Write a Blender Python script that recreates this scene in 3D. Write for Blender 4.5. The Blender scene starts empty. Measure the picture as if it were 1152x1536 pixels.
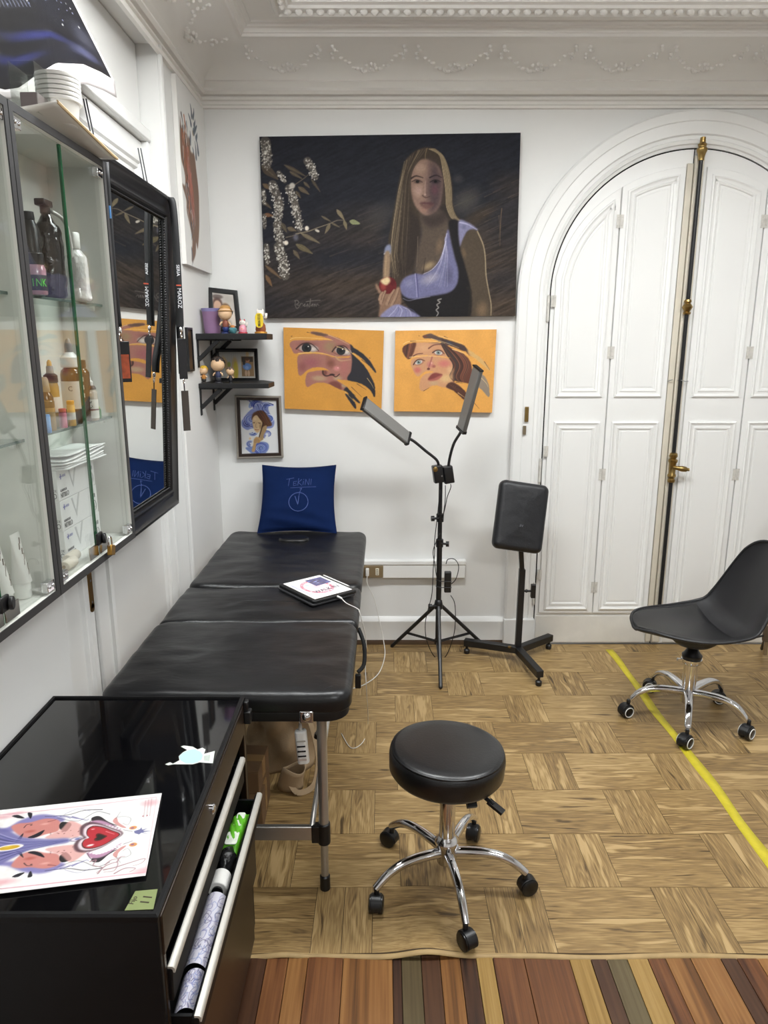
import bpy, bmesh, math, random
import numpy as np
from mathutils import Vector, Matrix, noise as mnoise

random.seed(7)
SC = bpy.context.scene
COL = SC.collection
R = math.radians
# ------------------------------------------------------------------ camera
F_PX, CAM_H, PITCH = 1075.0, 1.60, math.atan(253 / 1075.0)
cam = bpy.data.objects.new('camera', bpy.data.cameras.new('camera'))
COL.objects.link(cam)
cam.location = (0, 0, CAM_H)
cam.rotation_euler = (math.pi / 2 - PITCH, 0, 0)
cam.data.sensor_fit = 'VERTICAL'
cam.data.sensor_height = 36.0
cam.data.lens = 36.0 * F_PX / 1536.0
cam.data.clip_start = 0.02
SC.camera = cam
# ------------------------------------------------------------------ world, exposure
w = bpy.data.worlds.new('world')
SC.world = w
w.use_nodes = True
w.node_tree.nodes['Background'].inputs[0].default_value = (0.9, 0.95, 1, 1)
w.node_tree.nodes['Background'].inputs[1].default_value = 0.05
SC.view_settings.view_transform = 'Standard'
SC.view_settings.look = 'None'
SC.view_settings.gamma = 1
SC.view_settings.use_curve_mapping = False
SC.view_settings.exposure = 0.0
# overhead light split into two panels to soften shadows, third lamp added as fill: (x, y, length along x, width along y, watts)
LAMPS = [(-0.10, 2.10, 0.9, 0.26, 31), (1.35, 2.05, 0.9, 0.26, 32.5), (0.9, -0.7, 1.2, 0.30, 37)]
LAMP_Z = 2.71
for i, (lx, ly, sx, sy, e) in enumerate(LAMPS):
    for up, share in ((False, 1.0), (True, 0.52)):       # each lamp shines down; the upward light is added to brighten the ceiling
        ld = bpy.data.lights.new('lamp_light', 'AREA')
        ld.shape = 'RECTANGLE'
        ld.size, ld.size_y, ld.energy = sx, sy, e * share
        ld.color = (0.945, 0.98, 1.0)
        lo = bpy.data.objects.new('lamp_light', ld)
        lo.location = (lx, ly, LAMP_Z + (0.045 if up else -0.012))
        if up: lo.rotation_euler = (math.pi, 0, 0)
        COL.objects.link(lo)

# ------------------------------------------------------------------ helpers
def s2l(c):
    c = np.asarray(c, dtype=float)
    return np.where(c <= 0.04045, c / 12.92, ((c + 0.055) / 1.055) ** 2.4)

def hx(h):
    h = h.lstrip('#')
    return np.array([int(h[i:i + 2], 16) / 255.0 for i in (0, 2, 4)])

def lin(h):
    v = s2l(hx(h))
    return (float(v[0]), float(v[1]), float(v[2]), 1.0)

MATS = {}
def pm(name, col, rough=0.5, metal=0.0, var=0.0, vscale=8.0, bump=0.0, bscale=60.0, spec=0.5,
       coat=0.0, aniso=None, alpha=None, sheen=0.0, emit=0.0):
    """procedural principled material: colour mottled by noise, noise bump"""
    if name in MATS:
        return MATS[name]
    m = bpy.data.materials.new(name)
    m.use_nodes = True
    nt = m.node_tree
    b = nt.nodes['Principled BSDF']
    L = nt.links.new
    c = lin(col)
    b.inputs['Base Color'].default_value = c
    b.inputs['Roughness'].default_value = rough
    b.inputs['Metallic'].default_value = metal
    b.inputs['Specular IOR Level'].default_value = spec
    b.inputs['Coat Weight'].default_value = coat
    b.inputs['Coat Roughness'].default_value = 0.05
    if sheen:
        b.inputs['Sheen Weight'].default_value = sheen
    if emit:
        b.inputs['Emission Color'].default_value = c
        b.inputs['Emission Strength'].default_value = emit
    tc = nt.nodes.new('ShaderNodeTexCoord')
    src = tc.outputs['Object']
    if aniso:
        mp = nt.nodes.new('ShaderNodeMapping')
        mp.inputs['Scale'].default_value = aniso
        L(src, mp.inputs['Vector'])
        src = mp.outputs['Vector']
    nz = nt.nodes.new('ShaderNodeTexNoise')
    nz.inputs['Scale'].default_value = vscale
    nz.inputs['Detail'].default_value = 5
    L(src, nz.inputs['Vector'])
    if var:
        hs = nt.nodes.new('ShaderNodeMix')
        hs.data_type = 'RGBA'
        hs.inputs['A'].default_value = tuple(max(0, x * (1 - var)) for x in c[:3]) + (1,)
        hs.inputs['B'].default_value = tuple(min(1, x * (1 + var)) for x in c[:3]) + (1,)
        L(nz.outputs['Fac'], hs.inputs['Factor'])
        L(hs.outputs['Result'], b.inputs['Base Color'])
    if bump:
        n2 = nt.nodes.new('ShaderNodeTexNoise')
        n2.inputs['Scale'].default_value = bscale
        n2.inputs['Detail'].default_value = 4
        L(src, n2.inputs['Vector'])
        bp = nt.nodes.new('ShaderNodeBump')
        bp.inputs['Strength'].default_value = bump
        bp.inputs['Distance'].default_value = 0.004
        L(n2.outputs['Fac'], bp.inputs['Height'])
        L(bp.outputs['Normal'], b.inputs['Normal'])
    MATS[name] = m
    return m

def glass_mat(name, tint='#f2f7f4', boost=1.0):
    """thin pane: clear, with a real Fresnel reflection"""
    if name in MATS:
        return MATS[name]
    m = bpy.data.materials.new(name)
    m.use_nodes = True
    nt = m.node_tree
    nt.nodes.remove(nt.nodes['Principled BSDF'])
    tr = nt.nodes.new('ShaderNodeBsdfTransparent')
    tr.inputs['Color'].default_value = lin(tint)
    gl = nt.nodes.new('ShaderNodeBsdfGlossy')
    gl.inputs['Roughness'].default_value = 0.0
    fr = nt.nodes.new('ShaderNodeFresnel')
    fr.inputs['IOR'].default_value = 1.5
    ge = nt.nodes.new('ShaderNodeNewGeometry')      # same index on either side of the thin pane
    io = nt.nodes.new('ShaderNodeMapRange')
    io.inputs['To Min'].default_value = 1.5
    io.inputs['To Max'].default_value = 1 / 1.5
    nt.links.new(ge.outputs['Backfacing'], io.inputs['Value'])
    nt.links.new(io.outputs[0], fr.inputs['IOR'])
    mu = nt.nodes.new('ShaderNodeMath')
    mu.operation = 'MULTIPLY'
    mu.inputs[1].default_value = boost
    mu.use_clamp = True
    mx = nt.nodes.new('ShaderNodeMixShader')
    L = nt.links.new
    L(fr.outputs[0], mu.inputs[0])
    L(mu.outputs[0], mx.inputs[0])
    L(tr.outputs[0], mx.inputs[1])
    L(gl.outputs[0], mx.inputs[2])
    L(mx.outputs[0], nt.nodes['Material Output'].inputs[0])
    MATS[name] = m
    return m

def attr_mat(name, rough=0.6, spec=0.4, bump=0.0, bscale=400, coat=0.0):
    """flat print or paint: colours come from the picture's own colour attribute"""
    if name in MATS:
        return MATS[name]
    m = bpy.data.materials.new(name)
    m.use_nodes = True
    nt = m.node_tree
    b = nt.nodes['Principled BSDF']
    a = nt.nodes.new('ShaderNodeVertexColor')
    a.layer_name = 'print'
    nt.links.new(a.outputs['Color'], b.inputs['Base Color'])
    b.inputs['Roughness'].default_value = rough
    b.inputs['Specular IOR Level'].default_value = spec
    b.inputs['Coat Weight'].default_value = coat
    if bump:
        tc = nt.nodes.new('ShaderNodeTexCoord')
        n2 = nt.nodes.new('ShaderNodeTexNoise')
        n2.inputs['Scale'].default_value = bscale
        nt.links.new(tc.outputs['Object'], n2.inputs['Vector'])
        bp = nt.nodes.new('ShaderNodeBump')
        bp.inputs['Strength'].default_value = bump
        bp.inputs['Distance'].default_value = 0.002
        nt.links.new(n2.outputs['Fac'], bp.inputs['Height'])
        nt.links.new(bp.outputs['Normal'], b.inputs['Normal'])
    MATS[name] = m
    return m

def wood_mat(name, cols, grain=(1.2, 14, 14), rings=26.0, rough=0.45, rnd=True, bump=0.12, spec=0.4):
    """wood with grain along local x, contour-like figure, offset per board"""
    if name in MATS:
        return MATS[name]
    m = bpy.data.materials.new(name)
    m.use_nodes = True
    nt = m.node_tree
    L = nt.links.new
    N = nt.nodes.new
    b = nt.nodes['Principled BSDF']
    tc = N('ShaderNodeTexCoord')
    oi = N('ShaderNodeObjectInfo')
    mul = N('ShaderNodeVectorMath'); mul.operation = 'SCALE'
    mul.inputs[0].default_value = (13.7, 7.3, 3.1)
    L(oi.outputs['Random'], mul.inputs['Scale'])
    add = N('ShaderNodeVectorMath'); add.operation = 'ADD'
    L(tc.outputs['Object'], add.inputs[0]); L(mul.outputs[0], add.inputs[1])
    mp = N('ShaderNodeMapping'); mp.inputs['Scale'].default_value = grain
    L(add.outputs[0], mp.inputs['Vector'])
    n1 = N('ShaderNodeTexNoise'); n1.inputs['Scale'].default_value = 1.0; n1.inputs['Detail'].default_value = 2.0
    n1.inputs['Distortion'].default_value = 0.6
    L(mp.outputs[0], n1.inputs['Vector'])
    m1 = N('ShaderNodeMath'); m1.operation = 'MULTIPLY'; m1.inputs[1].default_value = rings
    L(n1.outputs['Fac'], m1.inputs[0])
    sn = N('ShaderNodeMath'); sn.operation = 'SINE'; L(m1.outputs[0], sn.inputs[0])
    mp2 = N('ShaderNodeMapping'); mp2.inputs['Scale'].default_value = (grain[0] * 3, grain[1] * 9, grain[2] * 9)
    L(add.outputs[0], mp2.inputs['Vector'])
    n2 = N('ShaderNodeTexNoise'); n2.inputs['Scale'].default_value = 1.0; n2.inputs['Detail'].default_value = 6.0
    L(mp2.outputs[0], n2.inputs['Vector'])
    # value = .5*n1 + .14*sin + .55*(n2-.5) + random shift
    a1 = N('ShaderNodeMath'); a1.operation = 'MULTIPLY_ADD'; a1.inputs[1].default_value = 0.12
    L(sn.outputs[0], a1.inputs[0]); L(n1.outputs['Fac'], a1.inputs[2])
    a2 = N('ShaderNodeMath'); a2.operation = 'MULTIPLY_ADD'; a2.inputs[1].default_value = 0.75
    L(n2.outputs['Fac'], a2.inputs[0]); L(a1.outputs[0], a2.inputs[2])
    a3 = N('ShaderNodeMath'); a3.operation = 'MULTIPLY_ADD'; a3.inputs[1].default_value = 0.20 if rnd else 0.0
    L(oi.outputs['Random'], a3.inputs[0]); L(a2.outputs[0], a3.inputs[2])
    cr = N('ShaderNodeValToRGB')
    el = cr.color_ramp.elements
    lo, hi = 0.62, 1.22
    el[0].position = 0.0; el[1].position = 1.0
    mr = N('ShaderNodeMapRange'); mr.inputs['From Min'].default_value = lo; mr.inputs['From Max'].default_value = hi
    L(a3.outputs[0], mr.inputs['Value']); L(mr.outputs[0], cr.inputs[0])
    el[0].color = lin(cols[0]); el[1].color = lin(cols[-1])
    for i, c in enumerate(cols[1:-1]):
        e = el.new((i + 1) / (len(cols) - 1)); e.color = lin(c)
    L(cr.outputs[0], b.inputs['Base Color'])
    b.inputs['Roughness'].default_value = rough
    b.inputs['Specular IOR Level'].default_value = spec
    if bump:
        bp = N('ShaderNodeBump'); bp.inputs['Strength'].default_value = bump; bp.inputs['Distance'].default_value = 0.002
        L(a2.outputs[0], bp.inputs['Height']); L(bp.outputs['Normal'], b.inputs['Normal'])
    MATS[name] = m
    return m

WL = {}                     # world position of every root (parts are written in world coordinates)
def tag(o, label=None, cat=None, group=None, kind=None):
    if label: o['label'] = label
    if cat: o['category'] = cat
    if group: o['group'] = group
    if kind: o['kind'] = kind
    return o

def thing(name, label, cat, loc, group=None):
    o = bpy.data.objects.new(name, None)
    o.empty_display_size = 0.05
    o.location = loc
    COL.objects.link(o)
    WL[o] = Vector(loc)
    return tag(o, label, cat, group)

def struct_root(name, loc=(0, 0, 0), label=None, cat=None):
    o = bpy.data.objects.new(name, None)
    o.empty_display_size = 0.05
    o.location = loc
    COL.objects.link(o)
    WL[o] = Vector(loc)
    return tag(o, label, cat, kind='structure')

class G:
    """collects shapes; .obj() links them as ONE mesh object"""
    def __init__(s, M=None):
        s.v, s.f, s.M = [], [], M
    def _add(s, vs, fs):
        k = len(s.v)
        M = s.M
        for p in vs:
            p = Vector(p)
            s.v.append(M @ p if M is not None else p)
        s.f += [tuple(i + k for i in f) for f in fs]
        return s
    def box(s, a, b):
        x0, y0, z0 = a; x1, y1, z1 = b
        return s._add([(x0, y0, z0), (x1, y0, z0), (x1, y1, z0), (x0, y1, z0), (x0, y0, z1), (x1, y0, z1), (x1, y1, z1), (x0, y1, z1)],
                      [(3, 2, 1, 0), (4, 5, 6, 7), (0, 1, 5, 4), (1, 2, 6, 5), (2, 3, 7, 6), (3, 0, 4, 7)])
    def cbox(s, c, d):
        return s.box([c[i] - d[i] / 2 for i in range(3)], [c[i] + d[i] / 2 for i in range(3)])
    def obox(s, p0, p1, w, h, up=(0, 0, 1)):
        """bar from p0 to p1, w wide, h high"""
        p0, p1, up = Vector(p0), Vector(p1), Vector(up)
        d = (p1 - p0).normalized()
        r = d.cross(up).normalized()
        u = r.cross(d)
        vs = [p + r * (a * w / 2) + u * (b * h / 2) for p in (p0, p1) for a, b in ((-1, -1), (1, -1), (1, 1), (-1, 1))]
        return s._add(vs, [(0, 1, 2, 3), (7, 6, 5, 4), (4, 5, 1, 0), (5, 6, 2, 1), (6, 7, 3, 2), (7, 4, 0, 3)])
    def tube(s, pts, r, n=10, closed=False):
        pts = [Vector(p) for p in pts]
        m = len(pts)
        rr = r if isinstance(r, (list, tuple)) else [r] * m
        d0 = (pts[1] - pts[0]).normalized()
        ref = Vector((0, 0, 1)) if abs(d0.z) < 0.9 else Vector((1, 0, 0))
        nrm = d0.cross(ref).normalized()
        vs, fs = [], []
        for i, p in enumerate(pts):
            if closed:
                d = (pts[(i + 1) % m] - pts[i - 1]).normalized()
            else:
                d = (pts[min(i + 1, m - 1)] - pts[max(i - 1, 0)]).normalized()
            nrm = (nrm - d * nrm.dot(d)).normalized()
            bi = d.cross(nrm)
            for k in range(n):
                a = 2 * math.pi * k / n
                vs.append(p + (nrm * math.cos(a) + bi * math.sin(a)) * rr[i])
        for i in range(m if closed else m - 1):
            j = (i + 1) % m
            for k in range(n):
                fs.append((i * n + k, i * n + (k + 1) % n, j * n + (k + 1) % n, j * n + k))
        if not closed:
            fs.append(tuple(range(n - 1, -1, -1)))
            fs.append(tuple((m - 1) * n + k for k in range(n)))
        return s._add(vs, fs)
    def cyl(s, p0, p1, r, r1=None, n=20):
        return s.tube([p0, p1], [r, r if r1 is None else r1], n)
    def lathe(s, prof, c=(0, 0, 0), n=28, M=None):
        """prof: (radius, height) pairs turned about local z at c"""
        vs, fs = [], []
        for (r, z) in prof:
            for k in range(n):
                a = 2 * math.pi * k / n
                p = Vector((max(r, 1e-5) * math.cos(a), max(r, 1e-5) * math.sin(a), z))
                if M is not None: p = M @ p
                vs.append(p + Vector(c))
        m = len(prof)
        for i in range(m - 1):
            for k in range(n):
                fs.append((i * n + k, i * n + (k + 1) % n, (i + 1) * n + (k + 1) % n, (i + 1) * n + k))
        fs.append(tuple(range(n - 1, -1, -1)))
        fs.append(tuple((m - 1) * n + k for k in range(n)))
        return s._add(vs, fs)
    def ball(s, c, r, n=14, M=None):
        r = r if isinstance(r, (list, tuple)) else (r, r, r)
        vs, fs = [], []
        h = n // 2
        for i in range(h + 1):
            t = math.pi * i / h
            for k in range(n):
                a = 2 * math.pi * k / n
                p = Vector((r[0] * max(math.sin(t), 1e-4) * math.cos(a), r[1] * max(math.sin(t), 1e-4) * math.sin(a), -r[2] * math.cos(t)))
                if M is not None: p = M @ p
                vs.append(p + Vector(c))
        for i in range(h):
            for k in range(n):
                fs.append((i * n + k, i * n + (k + 1) % n, (i + 1) * n + (k + 1) % n, (i + 1) * n + k))
        return s._add(vs, fs)
    def prism(s, poly, o, ax, ay, az):
        """poly (2D) drawn at o along ax, ay and pushed out by az"""
        o, ax, ay, az = Vector(o), Vector(ax), Vector(ay), Vector(az)
        n = len(poly)
        vs = [o + ax * p[0] + ay * p[1] for p in poly] + [o + ax * p[0] + ay * p[1] + az for p in poly]
        fs = [tuple(range(n - 1, -1, -1)), tuple(range(n, 2 * n))]
        fs += [(i, (i + 1) % n, n + (i + 1) % n, n + i) for i in range(n)]
        return s._add(vs, fs)
    def sweep(s, prof, path, nrm, closed=True, capends=True):
        """moulding: prof (offset to the right of the path within its plane, height along nrm) with mitred corners"""
        nrm = Vector(nrm).normalized()
        path = [Vector(p) for p in path]
        m, n = len(path), len(prof)
        vs, fs = [], []
        for i, p in enumerate(path):
            dp = (p - path[i - 1]).normalized() if (closed or i > 0) else None
            dn = (path[(i + 1) % m] - p).normalized() if (closed or i < m - 1) else None
            if dp is None: dp = dn
            if dn is None: dn = dp
            r1, r2 = dp.cross(nrm), dn.cross(nrm)
            b = (r1 + r2)
            b = b.normalized() if b.length > 1e-6 else r1
            k = 1.0 / max(0.3, b.dot(r1))
            for (o, h) in prof:
                vs.append(p + b * (o * k) + nrm * h)
        for i in range(m if closed else m - 1):
            j = (i + 1) % m
            for k in range(n):
                fs.append((i * n + k, i * n + (k + 1) % n, j * n + (k + 1) % n, j * n + k))
        if not closed and capends:
            fs.append(tuple(range(n - 1, -1, -1)))
            fs.append(tuple((m - 1) * n + k for k in range(n)))
        return s._add(vs, fs)
    def grid(s, fn, nu, nv, closed_u=False):
        vs = [fn(i / (nu if closed_u else nu - 1), j / (nv - 1)) for j in range(nv) for i in range(nu)]
        fs = []
        for j in range(nv - 1):
            for i in range(nu if closed_u else nu - 1):
                i2 = (i + 1) % nu
                fs.append((j * nu + i, j * nu + i2, (j + 1) * nu + i2, (j + 1) * nu + i))
        return s._add(vs, fs)
    def slab(s, hxw, hyw, z0, z1, er, cr, c=(0, 0, 0), wr=0.0, ws=6.0, seed=0.0, nc=6, ne=14, und=0.3, puff=0.0):
        """upholstered block: rounded plan, soft edges, wrinkled top"""
        def outline(d):
            r = max(cr - d, 0.004)
            X, Y = hxw - d, hyw - d
            r = min(r, X, Y)
            P = []
            cs = [(X - r, Y - r, 0), (-X + r, Y - r, 90), (-X + r, -Y + r, 180), (X - r, -Y + r, 270)]
            for q in range(4):
                cx, cy, a0 = cs[q]
                for k in range(nc + 1):
                    a = R(a0 + 90 * k / nc)
                    P.append((cx + r * math.cos(a), cy + r * math.sin(a)))
                nx_, ny_, b0 = cs[(q + 1) % 4]
                e = (nx_ + r * math.cos(R(b0)), ny_ + r * math.sin(R(b0)))
                p0 = P[-1]
                for k in range(1, ne):
                    t = k / ne
                    P.append((p0[0] + (e[0] - p0[0]) * t, p0[1] + (e[1] - p0[1]) * t))
            return P
        rings = []
        lo = er * und
        for k in range(4):
            a = k / 3 * math.pi / 2
            rings.append((lo * (1 - math.sin(a)), z0 + lo * (1 - math.cos(a))))
        for k in range(7):
            a = k / 6 * math.pi / 2
            rings.append((er * (1 - math.cos(a)), z1 - er + er * math.sin(a)))
        mn = min(hxw, hyw)
        for k in range(1, 13):
            rings.append((er + (mn - er - 0.004) * k / 12, z1))
        vs, fs = [], []
        n = None
        for (d, z) in rings:
            P = outline(d)
            n = len(P)
            for (x, y) in P:
                q = Vector((x, y, z))
                if z > z0 + lo + 1e-6:
                    t = min(1, (z - z0) / max(1e-6, (z1 - z0)))
                    if wr:
                        nv = mnoise.noise(Vector((x * ws + seed, y * ws * 2.2 + 0.6 * mnoise.noise(Vector((x * 5, y * 5, seed))), seed)))
                        nv2 = mnoise.noise(Vector((x * ws * 3 + seed, y * ws * 4, seed + 5)))
                        q.z += wr * (nv + 0.4 * nv2) * t
                    if puff and d > er:
                        q.z += puff * (1 - (1 - min(1, (d - er) / (mn - er))) ** 2)
                vs.append(q + Vector(c))
        for i in range(len(rings) - 1):
            for k in range(n):
                fs.append((i * n + k, i * n + (k + 1) % n, (i + 1) * n + (k + 1) % n, (i + 1) * n + k))
        fs.append(tuple(range(n - 1, -1, -1)))
        fs.append(tuple((len(rings) - 1) * n + k for k in range(n)))
        return s._add(vs, fs)
    def obj(s, name, mat, parent=None, smooth=30, bevel=0.0, seg=2, solid=0.0, subsurf=0):
        org = WL.get(parent, Vector((0, 0, 0))) if parent is not None else getattr(s, 'org', Vector((0, 0, 0)))
        me = bpy.data.meshes.new(name)
        me.from_pydata([tuple(p - org) for p in s.v], [], s.f)
        me.update()
        me.materials.append(mat)
        if smooth:
            me.shade_smooth()
            if smooth < 180: me.set_sharp_from_angle(angle=R(smooth))
        o = bpy.data.objects.new(name, me)
        COL.objects.link(o)
        WL[o] = org
        if parent is not None:
            o.parent = parent
        else:
            o.location = org
        if solid:
            k = o.modifiers.new('solid', 'SOLIDIFY'); k.thickness = solid; k.offset = 0
        if bevel:
            k = o.modifiers.new('bevel', 'BEVEL'); k.width = bevel; k.segments = seg; k.limit_method = 'ANGLE'
        if subsurf:
            k = o.modifiers.new('sub', 'SUBSURF'); k.levels = subsurf; k.render_levels = subsurf
        return o

def single(name, g, mat, org, label, cat, group=None, **kw):
    """a thing that is one mesh"""
    g.org = Vector(org)
    o = g.obj(name, mat, None, **kw)
    return tag(o, label, cat, group)

def basis(o, x, y, z=None):
    x, y = Vector(x).normalized(), Vector(y).normalized()
    z = x.cross(y).normalized() if z is None else Vector(z).normalized()
    return Matrix((x, y, z)).transposed().to_4x4() @ Matrix() if False else Matrix.Translation(Vector(o)) @ Matrix((x, y, z)).transposed().to_4x4()

def lettering(txt, size, M, mat, parent, name='lettering', align='CENTER', depth=0.0003, sx=1.0, shear=0.0):
    cu = bpy.data.curves.new('t', 'FONT')
    cu.body = txt
    cu.size = size
    cu.align_x = align
    cu.align_y = 'CENTER'
    cu.extrude = depth
    cu.resolution_u = 3
    cu.shear = shear
    o = bpy.data.objects.new('t', cu)
    COL.objects.link(o)
    dg = bpy.context.evaluated_depsgraph_get()
    me = bpy.data.meshes.new_from_object(o.evaluated_get(dg))
    bpy.data.objects.remove(o)
    bpy.data.curves.remove(cu)
    org = WL.get(parent, Vector((0, 0, 0)))
    for v in me.vertices:
        p = Vector((v.co.x * sx, v.co.y, v.co.z))
        v.co = M @ p - org
    me.materials.clear()
    me.materials.append(mat)
    r = bpy.data.objects.new(name, me)
    COL.objects.link(r)
    r.parent = parent
    WL[r] = org
    return r

def ray(u, v):
    x, y = (u - 576) / F_PX, -(v - 768) / F_PX
    c, s = math.cos(PITCH), math.sin(PITCH)
    return Vector((x, c + y * s, -s + y * c))
def onY(u, v, Y): r = ray(u, v); return Vector((0, 0, CAM_H)) + r * (Y / r.y)
def onX(u, v, X): r = ray(u, v); return Vector((0, 0, CAM_H)) + r * (X / r.x)
def onZ(u, v, Z): r = ray(u, v); return Vector((0, 0, CAM_H)) + r * ((Z - CAM_H) / r.z)

def smooth_path(P, n=6):
    """Catmull-Rom through points"""
    P = [Vector(p) for p in P]
    out = []
    for i in range(len(P) - 1):
        a, b, c, d = P[max(i - 1, 0)], P[i], P[i + 1], P[min(i + 2, len(P) - 1)]
        for k in range(n):
            t = k / n
            out.append(0.5 * ((2 * b) + (c - a) * t + (2 * a - 5 * b + 4 * c - d) * t * t + (3 * b - a - 3 * c + d) * t ** 3))
    out.append(P[-1])
    return out
# ================================================================== materials shared by the room
WALL = pm('wall paint', '#e3e3e1', 0.62, var=0.035, vscale=3.0, bump=0.10, bscale=26)
TRIMW = pm('white gloss trim paint', '#e6e6e4', 0.38, var=0.03, vscale=5, bump=0.05, bscale=40)
CEILW = pm('ceiling paint', '#ebe9e5', 0.75, var=0.03, vscale=3, bump=0.08, bscale=30)
DOORW = pm('door paint', '#e7e7e5', 0.40, var=0.025, vscale=4, bump=0.06, bscale=30)
CREAM = pm('worn cream paint', '#cfc8b8', 0.5, var=0.10, vscale=14, bump=0.12, bscale=50)
GAP = pm('dark gap', '#0c0c0d', 0.9)
BRASS = pm('aged brass', '#9a8150', 0.28, metal=1.0, var=0.25, vscale=30)
BLKMET = pm('black powder coat', '#141416', 0.42, var=0.15, vscale=20, bump=0.05, bscale=200)
BLKPLA = pm('black plastic', '#121214', 0.38, var=0.1, vscale=30)
CHROME = pm('chrome', '#d9d9dc', 0.09, metal=1.0)
STEEL = pm('brushed steel', '#a5a5a8', 0.32, metal=1.0, var=0.1, vscale=60)
ALU = pm('satin aluminium', '#b9b7b3', 0.38, metal=0.85, var=0.06, vscale=40)
WHITEP = pm('white plastic', '#e6e5e1', 0.35)
LEATH = pm('black vinyl leather', '#131315', 0.33, var=0.18, vscale=10, bump=0.10, bscale=160, spec=0.55)

XL, YB, ZC = -0.85, 3.66, 2.905
XR, YF = 3.4, -2.6
# ------------------------------------------------------------------ shell
fl = G().box((XL - 0.2, YF, -0.06), (XR + 0.1, YB + 0.1, -0.012)).obj('floor', pm('sub floor', '#2a1a10', 0.8))
tag(fl, 'red brown hardwood plank floor', 'floor', kind='structure')
tag(G().box((XL - 0.2, YF, ZC), (XR + 0.1, YB + 0.1, ZC + 0.1)).obj('ceiling', CEILW), 'white plaster ceiling with ornate borders', 'ceiling', kind='structure')
tag(G().box((XL - 0.2, YB, -0.06), (XR + 0.1, YB + 0.12, ZC + 0.1)).obj('wall_back', WALL), 'white painted back wall', 'wall', kind='structure')
tag(G().box((XR, YF, -0.06), (XR + 0.1, YB + 0.12, ZC + 0.1)).obj('wall_right', WALL), 'white side wall out of view', 'wall', kind='structure')
tag(G().box((XL - 0.2, YF - 0.1, -0.06), (XR + 0.1, YF, ZC + 0.1)).obj('wall_front', WALL), 'white wall behind the viewer', 'wall', kind='structure')
RY0, RY1, RZ, RD = 1.80, 3.01, 2.69, 0.075     # recess of the side door
g = G()
g.box((XL - 0.2, YF, -0.06), (XL, RY0, ZC + 0.1))
g.box((XL - 0.2, RY1, -0.06), (XL, YB, ZC + 0.1))
g.box((XL - 0.2, RY0, RZ), (XL, RY1, ZC + 0.1))
g.box((XL - 0.2, RY0, -0.06), (XL - 0.125, RY1, RZ))
tag(g.obj('wall_left', WALL, bevel=0.004), 'white plastered left wall around a recessed door', 'wall', kind='structure')

# ------------------------------------------------------------------ hardwood boards in front of the vinyl
HW = {k: wood_mat('hardwood ' + k, c, grain=(1.1, 16, 16), rings=16, rough=0.34, rnd=True, bump=0.1, spec=0.45) for k, c in dict(
    red=['#381e10', '#52301a', '#673f22', '#774d2b'], dark=['#22140c', '#332014', '#42291a', '#4f3421'],
    orange=['#4d3018', '#6b4623', '#81572e', '#91673a'], tan=['#5d431f', '#7b5d2e', '#90713b', '#9f804a'],
    olive=['#3b301e', '#4a3e28', '#564930', '#61553b']).items()}
seams = [(-.85, 'red'), (-.78, 'orange'), (-.70, 'dark'), (-.64, 'red'), (-.56, 'orange'), (-.49, 'dark'), (-.43, 'red'),
         (-.367, 'dark'), (-.313, 'red'), (-.256, 'orange'), (-.203, 'red'), (-.109, 'orange'), (.023, 'dark'), (.046, 'olive'), (.099, 'dark'), (.149, 'orange'),
         (.203, 'dark'), (.246, 'tan'), (.291, 'red'), (.374, 'red'), (.495, 'tan'), (.552, 'dark'), (.595, 'olive'), (.65, 'tan'), (.705, 'red'), (.753, 'orange'),
         (.82, 'orange'), (.90, 'dark'), (.943, 'red'), (.998, 'orange')]
x = 1.06
kk = 0
while x < XR:
    seams.append((x, ['red', 'dark', 'tan', 'orange', 'red', 'olive'][kk % 6])); kk += 1
    x += 0.055 + 0.05 * random.random()
for i, (x0, k) in enumerate(seams):
    x1 = seams[i + 1][0] if i + 1 < len(seams) else XR
    for (y0, y1) in ((-2.6, -0.9 + 0.3 * random.random()), (None, 1.64)):
        if y0 is None: y0 = ylast + 0.002
        ylast = y1
        me = bpy.data.meshes.new('plank')
        L_, W_ = y1 - y0, (x1 - x0) - 0.0016
        bm = bmesh.new()
        bmesh.ops.create_cube(bm, size=1.0)
        for v in bm.verts: v.co = Vector((v.co.x * L_, v.co.y * W_, v.co.z * 0.010))
        bmesh.ops.bevel(bm, geom=[e for e in bm.edges if all(v.co.z > 0 for v in e.verts)], offset=0.0008, segments=1, affect='EDGES')
        bm.to_mesh(me); bm.free()
        me.materials.append(HW[k])
        o = bpy.data.objects.new('plank', me)
        COL.objects.link(o)
        o.location = ((x0 + x1) / 2, (y0 + y1) / 2, -0.0075 + 0.0003 * random.random())
        o.rotation_euler = (0, 0, math.pi / 2)
        o.parent = fl

# ------------------------------------------------------------------ vinyl sheet with a basket-weave print, wavy front edge
def wave(x, y):
    t = max(0.0, 1 - max(0, (y - 1.60)) / 0.33)
    h = 0.017 * math.exp(-((x - 0.115) / 0.075) ** 2) * t ** 0.8
    h += 0.006 * math.exp(-((x + 0.27) / 0.05) ** 2) * t * t
    h += 0.0035 * math.exp(-((x - 0.42) / 0.10) ** 2) * t
    h += 0.0015 * (1 + math.sin(x * 9 + 1.0)) * t * t
    t2 = math.exp(-((y - 1.97) / 0.10) ** 2)
    h += 0.004 * math.exp(-((x - 0.03) / 0.08) ** 2) * t2
    return h
VIN = wood_mat('vinyl oak print', ['#503f28', '#775f3d', '#8f744a', '#a3885b', '#b4986a'], grain=(5.0, 34, 34), rings=20, rough=0.42, bump=0.10)
VY0, VY1, VX0, VX1 = 1.603, 3.645, XL + 0.002, 2.40
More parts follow.
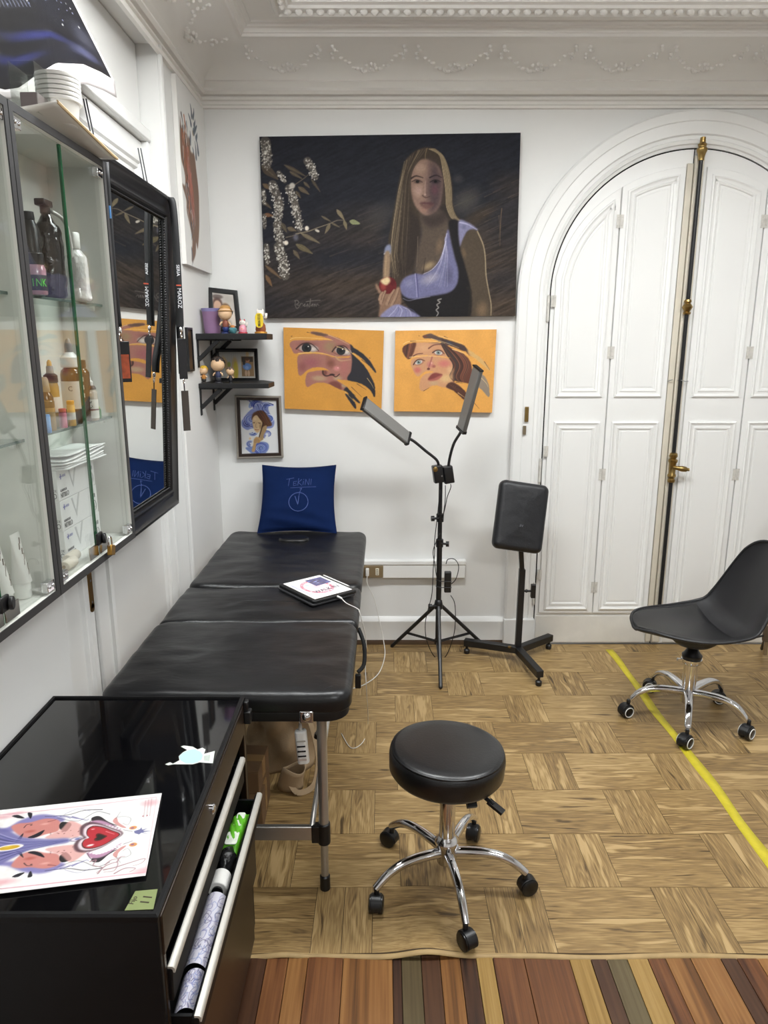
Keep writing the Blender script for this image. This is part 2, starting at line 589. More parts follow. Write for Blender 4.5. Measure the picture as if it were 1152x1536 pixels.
vin = struct_root('floor', (0.6, 1.603, 0), 'oak effect vinyl flooring with basket weave planks and a lifted wavy front edge', 'floor covering')
g = G()
g.grid(lambda u, v: (VX0 + (VX1 - VX0) * u, VY0 + (VY1 - VY0) * v, wave(VX0 + (VX1 - VX0) * u, VY0 + (VY1 - VY0) * v) - 0.0011), 130, 40)
g.obj('backing_sheet', pm('vinyl seam brown', '#4a3820', 0.6, var=0.2), vin, smooth=60, solid=0.0016)
g = G()
g.grid(lambda u, v: (VX0 + (VX1 - VX0) * u, VY0 - 0.012 + 0.012 * v + 0.003 * math.sin(u * 40), wave(VX0 + (VX1 - VX0) * u, VY0) + 0.0005 - 0.006 * (1 - v)), 200, 3)
g.obj('front_lip', pm('vinyl cut edge', '#a98e60', 0.6, var=0.3, vscale=20), vin, smooth=60, solid=0.001)
RH, PER, VW = 0.2425, 0.5015, 0.167
plank_cache = {}
def vplank(x0, x1, y0, y1, vertical):
    x0, x1 = max(x0, VX0), min(x1, VX1)
    y0, y1 = max(y0, VY0), min(y1, VY1)
    if x1 - x0 < 0.01 or y1 - y0 < 0.01: return
    gp = 0.0008
    x0 += gp; x1 -= gp; y0 += gp; y1 -= gp
    cx, cy = (x0 + x1) / 2, (y0 + y1) / 2
    wavy = y0 < 2.1
    key = None if wavy else (round(x1 - x0, 4), round(y1 - y0, 4), vertical)
    me = plank_cache.get(key) if key else None
    if me is None:
        me = bpy.data.meshes.new('plank')
        nx, ny = (2, 2) if not wavy else ((5, 12) if vertical else (16, 6))
        vs, fs = [], []
        for lay in (0, 1):
            for j in range(ny):
                for i in range(nx):
                    X, Y = x0 + (x1 - x0) * i / (nx - 1), y0 + (y1 - y0) * j / (ny - 1)
                    Z = (wave(X, Y) if wavy else 0.0) - 0.0008 * (1 - lay)
                    lx, ly = X - cx, Y - cy
                    vs.append((ly, -lx, Z) if vertical else (lx, ly, Z))
        K = nx * ny
        for j in range(ny - 1):
            for i in range(nx - 1):
                q = (j * nx + i, j * nx + i + 1, (j + 1) * nx + i + 1, (j + 1) * nx + i)
                fs.append(tuple(K + a for a in q)); fs.append(q[::-1])
        rim = [i for i in range(nx)] + [j * nx + nx - 1 for j in range(1, ny)] + [(ny - 1) * nx + i for i in range(nx - 2, -1, -1)] + [j * nx for j in range(ny - 2, 0, -1)]
        for a in range(len(rim)):
            b_ = rim[(a + 1) % len(rim)]
            fs.append((rim[a], b_, K + b_, K + rim[a]))
        me.from_pydata(vs, [], fs)
        me.materials.append(VIN)
        if key: plank_cache[key] = me
    o = bpy.data.objects.new('plank', me)
    COL.objects.link(o)
    o.parent = vin
    o.location = (cx - 0.6, cy - 1.603, 0.0006)
    if vertical: o.rotation_euler = (0, 0, math.pi / 2)
row = 0
y = 1.605
while y < VY1:
    off = -0.20 - PER * 2 + (0.2507 if row % 2 else 0.0)
    x = off
    while x < VX1:
        vplank(x, x + VW / 2, y, y + RH, True)
        vplank(x + VW / 2, x + VW, y, y + RH, True)
        vplank(x + VW, x + PER, y, y + RH / 2, False)
        vplank(x + VW, x + PER, y + RH / 2, y + RH, False)
        x += PER
    y += RH
    row += 1
# yellow floor tape
g = G()
def tapefn(u, v):
    yy = 3.575 + (1.10 - 3.575) * v
    xc = 1.207 + 0.028 * v + 0.004 * math.sin(v * 17) + 0.002 * math.sin(v * 41)
    wd = 0.036 + 0.004 * math.sin(v * 29 + 1) + 0.009 * v
    return (xc + (u - 0.5) * wd, yy, (0.0012 if yy > 1.61 else 0.0012 - 0.003 * min(1, (1.61 - yy) / 0.05)))
g.grid(tapefn, 3, 90)
TAPE = pm('yellow tape', '#c9b92e', 0.45, var=0.22, vscale=22, bump=0.3, bscale=70)
single('floor_tape', g, TAPE, (1.22, 2.3, 0.001), 'yellow adhesive tape line running along the vinyl floor', 'tape', smooth=60, solid=0.0004)

# ------------------------------------------------------------------ cornice (trim_1) with mitred corner, garlands, egg-and-dart
tr1 = struct_root('trim_1', (0, 0, 2.65), 'ornate white plaster cornice with garlands', 'cornice')
prof = [(0, 2.655), (.014, 2.657), (.016, 2.668), (.005, 2.674), (.005, 2.688), (.013, 2.692), (.013, 2.700), (.004, 2.703), (.004, 2.708), (.022, 2.712), (.031, 2.724), (.026, 2.738), (.030, 2.745), (.038, 2.76), (.032, 2.768),
        (.040, 2.780), (.062, 2.797), (.098, 2.818), (.142, 2.838), (.19, 2.854), (.226, 2.864), (.236, 2.862), (.246, 2.864), (.250, 2.874), (.256, 2.876), (.264, 2.890), (.274, 2.892), (.278, 2.898), (.296, 2.9), (.296, ZC + .01), (0, ZC + .01)]
path = [(XL, YF, 0), (XL, YB, 0), (XR, YB, 0)]
G().sweep(prof, path, (0, 0, 1), closed=False).obj('cornice', CEILW, tr1, smooth=40)
G().sweep([(.405, 2.898), (.412, 2.884), (.420, 2.868), (.432, 2.866), (.437, 2.876), (.470, 2.880), (.474, 2.890), (.49, 2.894), (.49, ZC + .01), (.405, ZC + .01)], path, (0, 0, 1), closed=False).obj('ceiling_border', CEILW, tr1, smooth=40)
g = G()
xx = XL + 0.47
while xx < 2.6:
    g.ball((xx, YB - 0.452, 2.874), (0.017, 0.012, 0.013), 8)
    xx += 0.043
yy = YB - 0.50
while yy > 1.2:
    g.ball((XL + 0.452, yy, 2.874), (0.012, 0.017, 0.013), 8)
    yy -= 0.043
tag(g.obj('egg_and_dart_band', CEILW, tr1, smooth=180), kind='stuff')
def cove(t):      # point on the cove: d, z
    ds = [.045, .062, .098, .142, .19, .226]; zs = [2.782, 2.797, 2.818, 2.838, 2.854, 2.864]
    q = t * 5; i = min(4, int(q)); f = q - i
    return ds[i] + (ds[i + 1] - ds[i]) * f, zs[i] + (zs[i + 1] - zs[i]) * f
def garland(c, along_x):
    g = G()
    for k in range(19):
        s_ = -1 + 2 * k / 18
        t = 0.20 + 0.55 * s_ * s_ + 0.03 * math.sin(k * 2.1)
        d, z = cove(t)
        r = 0.0065 + 0.004 * (1 - abs(s_)) + 0.002 * math.sin(k * 3.3)
        a = c + s_ * 0.155
        p = (a, YB - d + 0.002, z - 0.001) if along_x else (XL + d - 0.002, a, z - 0.001)
        g.ball(p, (r * 1.25, r * 0.8, r * 0.9), 8)
    for k in range(7):
        d, z = cove(0.22 + 0.10 * math.sin(k * 2.4) + 0.05)
        a = c + 0.032 * math.cos(k * 1.9)
        p = (a, YB - d + 0.001, z - 0.002) if along_x else (XL + d - 0.001, a, z - 0.002)
        g.ball(p, 0.009, 8)
    for e in (-1, 1):          # hanging ribbon ends
        for k in range(4):
            d, z = cove(0.78 - 0.09 * k)
            a = c + e * 0.155 + 0.008 * math.sin(k * 2)
            p = (a, YB - d - 0.002, z - 0.004) if along_x else (XL + d + 0.002, a, z - 0.004)
            g.ball(p, (0.009, 0.007, 0.008), 6)
    g.obj('garland', CEILW, tr1, smooth=180)
gx = -0.44
while gx < 2.3:
    garland(gx, True); gx += 0.372
gy = YB - 0.42
while gy > 1.6:
    garland(gy, False); gy -= 0.372

# ------------------------------------------------------------------ skirting and cable trunking on the back wall
bb = struct_root('baseboard_back', (0, YB, 0), 'white skirting board with a brown shoe moulding', 'skirting')
bp_ = [(0, 0.02), (.016, 0.02), (.016, .118), (.020, .128), (.020, .135), (.012, .150), (.006, .156), (0, .158)]
G().sweep(bp_, [(XL, YB, 0), (0.648, YB, 0)], (0, 0, 1), closed=False).obj('skirting_board', TRIMW, bb, smooth=25)
G().sweep([(0, 0), (.022, 0), (.022, .008), (.016, .026), (.004, .032), (0, .032)], [(XL, YB, 0), (0.648, YB, 0)], (0, 0, 1), closed=False).obj('shoe_moulding', pm('brown shoe moulding', '#4c3824', 0.5, var=0.2), bb, smooth=25)
bl = struct_root('baseboard_left', (XL, 3.3, 0))
G().sweep(bp_, [(XL, RY1, 0), (XL, YB, 0)], (0, 0, 1), closed=False).obj('skirting_board', TRIMW, bl, smooth=25)

tk = thing('cable_trunking', 'white painted cable trunking along the wall above the skirting', 'trunking', (0.0, YB, 0.38))
g = G(); g.box((-0.80, YB - 0.036, 0.385), (0.43, YB, 0.458)); g.obj('duct', TRIMW, tk, bevel=0.004)
g = G(); g.box((-0.80, YB - 0.040, 0.458), (0.434, YB, 0.484)); g.obj('duct_cover', TRIMW, tk, bevel=0.005)
so = thing('wall_socket', 'brown double wall socket on the trunking beside the bed', 'socket', (-0.06, YB - 0.036, 0.39))
g = G(); g.box((-0.125, YB - 0.044, 0.390), (-0.004, YB - 0.0362, 0.458)); g.obj('faceplate', pm('brown bakelite', '#7d6b4f', 0.4), so, bevel=0.003)
for cx in (-0.088, -0.036):
    q = G().box((cx - 0.009, YB - 0.047, 0.405), (cx + 0.009, YB - 0.0435, 0.444)).obj('outlet', pm('ivory', '#d8d2c0', 0.4), so, bevel=0.002)
    for k in range(3):
        G().cyl((cx, YB - 0.0482, 0.413 + k * 0.0115), (cx, YB - 0.0468, 0.413 + k * 0.0115), 0.0028, n=8).obj('hole', GAP, q)

# ------------------------------------------------------------------ door_1: arched double door with shutters
CX, CZ = 1.467, 1.832
d1 = struct_root('door_1', (CX, YB, 0), 'white arched double door with panelled shutters and brass bolt', 'door')
def arch(r, x0=None, zb=0.0, n=40, rz=None):
    P = [(CX - r, zb)]
    for k in range(n + 1):
        a = math.pi - math.pi * k / n
        P.append((CX + r * math.cos(a), CZ + (rz or r) * math.sin(a)))
    P.append((CX + r, zb))
    return P
V3 = lambda p, y: (p[0], y, p[1])
casing = [(0, 0), (0, .010), (-.012, .014), (-.016, .022), (-.030, .026), (-.036, .020), (-.050, .022), (-.056, .030), (-.108, .030), (-.112, .034), (-.150, .038), (-.160, .030), (-.160, 0)]
G().sweep(casing, [V3(p, YB) for p in arch(0.658, n=64)], (0, -1, 0), closed=False).obj('casing', TRIMW, d1, smooth=35)
G().prism(arch(0.6575), (0, YB - 0.0015, 0), (1, 0, 0), (0, 0, 1), (0, 0.001, 0)).obj('gap_shade', GAP, d1, smooth=0)  # near-black plate paints in the shade of the gap round the leaves
for sgn in (-1, 1):
    # plinth block under the casing
    G().box((CX + sgn * 0.740 - 0.082, YB - 0.044, 0.0), (CX + sgn * 0.740 + 0.082, YB, 0.155)).obj('plinth_block', TRIMW, d1, bevel=0.004)
RL = 0.651
yl = YB - 0.010
for sgn in (-1, 1):
    P = [(CX + sgn * 0.0035 - 0.013, 0.006)]
    n = 36
    P += [(CX + sgn * RL, 0.006)]
    for k in range(n + 1):
        a = (math.pi / 2) * k / n
        P.append((max(CX - 9, CX + sgn * max(RL * math.cos(a), 0)) if True else 0, CZ + RL * math.sin(a)))
    P[-1] = (CX + sgn * 0.0035 - 0.013, CZ + RL)
    leaf = G().prism(P, (0, yl, 0), (1, 0, 0), (0, 0, 1), (0, 0.0085, 0)).obj('leaf', DOORW, d1, smooth=0)
    tag(leaf)
    # bottom rail strip, worn
    lo, hi = sorted((CX + sgn * 0.05, CX + sgn * 0.645))
    G().box((lo, yl - 0.004, 0.012), (hi, yl, 0.165)).obj('kick_rail', pm('scuffed door paint', '#dad7d0', 0.45, var=0.08, vscale=18, bump=0.1), leaf, bevel=0.003)
def ez(x, rx, rz):
    t = 1 - ((x - CX) / rx) ** 2
    return CZ + rz * math.sqrt(max(t, 0))
def outline(x0, x1, z0, rx=None, rz=None, z1=None, n=12):
    """closed outline, anticlockwise seen from the room: bottom-left, bottom-right, up, over the curve"""
    P = [(x0, z0), (x1, z0)]
    if z1 is not None:
        return P + [(x1, z1), (x0, z1)]
    for k in range(n + 1):
        x = x1 + (x0 - x1) * k / n
        P.append((x, ez(x, rx, rz)))
    return P
PANM = [(0, 0), (-.001, .007), (-.008, .010), (-.013, .006), (-.017, .004), (-.026, .004), (-.030, .007), (-.038, .005), (-.042, .0)]
ys = yl - 0.013
for sgn in (-1, 1):
    for (a, b) in ((0.633, 0.347), (0.341, 0.050)):
        x0, x1 = sorted((CX + sgn * a, CX + sgn * b))
        P = outline(x0, x1, 0.185, 0.640, 0.575)
        sh = G().prism(P, (0, ys, 0), (1, 0, 0), (0, 0, 1), (0, 0.013, 0)).obj('shutter', DOORW, d1, smooth=0, bevel=0.0015, seg=1)
        for spec in (dict(z0=1.336, rx=0.612, rz=0.545), dict(z0=0.204, z1=1.215)):
            i0, i1 = x0 + 0.026, x1 - 0.026
            Q = outline(i0, i1, **spec)
            G().sweep(PANM, [V3(p, ys) for p in Q], (0, -1, 0), closed=True).obj('panel_moulding', DOORW, sh, smooth=30)
            fpan = outline(i0 + 0.05, i1 - 0.05, spec['z0'] + 0.05, **({'z1': spec['z1'] - 0.05} if 'z1' in spec else {'rx': spec['rx'] - 0.05, 'rz': spec['rz'] - 0.055}))
            G().prism(fpan, (0, ys - 0.002, 0), (1, 0, 0), (0, 0, 1), (0, 0.003, 0)).obj('panel', DOORW, sh, smooth=0, bevel=0.0015, seg=1)
HNG = pm('painted hinge', '#c9c6bf', 0.45, var=0.25, vscale=60, bump=0.4, bscale=150)
def hinge(x, z, h=0.060, w_=0.034, y=None):
    y = ys if y is None else y
    g = G()
    g.box((x - w_ / 2, y - 0.003, z - h / 2), (x + w_ / 2, y, z + h / 2))
    g.cyl((x, y - 0.004, z - h / 2), (x, y - 0.004, z + h / 2), 0.0035, n=8)
    for k in (-1, 1):
        for e in (-1, 1): g.ball((x + k * w_ * 0.3, y - 0.003, z + e * h * 0.3), 0.003, 6)
    g.obj('hinge', HNG, d1, smooth=30)
for sgn in (-1, 1):
    for z in (2.165, 1.555, 0.943, 0.332): hinge(CX + sgn * 0.344, z)
    for z in (1.80, 1.062, 0.402): hinge(CX + sgn * 0.640, z, 0.055, 0.024, yl - 0.012)
    for z in (1.765, 0.962, 0.292):
        g = G(); g.cyl((CX + sgn * 0.664, YB - 0.018, z - 0.055), (CX + sgn * 0.664, YB - 0.018, z + 0.055), 0.0075, n=10)
        for e in (-1, 1): g.ball((CX + sgn * 0.664, YB - 0.018, z + e * 0.058), 0.0075, 8)
        g.obj('hinge_barrel', HNG, d1, smooth=40)
# meeting stile, bolt rod and its brass
g = G(); g.box((CX - 0.046, ys + 0.001, 0.02), (CX - 0.016, yl, 2.42)); g.obj('meeting_strip', CREAM, d1, bevel=0.003)
g = G(); g.box((CX - 0.013, ys - 0.008, 0.02), (CX + 0.030, yl, 2.455)); g.obj('meeting_strip', CREAM, d1, bevel=0.004)
RX, RYY = CX + 0.006, ys - 0.022
G().cyl((RX, RYY, 0.16), (RX, RYY, 2.46), 0.0095, n=12).obj('bolt_rod', BLKMET, d1)
def turn(name, z, prof, r=1.0):
    return G().lathe([(a * r, b + z) for a, b in prof], (RX, RYY, 0), 18).obj(name, BRASS, d1, smooth=40)
turn('bolt_socket', 2.425, [(.006, 0), (.013, .002), (.013, .012), (.018, .03), (.024, .044), (.024, .052), (.018, .058), (.018, .066), (.021, .07), (.013, .078), (.012, .1), (.005, .103)])
turn('bolt_guide', 1.735, [(.010, 0), (.017, .002), (.019, .010), (.013, .016), (.020, .026), (.026, .036), (.020, .046), (.013, .054), (.018, .062), (.016, .070), (.010, .074)])
kn = turn('bolt_handle', 0.905, [(.010, 0), (.017, .002), (.019, .014), (.012, .022), (.021, .032), (.021, .040), (.016, .048), (.018, .10), (.023, .108), (.023, .118), (.014, .124), (.021, .136), (.019, .150), (.010, .155)])
g = G(); g.tube([(RX, RYY - 0.014, 0.985), (RX + 0.02, RYY - 0.032, 0.984), (RX + 0.035, RYY - 0.036, 0.982), (RX + 0.055, RYY - 0.036, 0.979), (RX + 0.064, RYY - 0.036, 0.978), (RX + 0.070, RYY - 0.036, 0.978)], [.009, .012, .015, .013, .007, .009], 12)
g.obj('lever', BRASS, kn, smooth=50)
g = G(); g.tube([(CX - 0.05, ys - 0.004, 1.415), (CX - 0.045, ys - 0.014, 1.42), (CX - 0.03, ys - 0.014, 1.424)], 0.002, 6)
g.tube([(CX - 0.005, ys - 0.012, 1.42), (RX, RYY - 0.012, 1.422), (CX + 0.035, ys - 0.012, 1.415), (CX + 0.052, ys - 0.006, 1.416)], 0.002, 6)
g.obj('hook', STEEL, d1)
g = G(); g.box((0.708, YB - 0.042, 1.215), (0.727, YB - 0.036, 1.290)); g.obj('keeper_plate', BRASS, d1, bevel=0.001)
g = G(); g.box((0.702, YB - 0.042, 1.15), (0.718, YB - 0.036, 1.195)); g.obj('keeper_plate', pm('tarnished plate', '#7c705c', 0.45, metal=0.5), d1, bevel=0.001)

# ------------------------------------------------------------------ door_2: white door in the left wall recess
xd = XL - RD
d2 = struct_root('door_2', (xd, 2.4, 0), 'white panelled side door in the left wall recess', 'door')
for (y0, y1) in ((RY0 + 0.004, 2.185), (2.190, RY1 - 0.004)):
    lf = G().box((xd - 0.04, y0, 0.01), (xd, y1, 2.345)).obj('leaf', DOORW, d2, bevel=0.002)
    for (z0, z1) in ((0.20, 1.02), (1.12, 2.27)):
        a, b = y0 + 0.085, y1 - 0.085
        # seen from the room (+x): y runs to the right
        G().sweep([(0, 0), (0, .012), (-.012, .016), (-.020, .008), (-.034, .010), (-.042, 0)], [(xd, a, z0), (xd, b, z0), (xd, b, z1), (xd, a, z1)], (1, 0, 0), closed=True).obj('panel_moulding', DOORW, lf, smooth=30)
g = G(); g.box((xd, 2.155, 0.02), (xd + 0.014, 2.225, 2.34)); g.obj('meeting_strip', TRIMW, d2, bevel=0.004)
g = G(); g.box((xd - 0.02, RY0 + 0.002, 2.35), (xd + 0.030, RY1 - 0.002, 2.395)); g.obj('transom_bar', TRIMW, d2, bevel=0.006)
g = G(); g.box((xd - 0.03, RY0 + 0.004, 2.398), (xd - 0.004, RY1 - 0.006, RZ - 0.004)); g.obj('transom_panel', DOORW, d2, bevel=0.002)
for y in (1.86, 2.94): pass
g = G(); g.box((xd - 0.02, RY1 - 0.030, 0.0), (xd + 0.024, RY1 - 0.002, 2.35)); g.obj('jamb_strip', TRIMW, d2, bevel=0.004)
g = G(); g.box((xd - 0.02, RY0 + 0.002, 0.0), (xd + 0.024, RY0 + 0.030, 2.35)); g.obj('jamb_strip', TRIMW, d2, bevel=0.004)
P = onX(140, 917, xd + 0.018)
g = G(); g.box((xd + 0.014, P.y - 0.014, P.z + 0.01), (xd + 0.018, P.y + 0.014, 1.45)); g.cyl((xd + 0.014, P.y, P.z + 0.012), (xd + 0.018, P.y, P.z + 0.012), 0.014)
q = g.obj('flush_bolt_plate', pm('dull brass plate', '#8a6a3a', 0.38, metal=0.9, var=0.15), d2, bevel=0.0008)
for dz in (0.03, 0.10):
    G().cyl((xd + 0.018, P.y, P.z + dz), (xd + 0.0195, P.y, P.z + dz), 0.004, n=8).obj('screw', STEEL, q)
# casing around the recess
G().sweep([(0, 0), (0, .010), (.012, .014), (.030, .010), (.034, 0)], [(XL, RY1, 0.0), (XL, RY1, RZ)], (1, 0, 0), closed=False).obj('casing', TRIMW, d2, smooth=30)

# ------------------------------------------------------------------ unseen ceiling lamp panels above the view; the rear one is added fill
for i, (lx, ly, sx, sy, e) in enumerate(LAMPS):
    lp = thing('unseen_ceiling_lamp', ['white slim ceiling lamp panel over the massage bed', 'white slim ceiling lamp panel over the shell chair', 'white long lamp panel added as fill behind the viewer'][i], 'lamp', (lx, ly, LAMP_Z))
    G().box((lx - sx / 2 - 0.02, ly - sy / 2 - 0.02, LAMP_Z), (lx + sx / 2 + 0.02, ly + sy / 2 + 0.02, LAMP_Z + 0.03)).obj('housing', WHITEP, lp, bevel=0.004)
    G().box((lx - sx / 2, ly - sy / 2, LAMP_Z - 0.004), (lx + sx / 2, ly + sy / 2, LAMP_Z - 0.0005)).obj('diffuser', pm('lit diffuser', '#fff7ec', 0.5, emit=3.0), lp)
    for e_ in (-1, 1):
        G().cyl((lx + e_ * sx * 0.35, ly, LAMP_Z + 0.03), (lx + e_ * sx * 0.35, ly, ZC), 0.006, n=8).obj('mount', WHITEP, lp)
# ================================================================== massage bed
bed = thing('massage_bed', 'long black folding massage bed with wrinkled vinyl cushions against the left wall', 'bed', (-0.43, 2.6, 0))
BX, BH = -0.4265, 0.3385
BEDV = pm('bed vinyl', '#131315', 0.36, var=0.15, vscale=7, bump=0.75, bscale=11, spec=0.45, aniso=(0.7, 1.5, 1))
for (y0, y1, sd, tp) in ((1.735, 2.268, 1.3, 0.694), (2.262, 2.632, 4.7, 0.688), (2.626, 3.462, 9.1, 0.690)):
    G().slab(BH, (y1 - y0) / 2, 0.640, tp, 0.026, 0.055 if (y0 < 1.8 or y1 > 3.3) else 0.02, (BX, (y0 + y1) / 2, 0), wr=0.0055, ws=5.5, seed=sd, ne=26, puff=0.004, und=0.25).obj('cushion', BEDV, bed, smooth=180)
    G().slab(BH - 0.008, (y1 - y0) / 2 - 0.003, 0.614, 0.646, 0.008, 0.06 if (y0 < 1.8 or y1 > 3.3) else 0.012, (BX, (y0 + y1) / 2, 0)).obj('frame_panel', pm('bed side black', '#0d0d0f', 0.5), bed, smooth=40)
# stitched end seams of the near cushion
for sx in (-1, 1):
    p = [(BX + sx * (BH - 0.004), 1.80, 0.672), (BX + sx * (BH - 0.05), 1.785, 0.6935), (BX + sx * (BH - 0.085), 1.755, 0.688), (BX + sx * (BH - 0.10), 1.738, 0.668)]
    G().tube(smooth_path(p, 5), 0.0022, 6).obj('seam', pm('black thread', '#101012', 0.7), bed)
# face-hole plug
pc = onZ(441, 810, 0.694)
G().slab(0.072, 0.045, 0.685, 0.708, 0.012, 0.045, (pc.x, pc.y, 0)).obj('face_hole_plug', BEDV, bed, smooth=180)
def bedleg(x, y, s):
    lg = G().cyl((x, y, 0.215), (x, y, 0.618), 0.0145, n=18).obj('leg', ALU, bed)
    G().cyl((x, y, 0.045), (x, y, 0.22), 0.0115, n=16).obj('leg_extension', ALU, lg)
    G().lathe([(.013, 0), (.0155, .002), (.0155, .046), (.012, .05)], (x, y, 0), 16).obj('rubber_foot', BLKPLA, lg)
    g = G(); g.cyl((x, y, 0.16), (x, y, 0.228), 0.019, n=16); g.box((min(x, x - s * 0.036), y - 0.013, 0.166), (max(x, x - s * 0.036), y + 0.013, 0.222)); g.obj('joint', BLKPLA, lg, bevel=0.003)
for (y, yb) in ((1.843, 2.23), (3.32, 2.92)):
    bedleg(-0.177, y, 1); bedleg(-0.676, y, -1)
    G().box((-0.645, y - 0.008, 0.172), (-0.208, y + 0.008, 0.218)).obj('crossbar', ALU, bed, bevel=0.003)
    for x in (-0.212, -0.641):
        G().cyl((x, y, 0.215), (x + (0.06 if x > -0.4 else -0.06), yb, 0.616), 0.0085, n=12).obj('brace', ALU, bed)
G().tube([(-0.165, 1.90, 0.618), (-0.195, 1.94, 0.47), (-0.20, 1.945, 0.455)], 0.008, 10).obj('brace', ALU, bed)
G().cyl((-0.1995, 1.945, 0.458), (-0.203, 1.949, 0.443), 0.009, n=10).obj('brace_cap', BLKPLA, bed)
p = onY(460, 1073, 1.742)
g = G(); g.box((p.x - 0.019, 1.7335, p.z - 0.02), (p.x + 0.019, 1.7465, p.z + 0.016)); ck = g.obj('corner_latch', CHROME, bed, bevel=0.004)
G().lathe([(.012, 0), (.012, .004), (.006, .009), (.002, .01)], (p.x, 1.7335, p.z), 14, Matrix.Rotation(R(90), 4, 'X')).obj('latch_stud', CHROME, ck)
a = Vector((-0.088, 2.28, 0.63))
G().tube(smooth_path([a + Vector((0, 0.02, 0.02)), a + Vector((0.02, -0.005, -0.03)), a + Vector((0.02, -0.03, -0.09)), a + Vector((0.0, -0.05, -0.11))], 5), 0.007, 8).obj('strap', pm('black webbing', '#0f0f10', 0.8), bed)
g = G(); g.cbox((-0.088, 2.235, 0.485), (0.02, 0.016, 0.05)); g.obj('buckle', BLKPLA, bed, bevel=0.003)

# ------------------------------------------------------------------ pillow
pil = thing('pillow', 'dark blue square pillow with faded lettering leaning at the head of the bed', 'pillow', (-0.425, 3.48, 0.69))
pu = (Vector((-0.425, 3.615, 1.005)) - Vector((-0.425, 3.452, 0.692))).normalized()
pn = Vector((1, 0, 0)).cross(pu).normalized()           # towards the viewer and up
PM_ = basis(Vector((-0.428, 3.492, 0.846)), (1, 0, 0), pu)
PW, PH = 0.186, 0.176
def pillow(u, v, side):
    a, b = 2 * u - 1, 2 * v - 1
    k = (1 - abs(a) ** 2.4) * (1 - abs(b) ** 2.4)
    th = 0.052 * max(k, 0) ** 0.55
    pinch = 1 - 0.085 * (1 - a * a) * abs(b) ** 3
    pinx = 1 - 0.075 * (1 - b * b) * abs(a) ** 3
    x, y = PW * a * pinx * (1 + 0.05 * (1 - v) * abs(a)), PH * b * pinch
    th += 0.004 * mnoise.noise(Vector((a * 2.5, b * 4.0, side * 3.3))) * k + 0.022 * max(0, -b - 0.35) * math.sin(a * 4 + b * 14) * k + 0.003 * math.sin(a * 3 - b * 5)* k
    return PM_ @ Vector((x, y, side * th))
BLUE = pm('navy velour', '#0d2049', 0.9, var=0.2, vscale=9, bump=0.25, bscale=30, spec=0.12)
g = G(); g.grid(lambda u, v: pillow(u, v, 1), 36, 36); g.grid(lambda u, v: pillow(1 - u, v, -1), 36, 36)
g.obj('cushion_cover', BLUE, pil, smooth=180)
seam = [pillow(k / 14, 0, 0) for k in range(15)] + [pillow(1, k / 14, 0) for k in range(1, 15)] + [pillow(1 - k / 14, 1, 0) for k in range(1, 15)] + [pillow(0, 1 - k / 14, 0) for k in range(1, 14)]
G().tube(seam, 0.0025, 6, closed=True).obj('piping', BLUE, pil, smooth=180)
FADE = pm('faded print', '#46588f', 0.85, var=0.35, vscale=60)
def on_pil(x, y): 
    return pillow(x / (2 * PW) + 0.5, y / (2 * PH) + 0.5, 1)
def pillow_line(pts, r=0.0028):
    P = []
    for k in range(len(pts) - 1):
        for q in range(5):
            t = q / 5
            P.append(on_pil(pts[k][0] + (pts[k + 1][0] - pts[k][0]) * t, pts[k][1] + (pts[k + 1][1] - pts[k][1]) * t))
    P.append(on_pil(*pts[-1]))
    g.tube(P, r, 6)
g = G()
L0, B0, S = -0.045, 0.052, 0.0055
def W(pts, dx): pillow_line([(L0 + dx + x * S, B0 + y * S + (dx) * 0.06) for x, y in pts], 0.0013)
W([(-2, 6.5), (5, 8)], 0); W([(1, 7), (0, 0)], 0)                          # T
W([(4, 1), (1, 0), (1, 4), (4, 4.4)], 0.020); W([(1, 2.2), (3.4, 2.5)], 0.020)   # E
W([(0, 0), (0.6, 7)], 0.047); W([(3.4, 6), (0.4, 3), (3.6, 0)], 0.047)          # K
W([(0, 0), (0.5, 4)], 0.072); W([(0.6, 5.2), (0.7, 6)], 0.072)                # I
W([(0, 0), (0.4, 6), (3.2, 0), (3.6, 6.4)], 0.083)                            # N
W([(0, 0), (0.5, 6)], 0.110)                                                  # I
W([(2, -1.6), (13, -1.2), (25, -0.6)], 0)
g.obj('lettering', FADE, pil, smooth=180)
g = G()
pillow_line([(0.008 + 0.047 * math.cos(a * 0.26), -0.030 + 0.047 * math.sin(a * 0.26)) for a in range(25)], 0.0020)
pillow_line([(-0.010, 0.0), (0.006, -0.045), (0.010, 0.0)], 0.0020)
pillow_line([(0.010, 0.0), (0.014, 0.022), (0.022, 0.040), (0.012, 0.036)], 0.0013)
g.obj('emblem', FADE, pil, smooth=180)

# ------------------------------------------------------------------ tablet on the bed
tc_ = [onZ(*p, 0.70) for p in ((422, 880), (487, 866), (531, 889), (464, 909))]
cen = sum(tc_, Vector()) / 4
tx = ((tc_[1] - tc_[0]) + (tc_[2] - tc_[3])).normalized()
ty = Vector((0, 0, 1)).cross(tx).normalized()
TM = basis(cen + Vector((0, 0, 0.0)), tx, ty)
tw, thh = 0.096, 0.122
tab = thing('tablet', 'black cased tablet with a lit drawing on its screen lying on the bed', 'tablet', (cen.x, cen.y, 0.695))
G(TM).slab(tw, thh, 0.002, 0.014, 0.004, 0.012).obj('case', BLKPLA, tab, smooth=40)
G(TM).slab(tw, thh - 0.004, -0.005, 0.0015, 0.002, 0.010, (-0.007, -0.004, 0)).obj('folded_cover', pm('grey case flap', '#2b2b2e', 0.6), tab, smooth=40)
TABLET_M = TM
G(TM).cyl((tw + 0.003, -thh + 0.06, 0.010), (tw + 0.003, thh - 0.02, 0.010), 0.0044, n=12).obj('stylus', WHITEP, tab)
pb = TM @ Vector((0.006, -thh, 0.008))
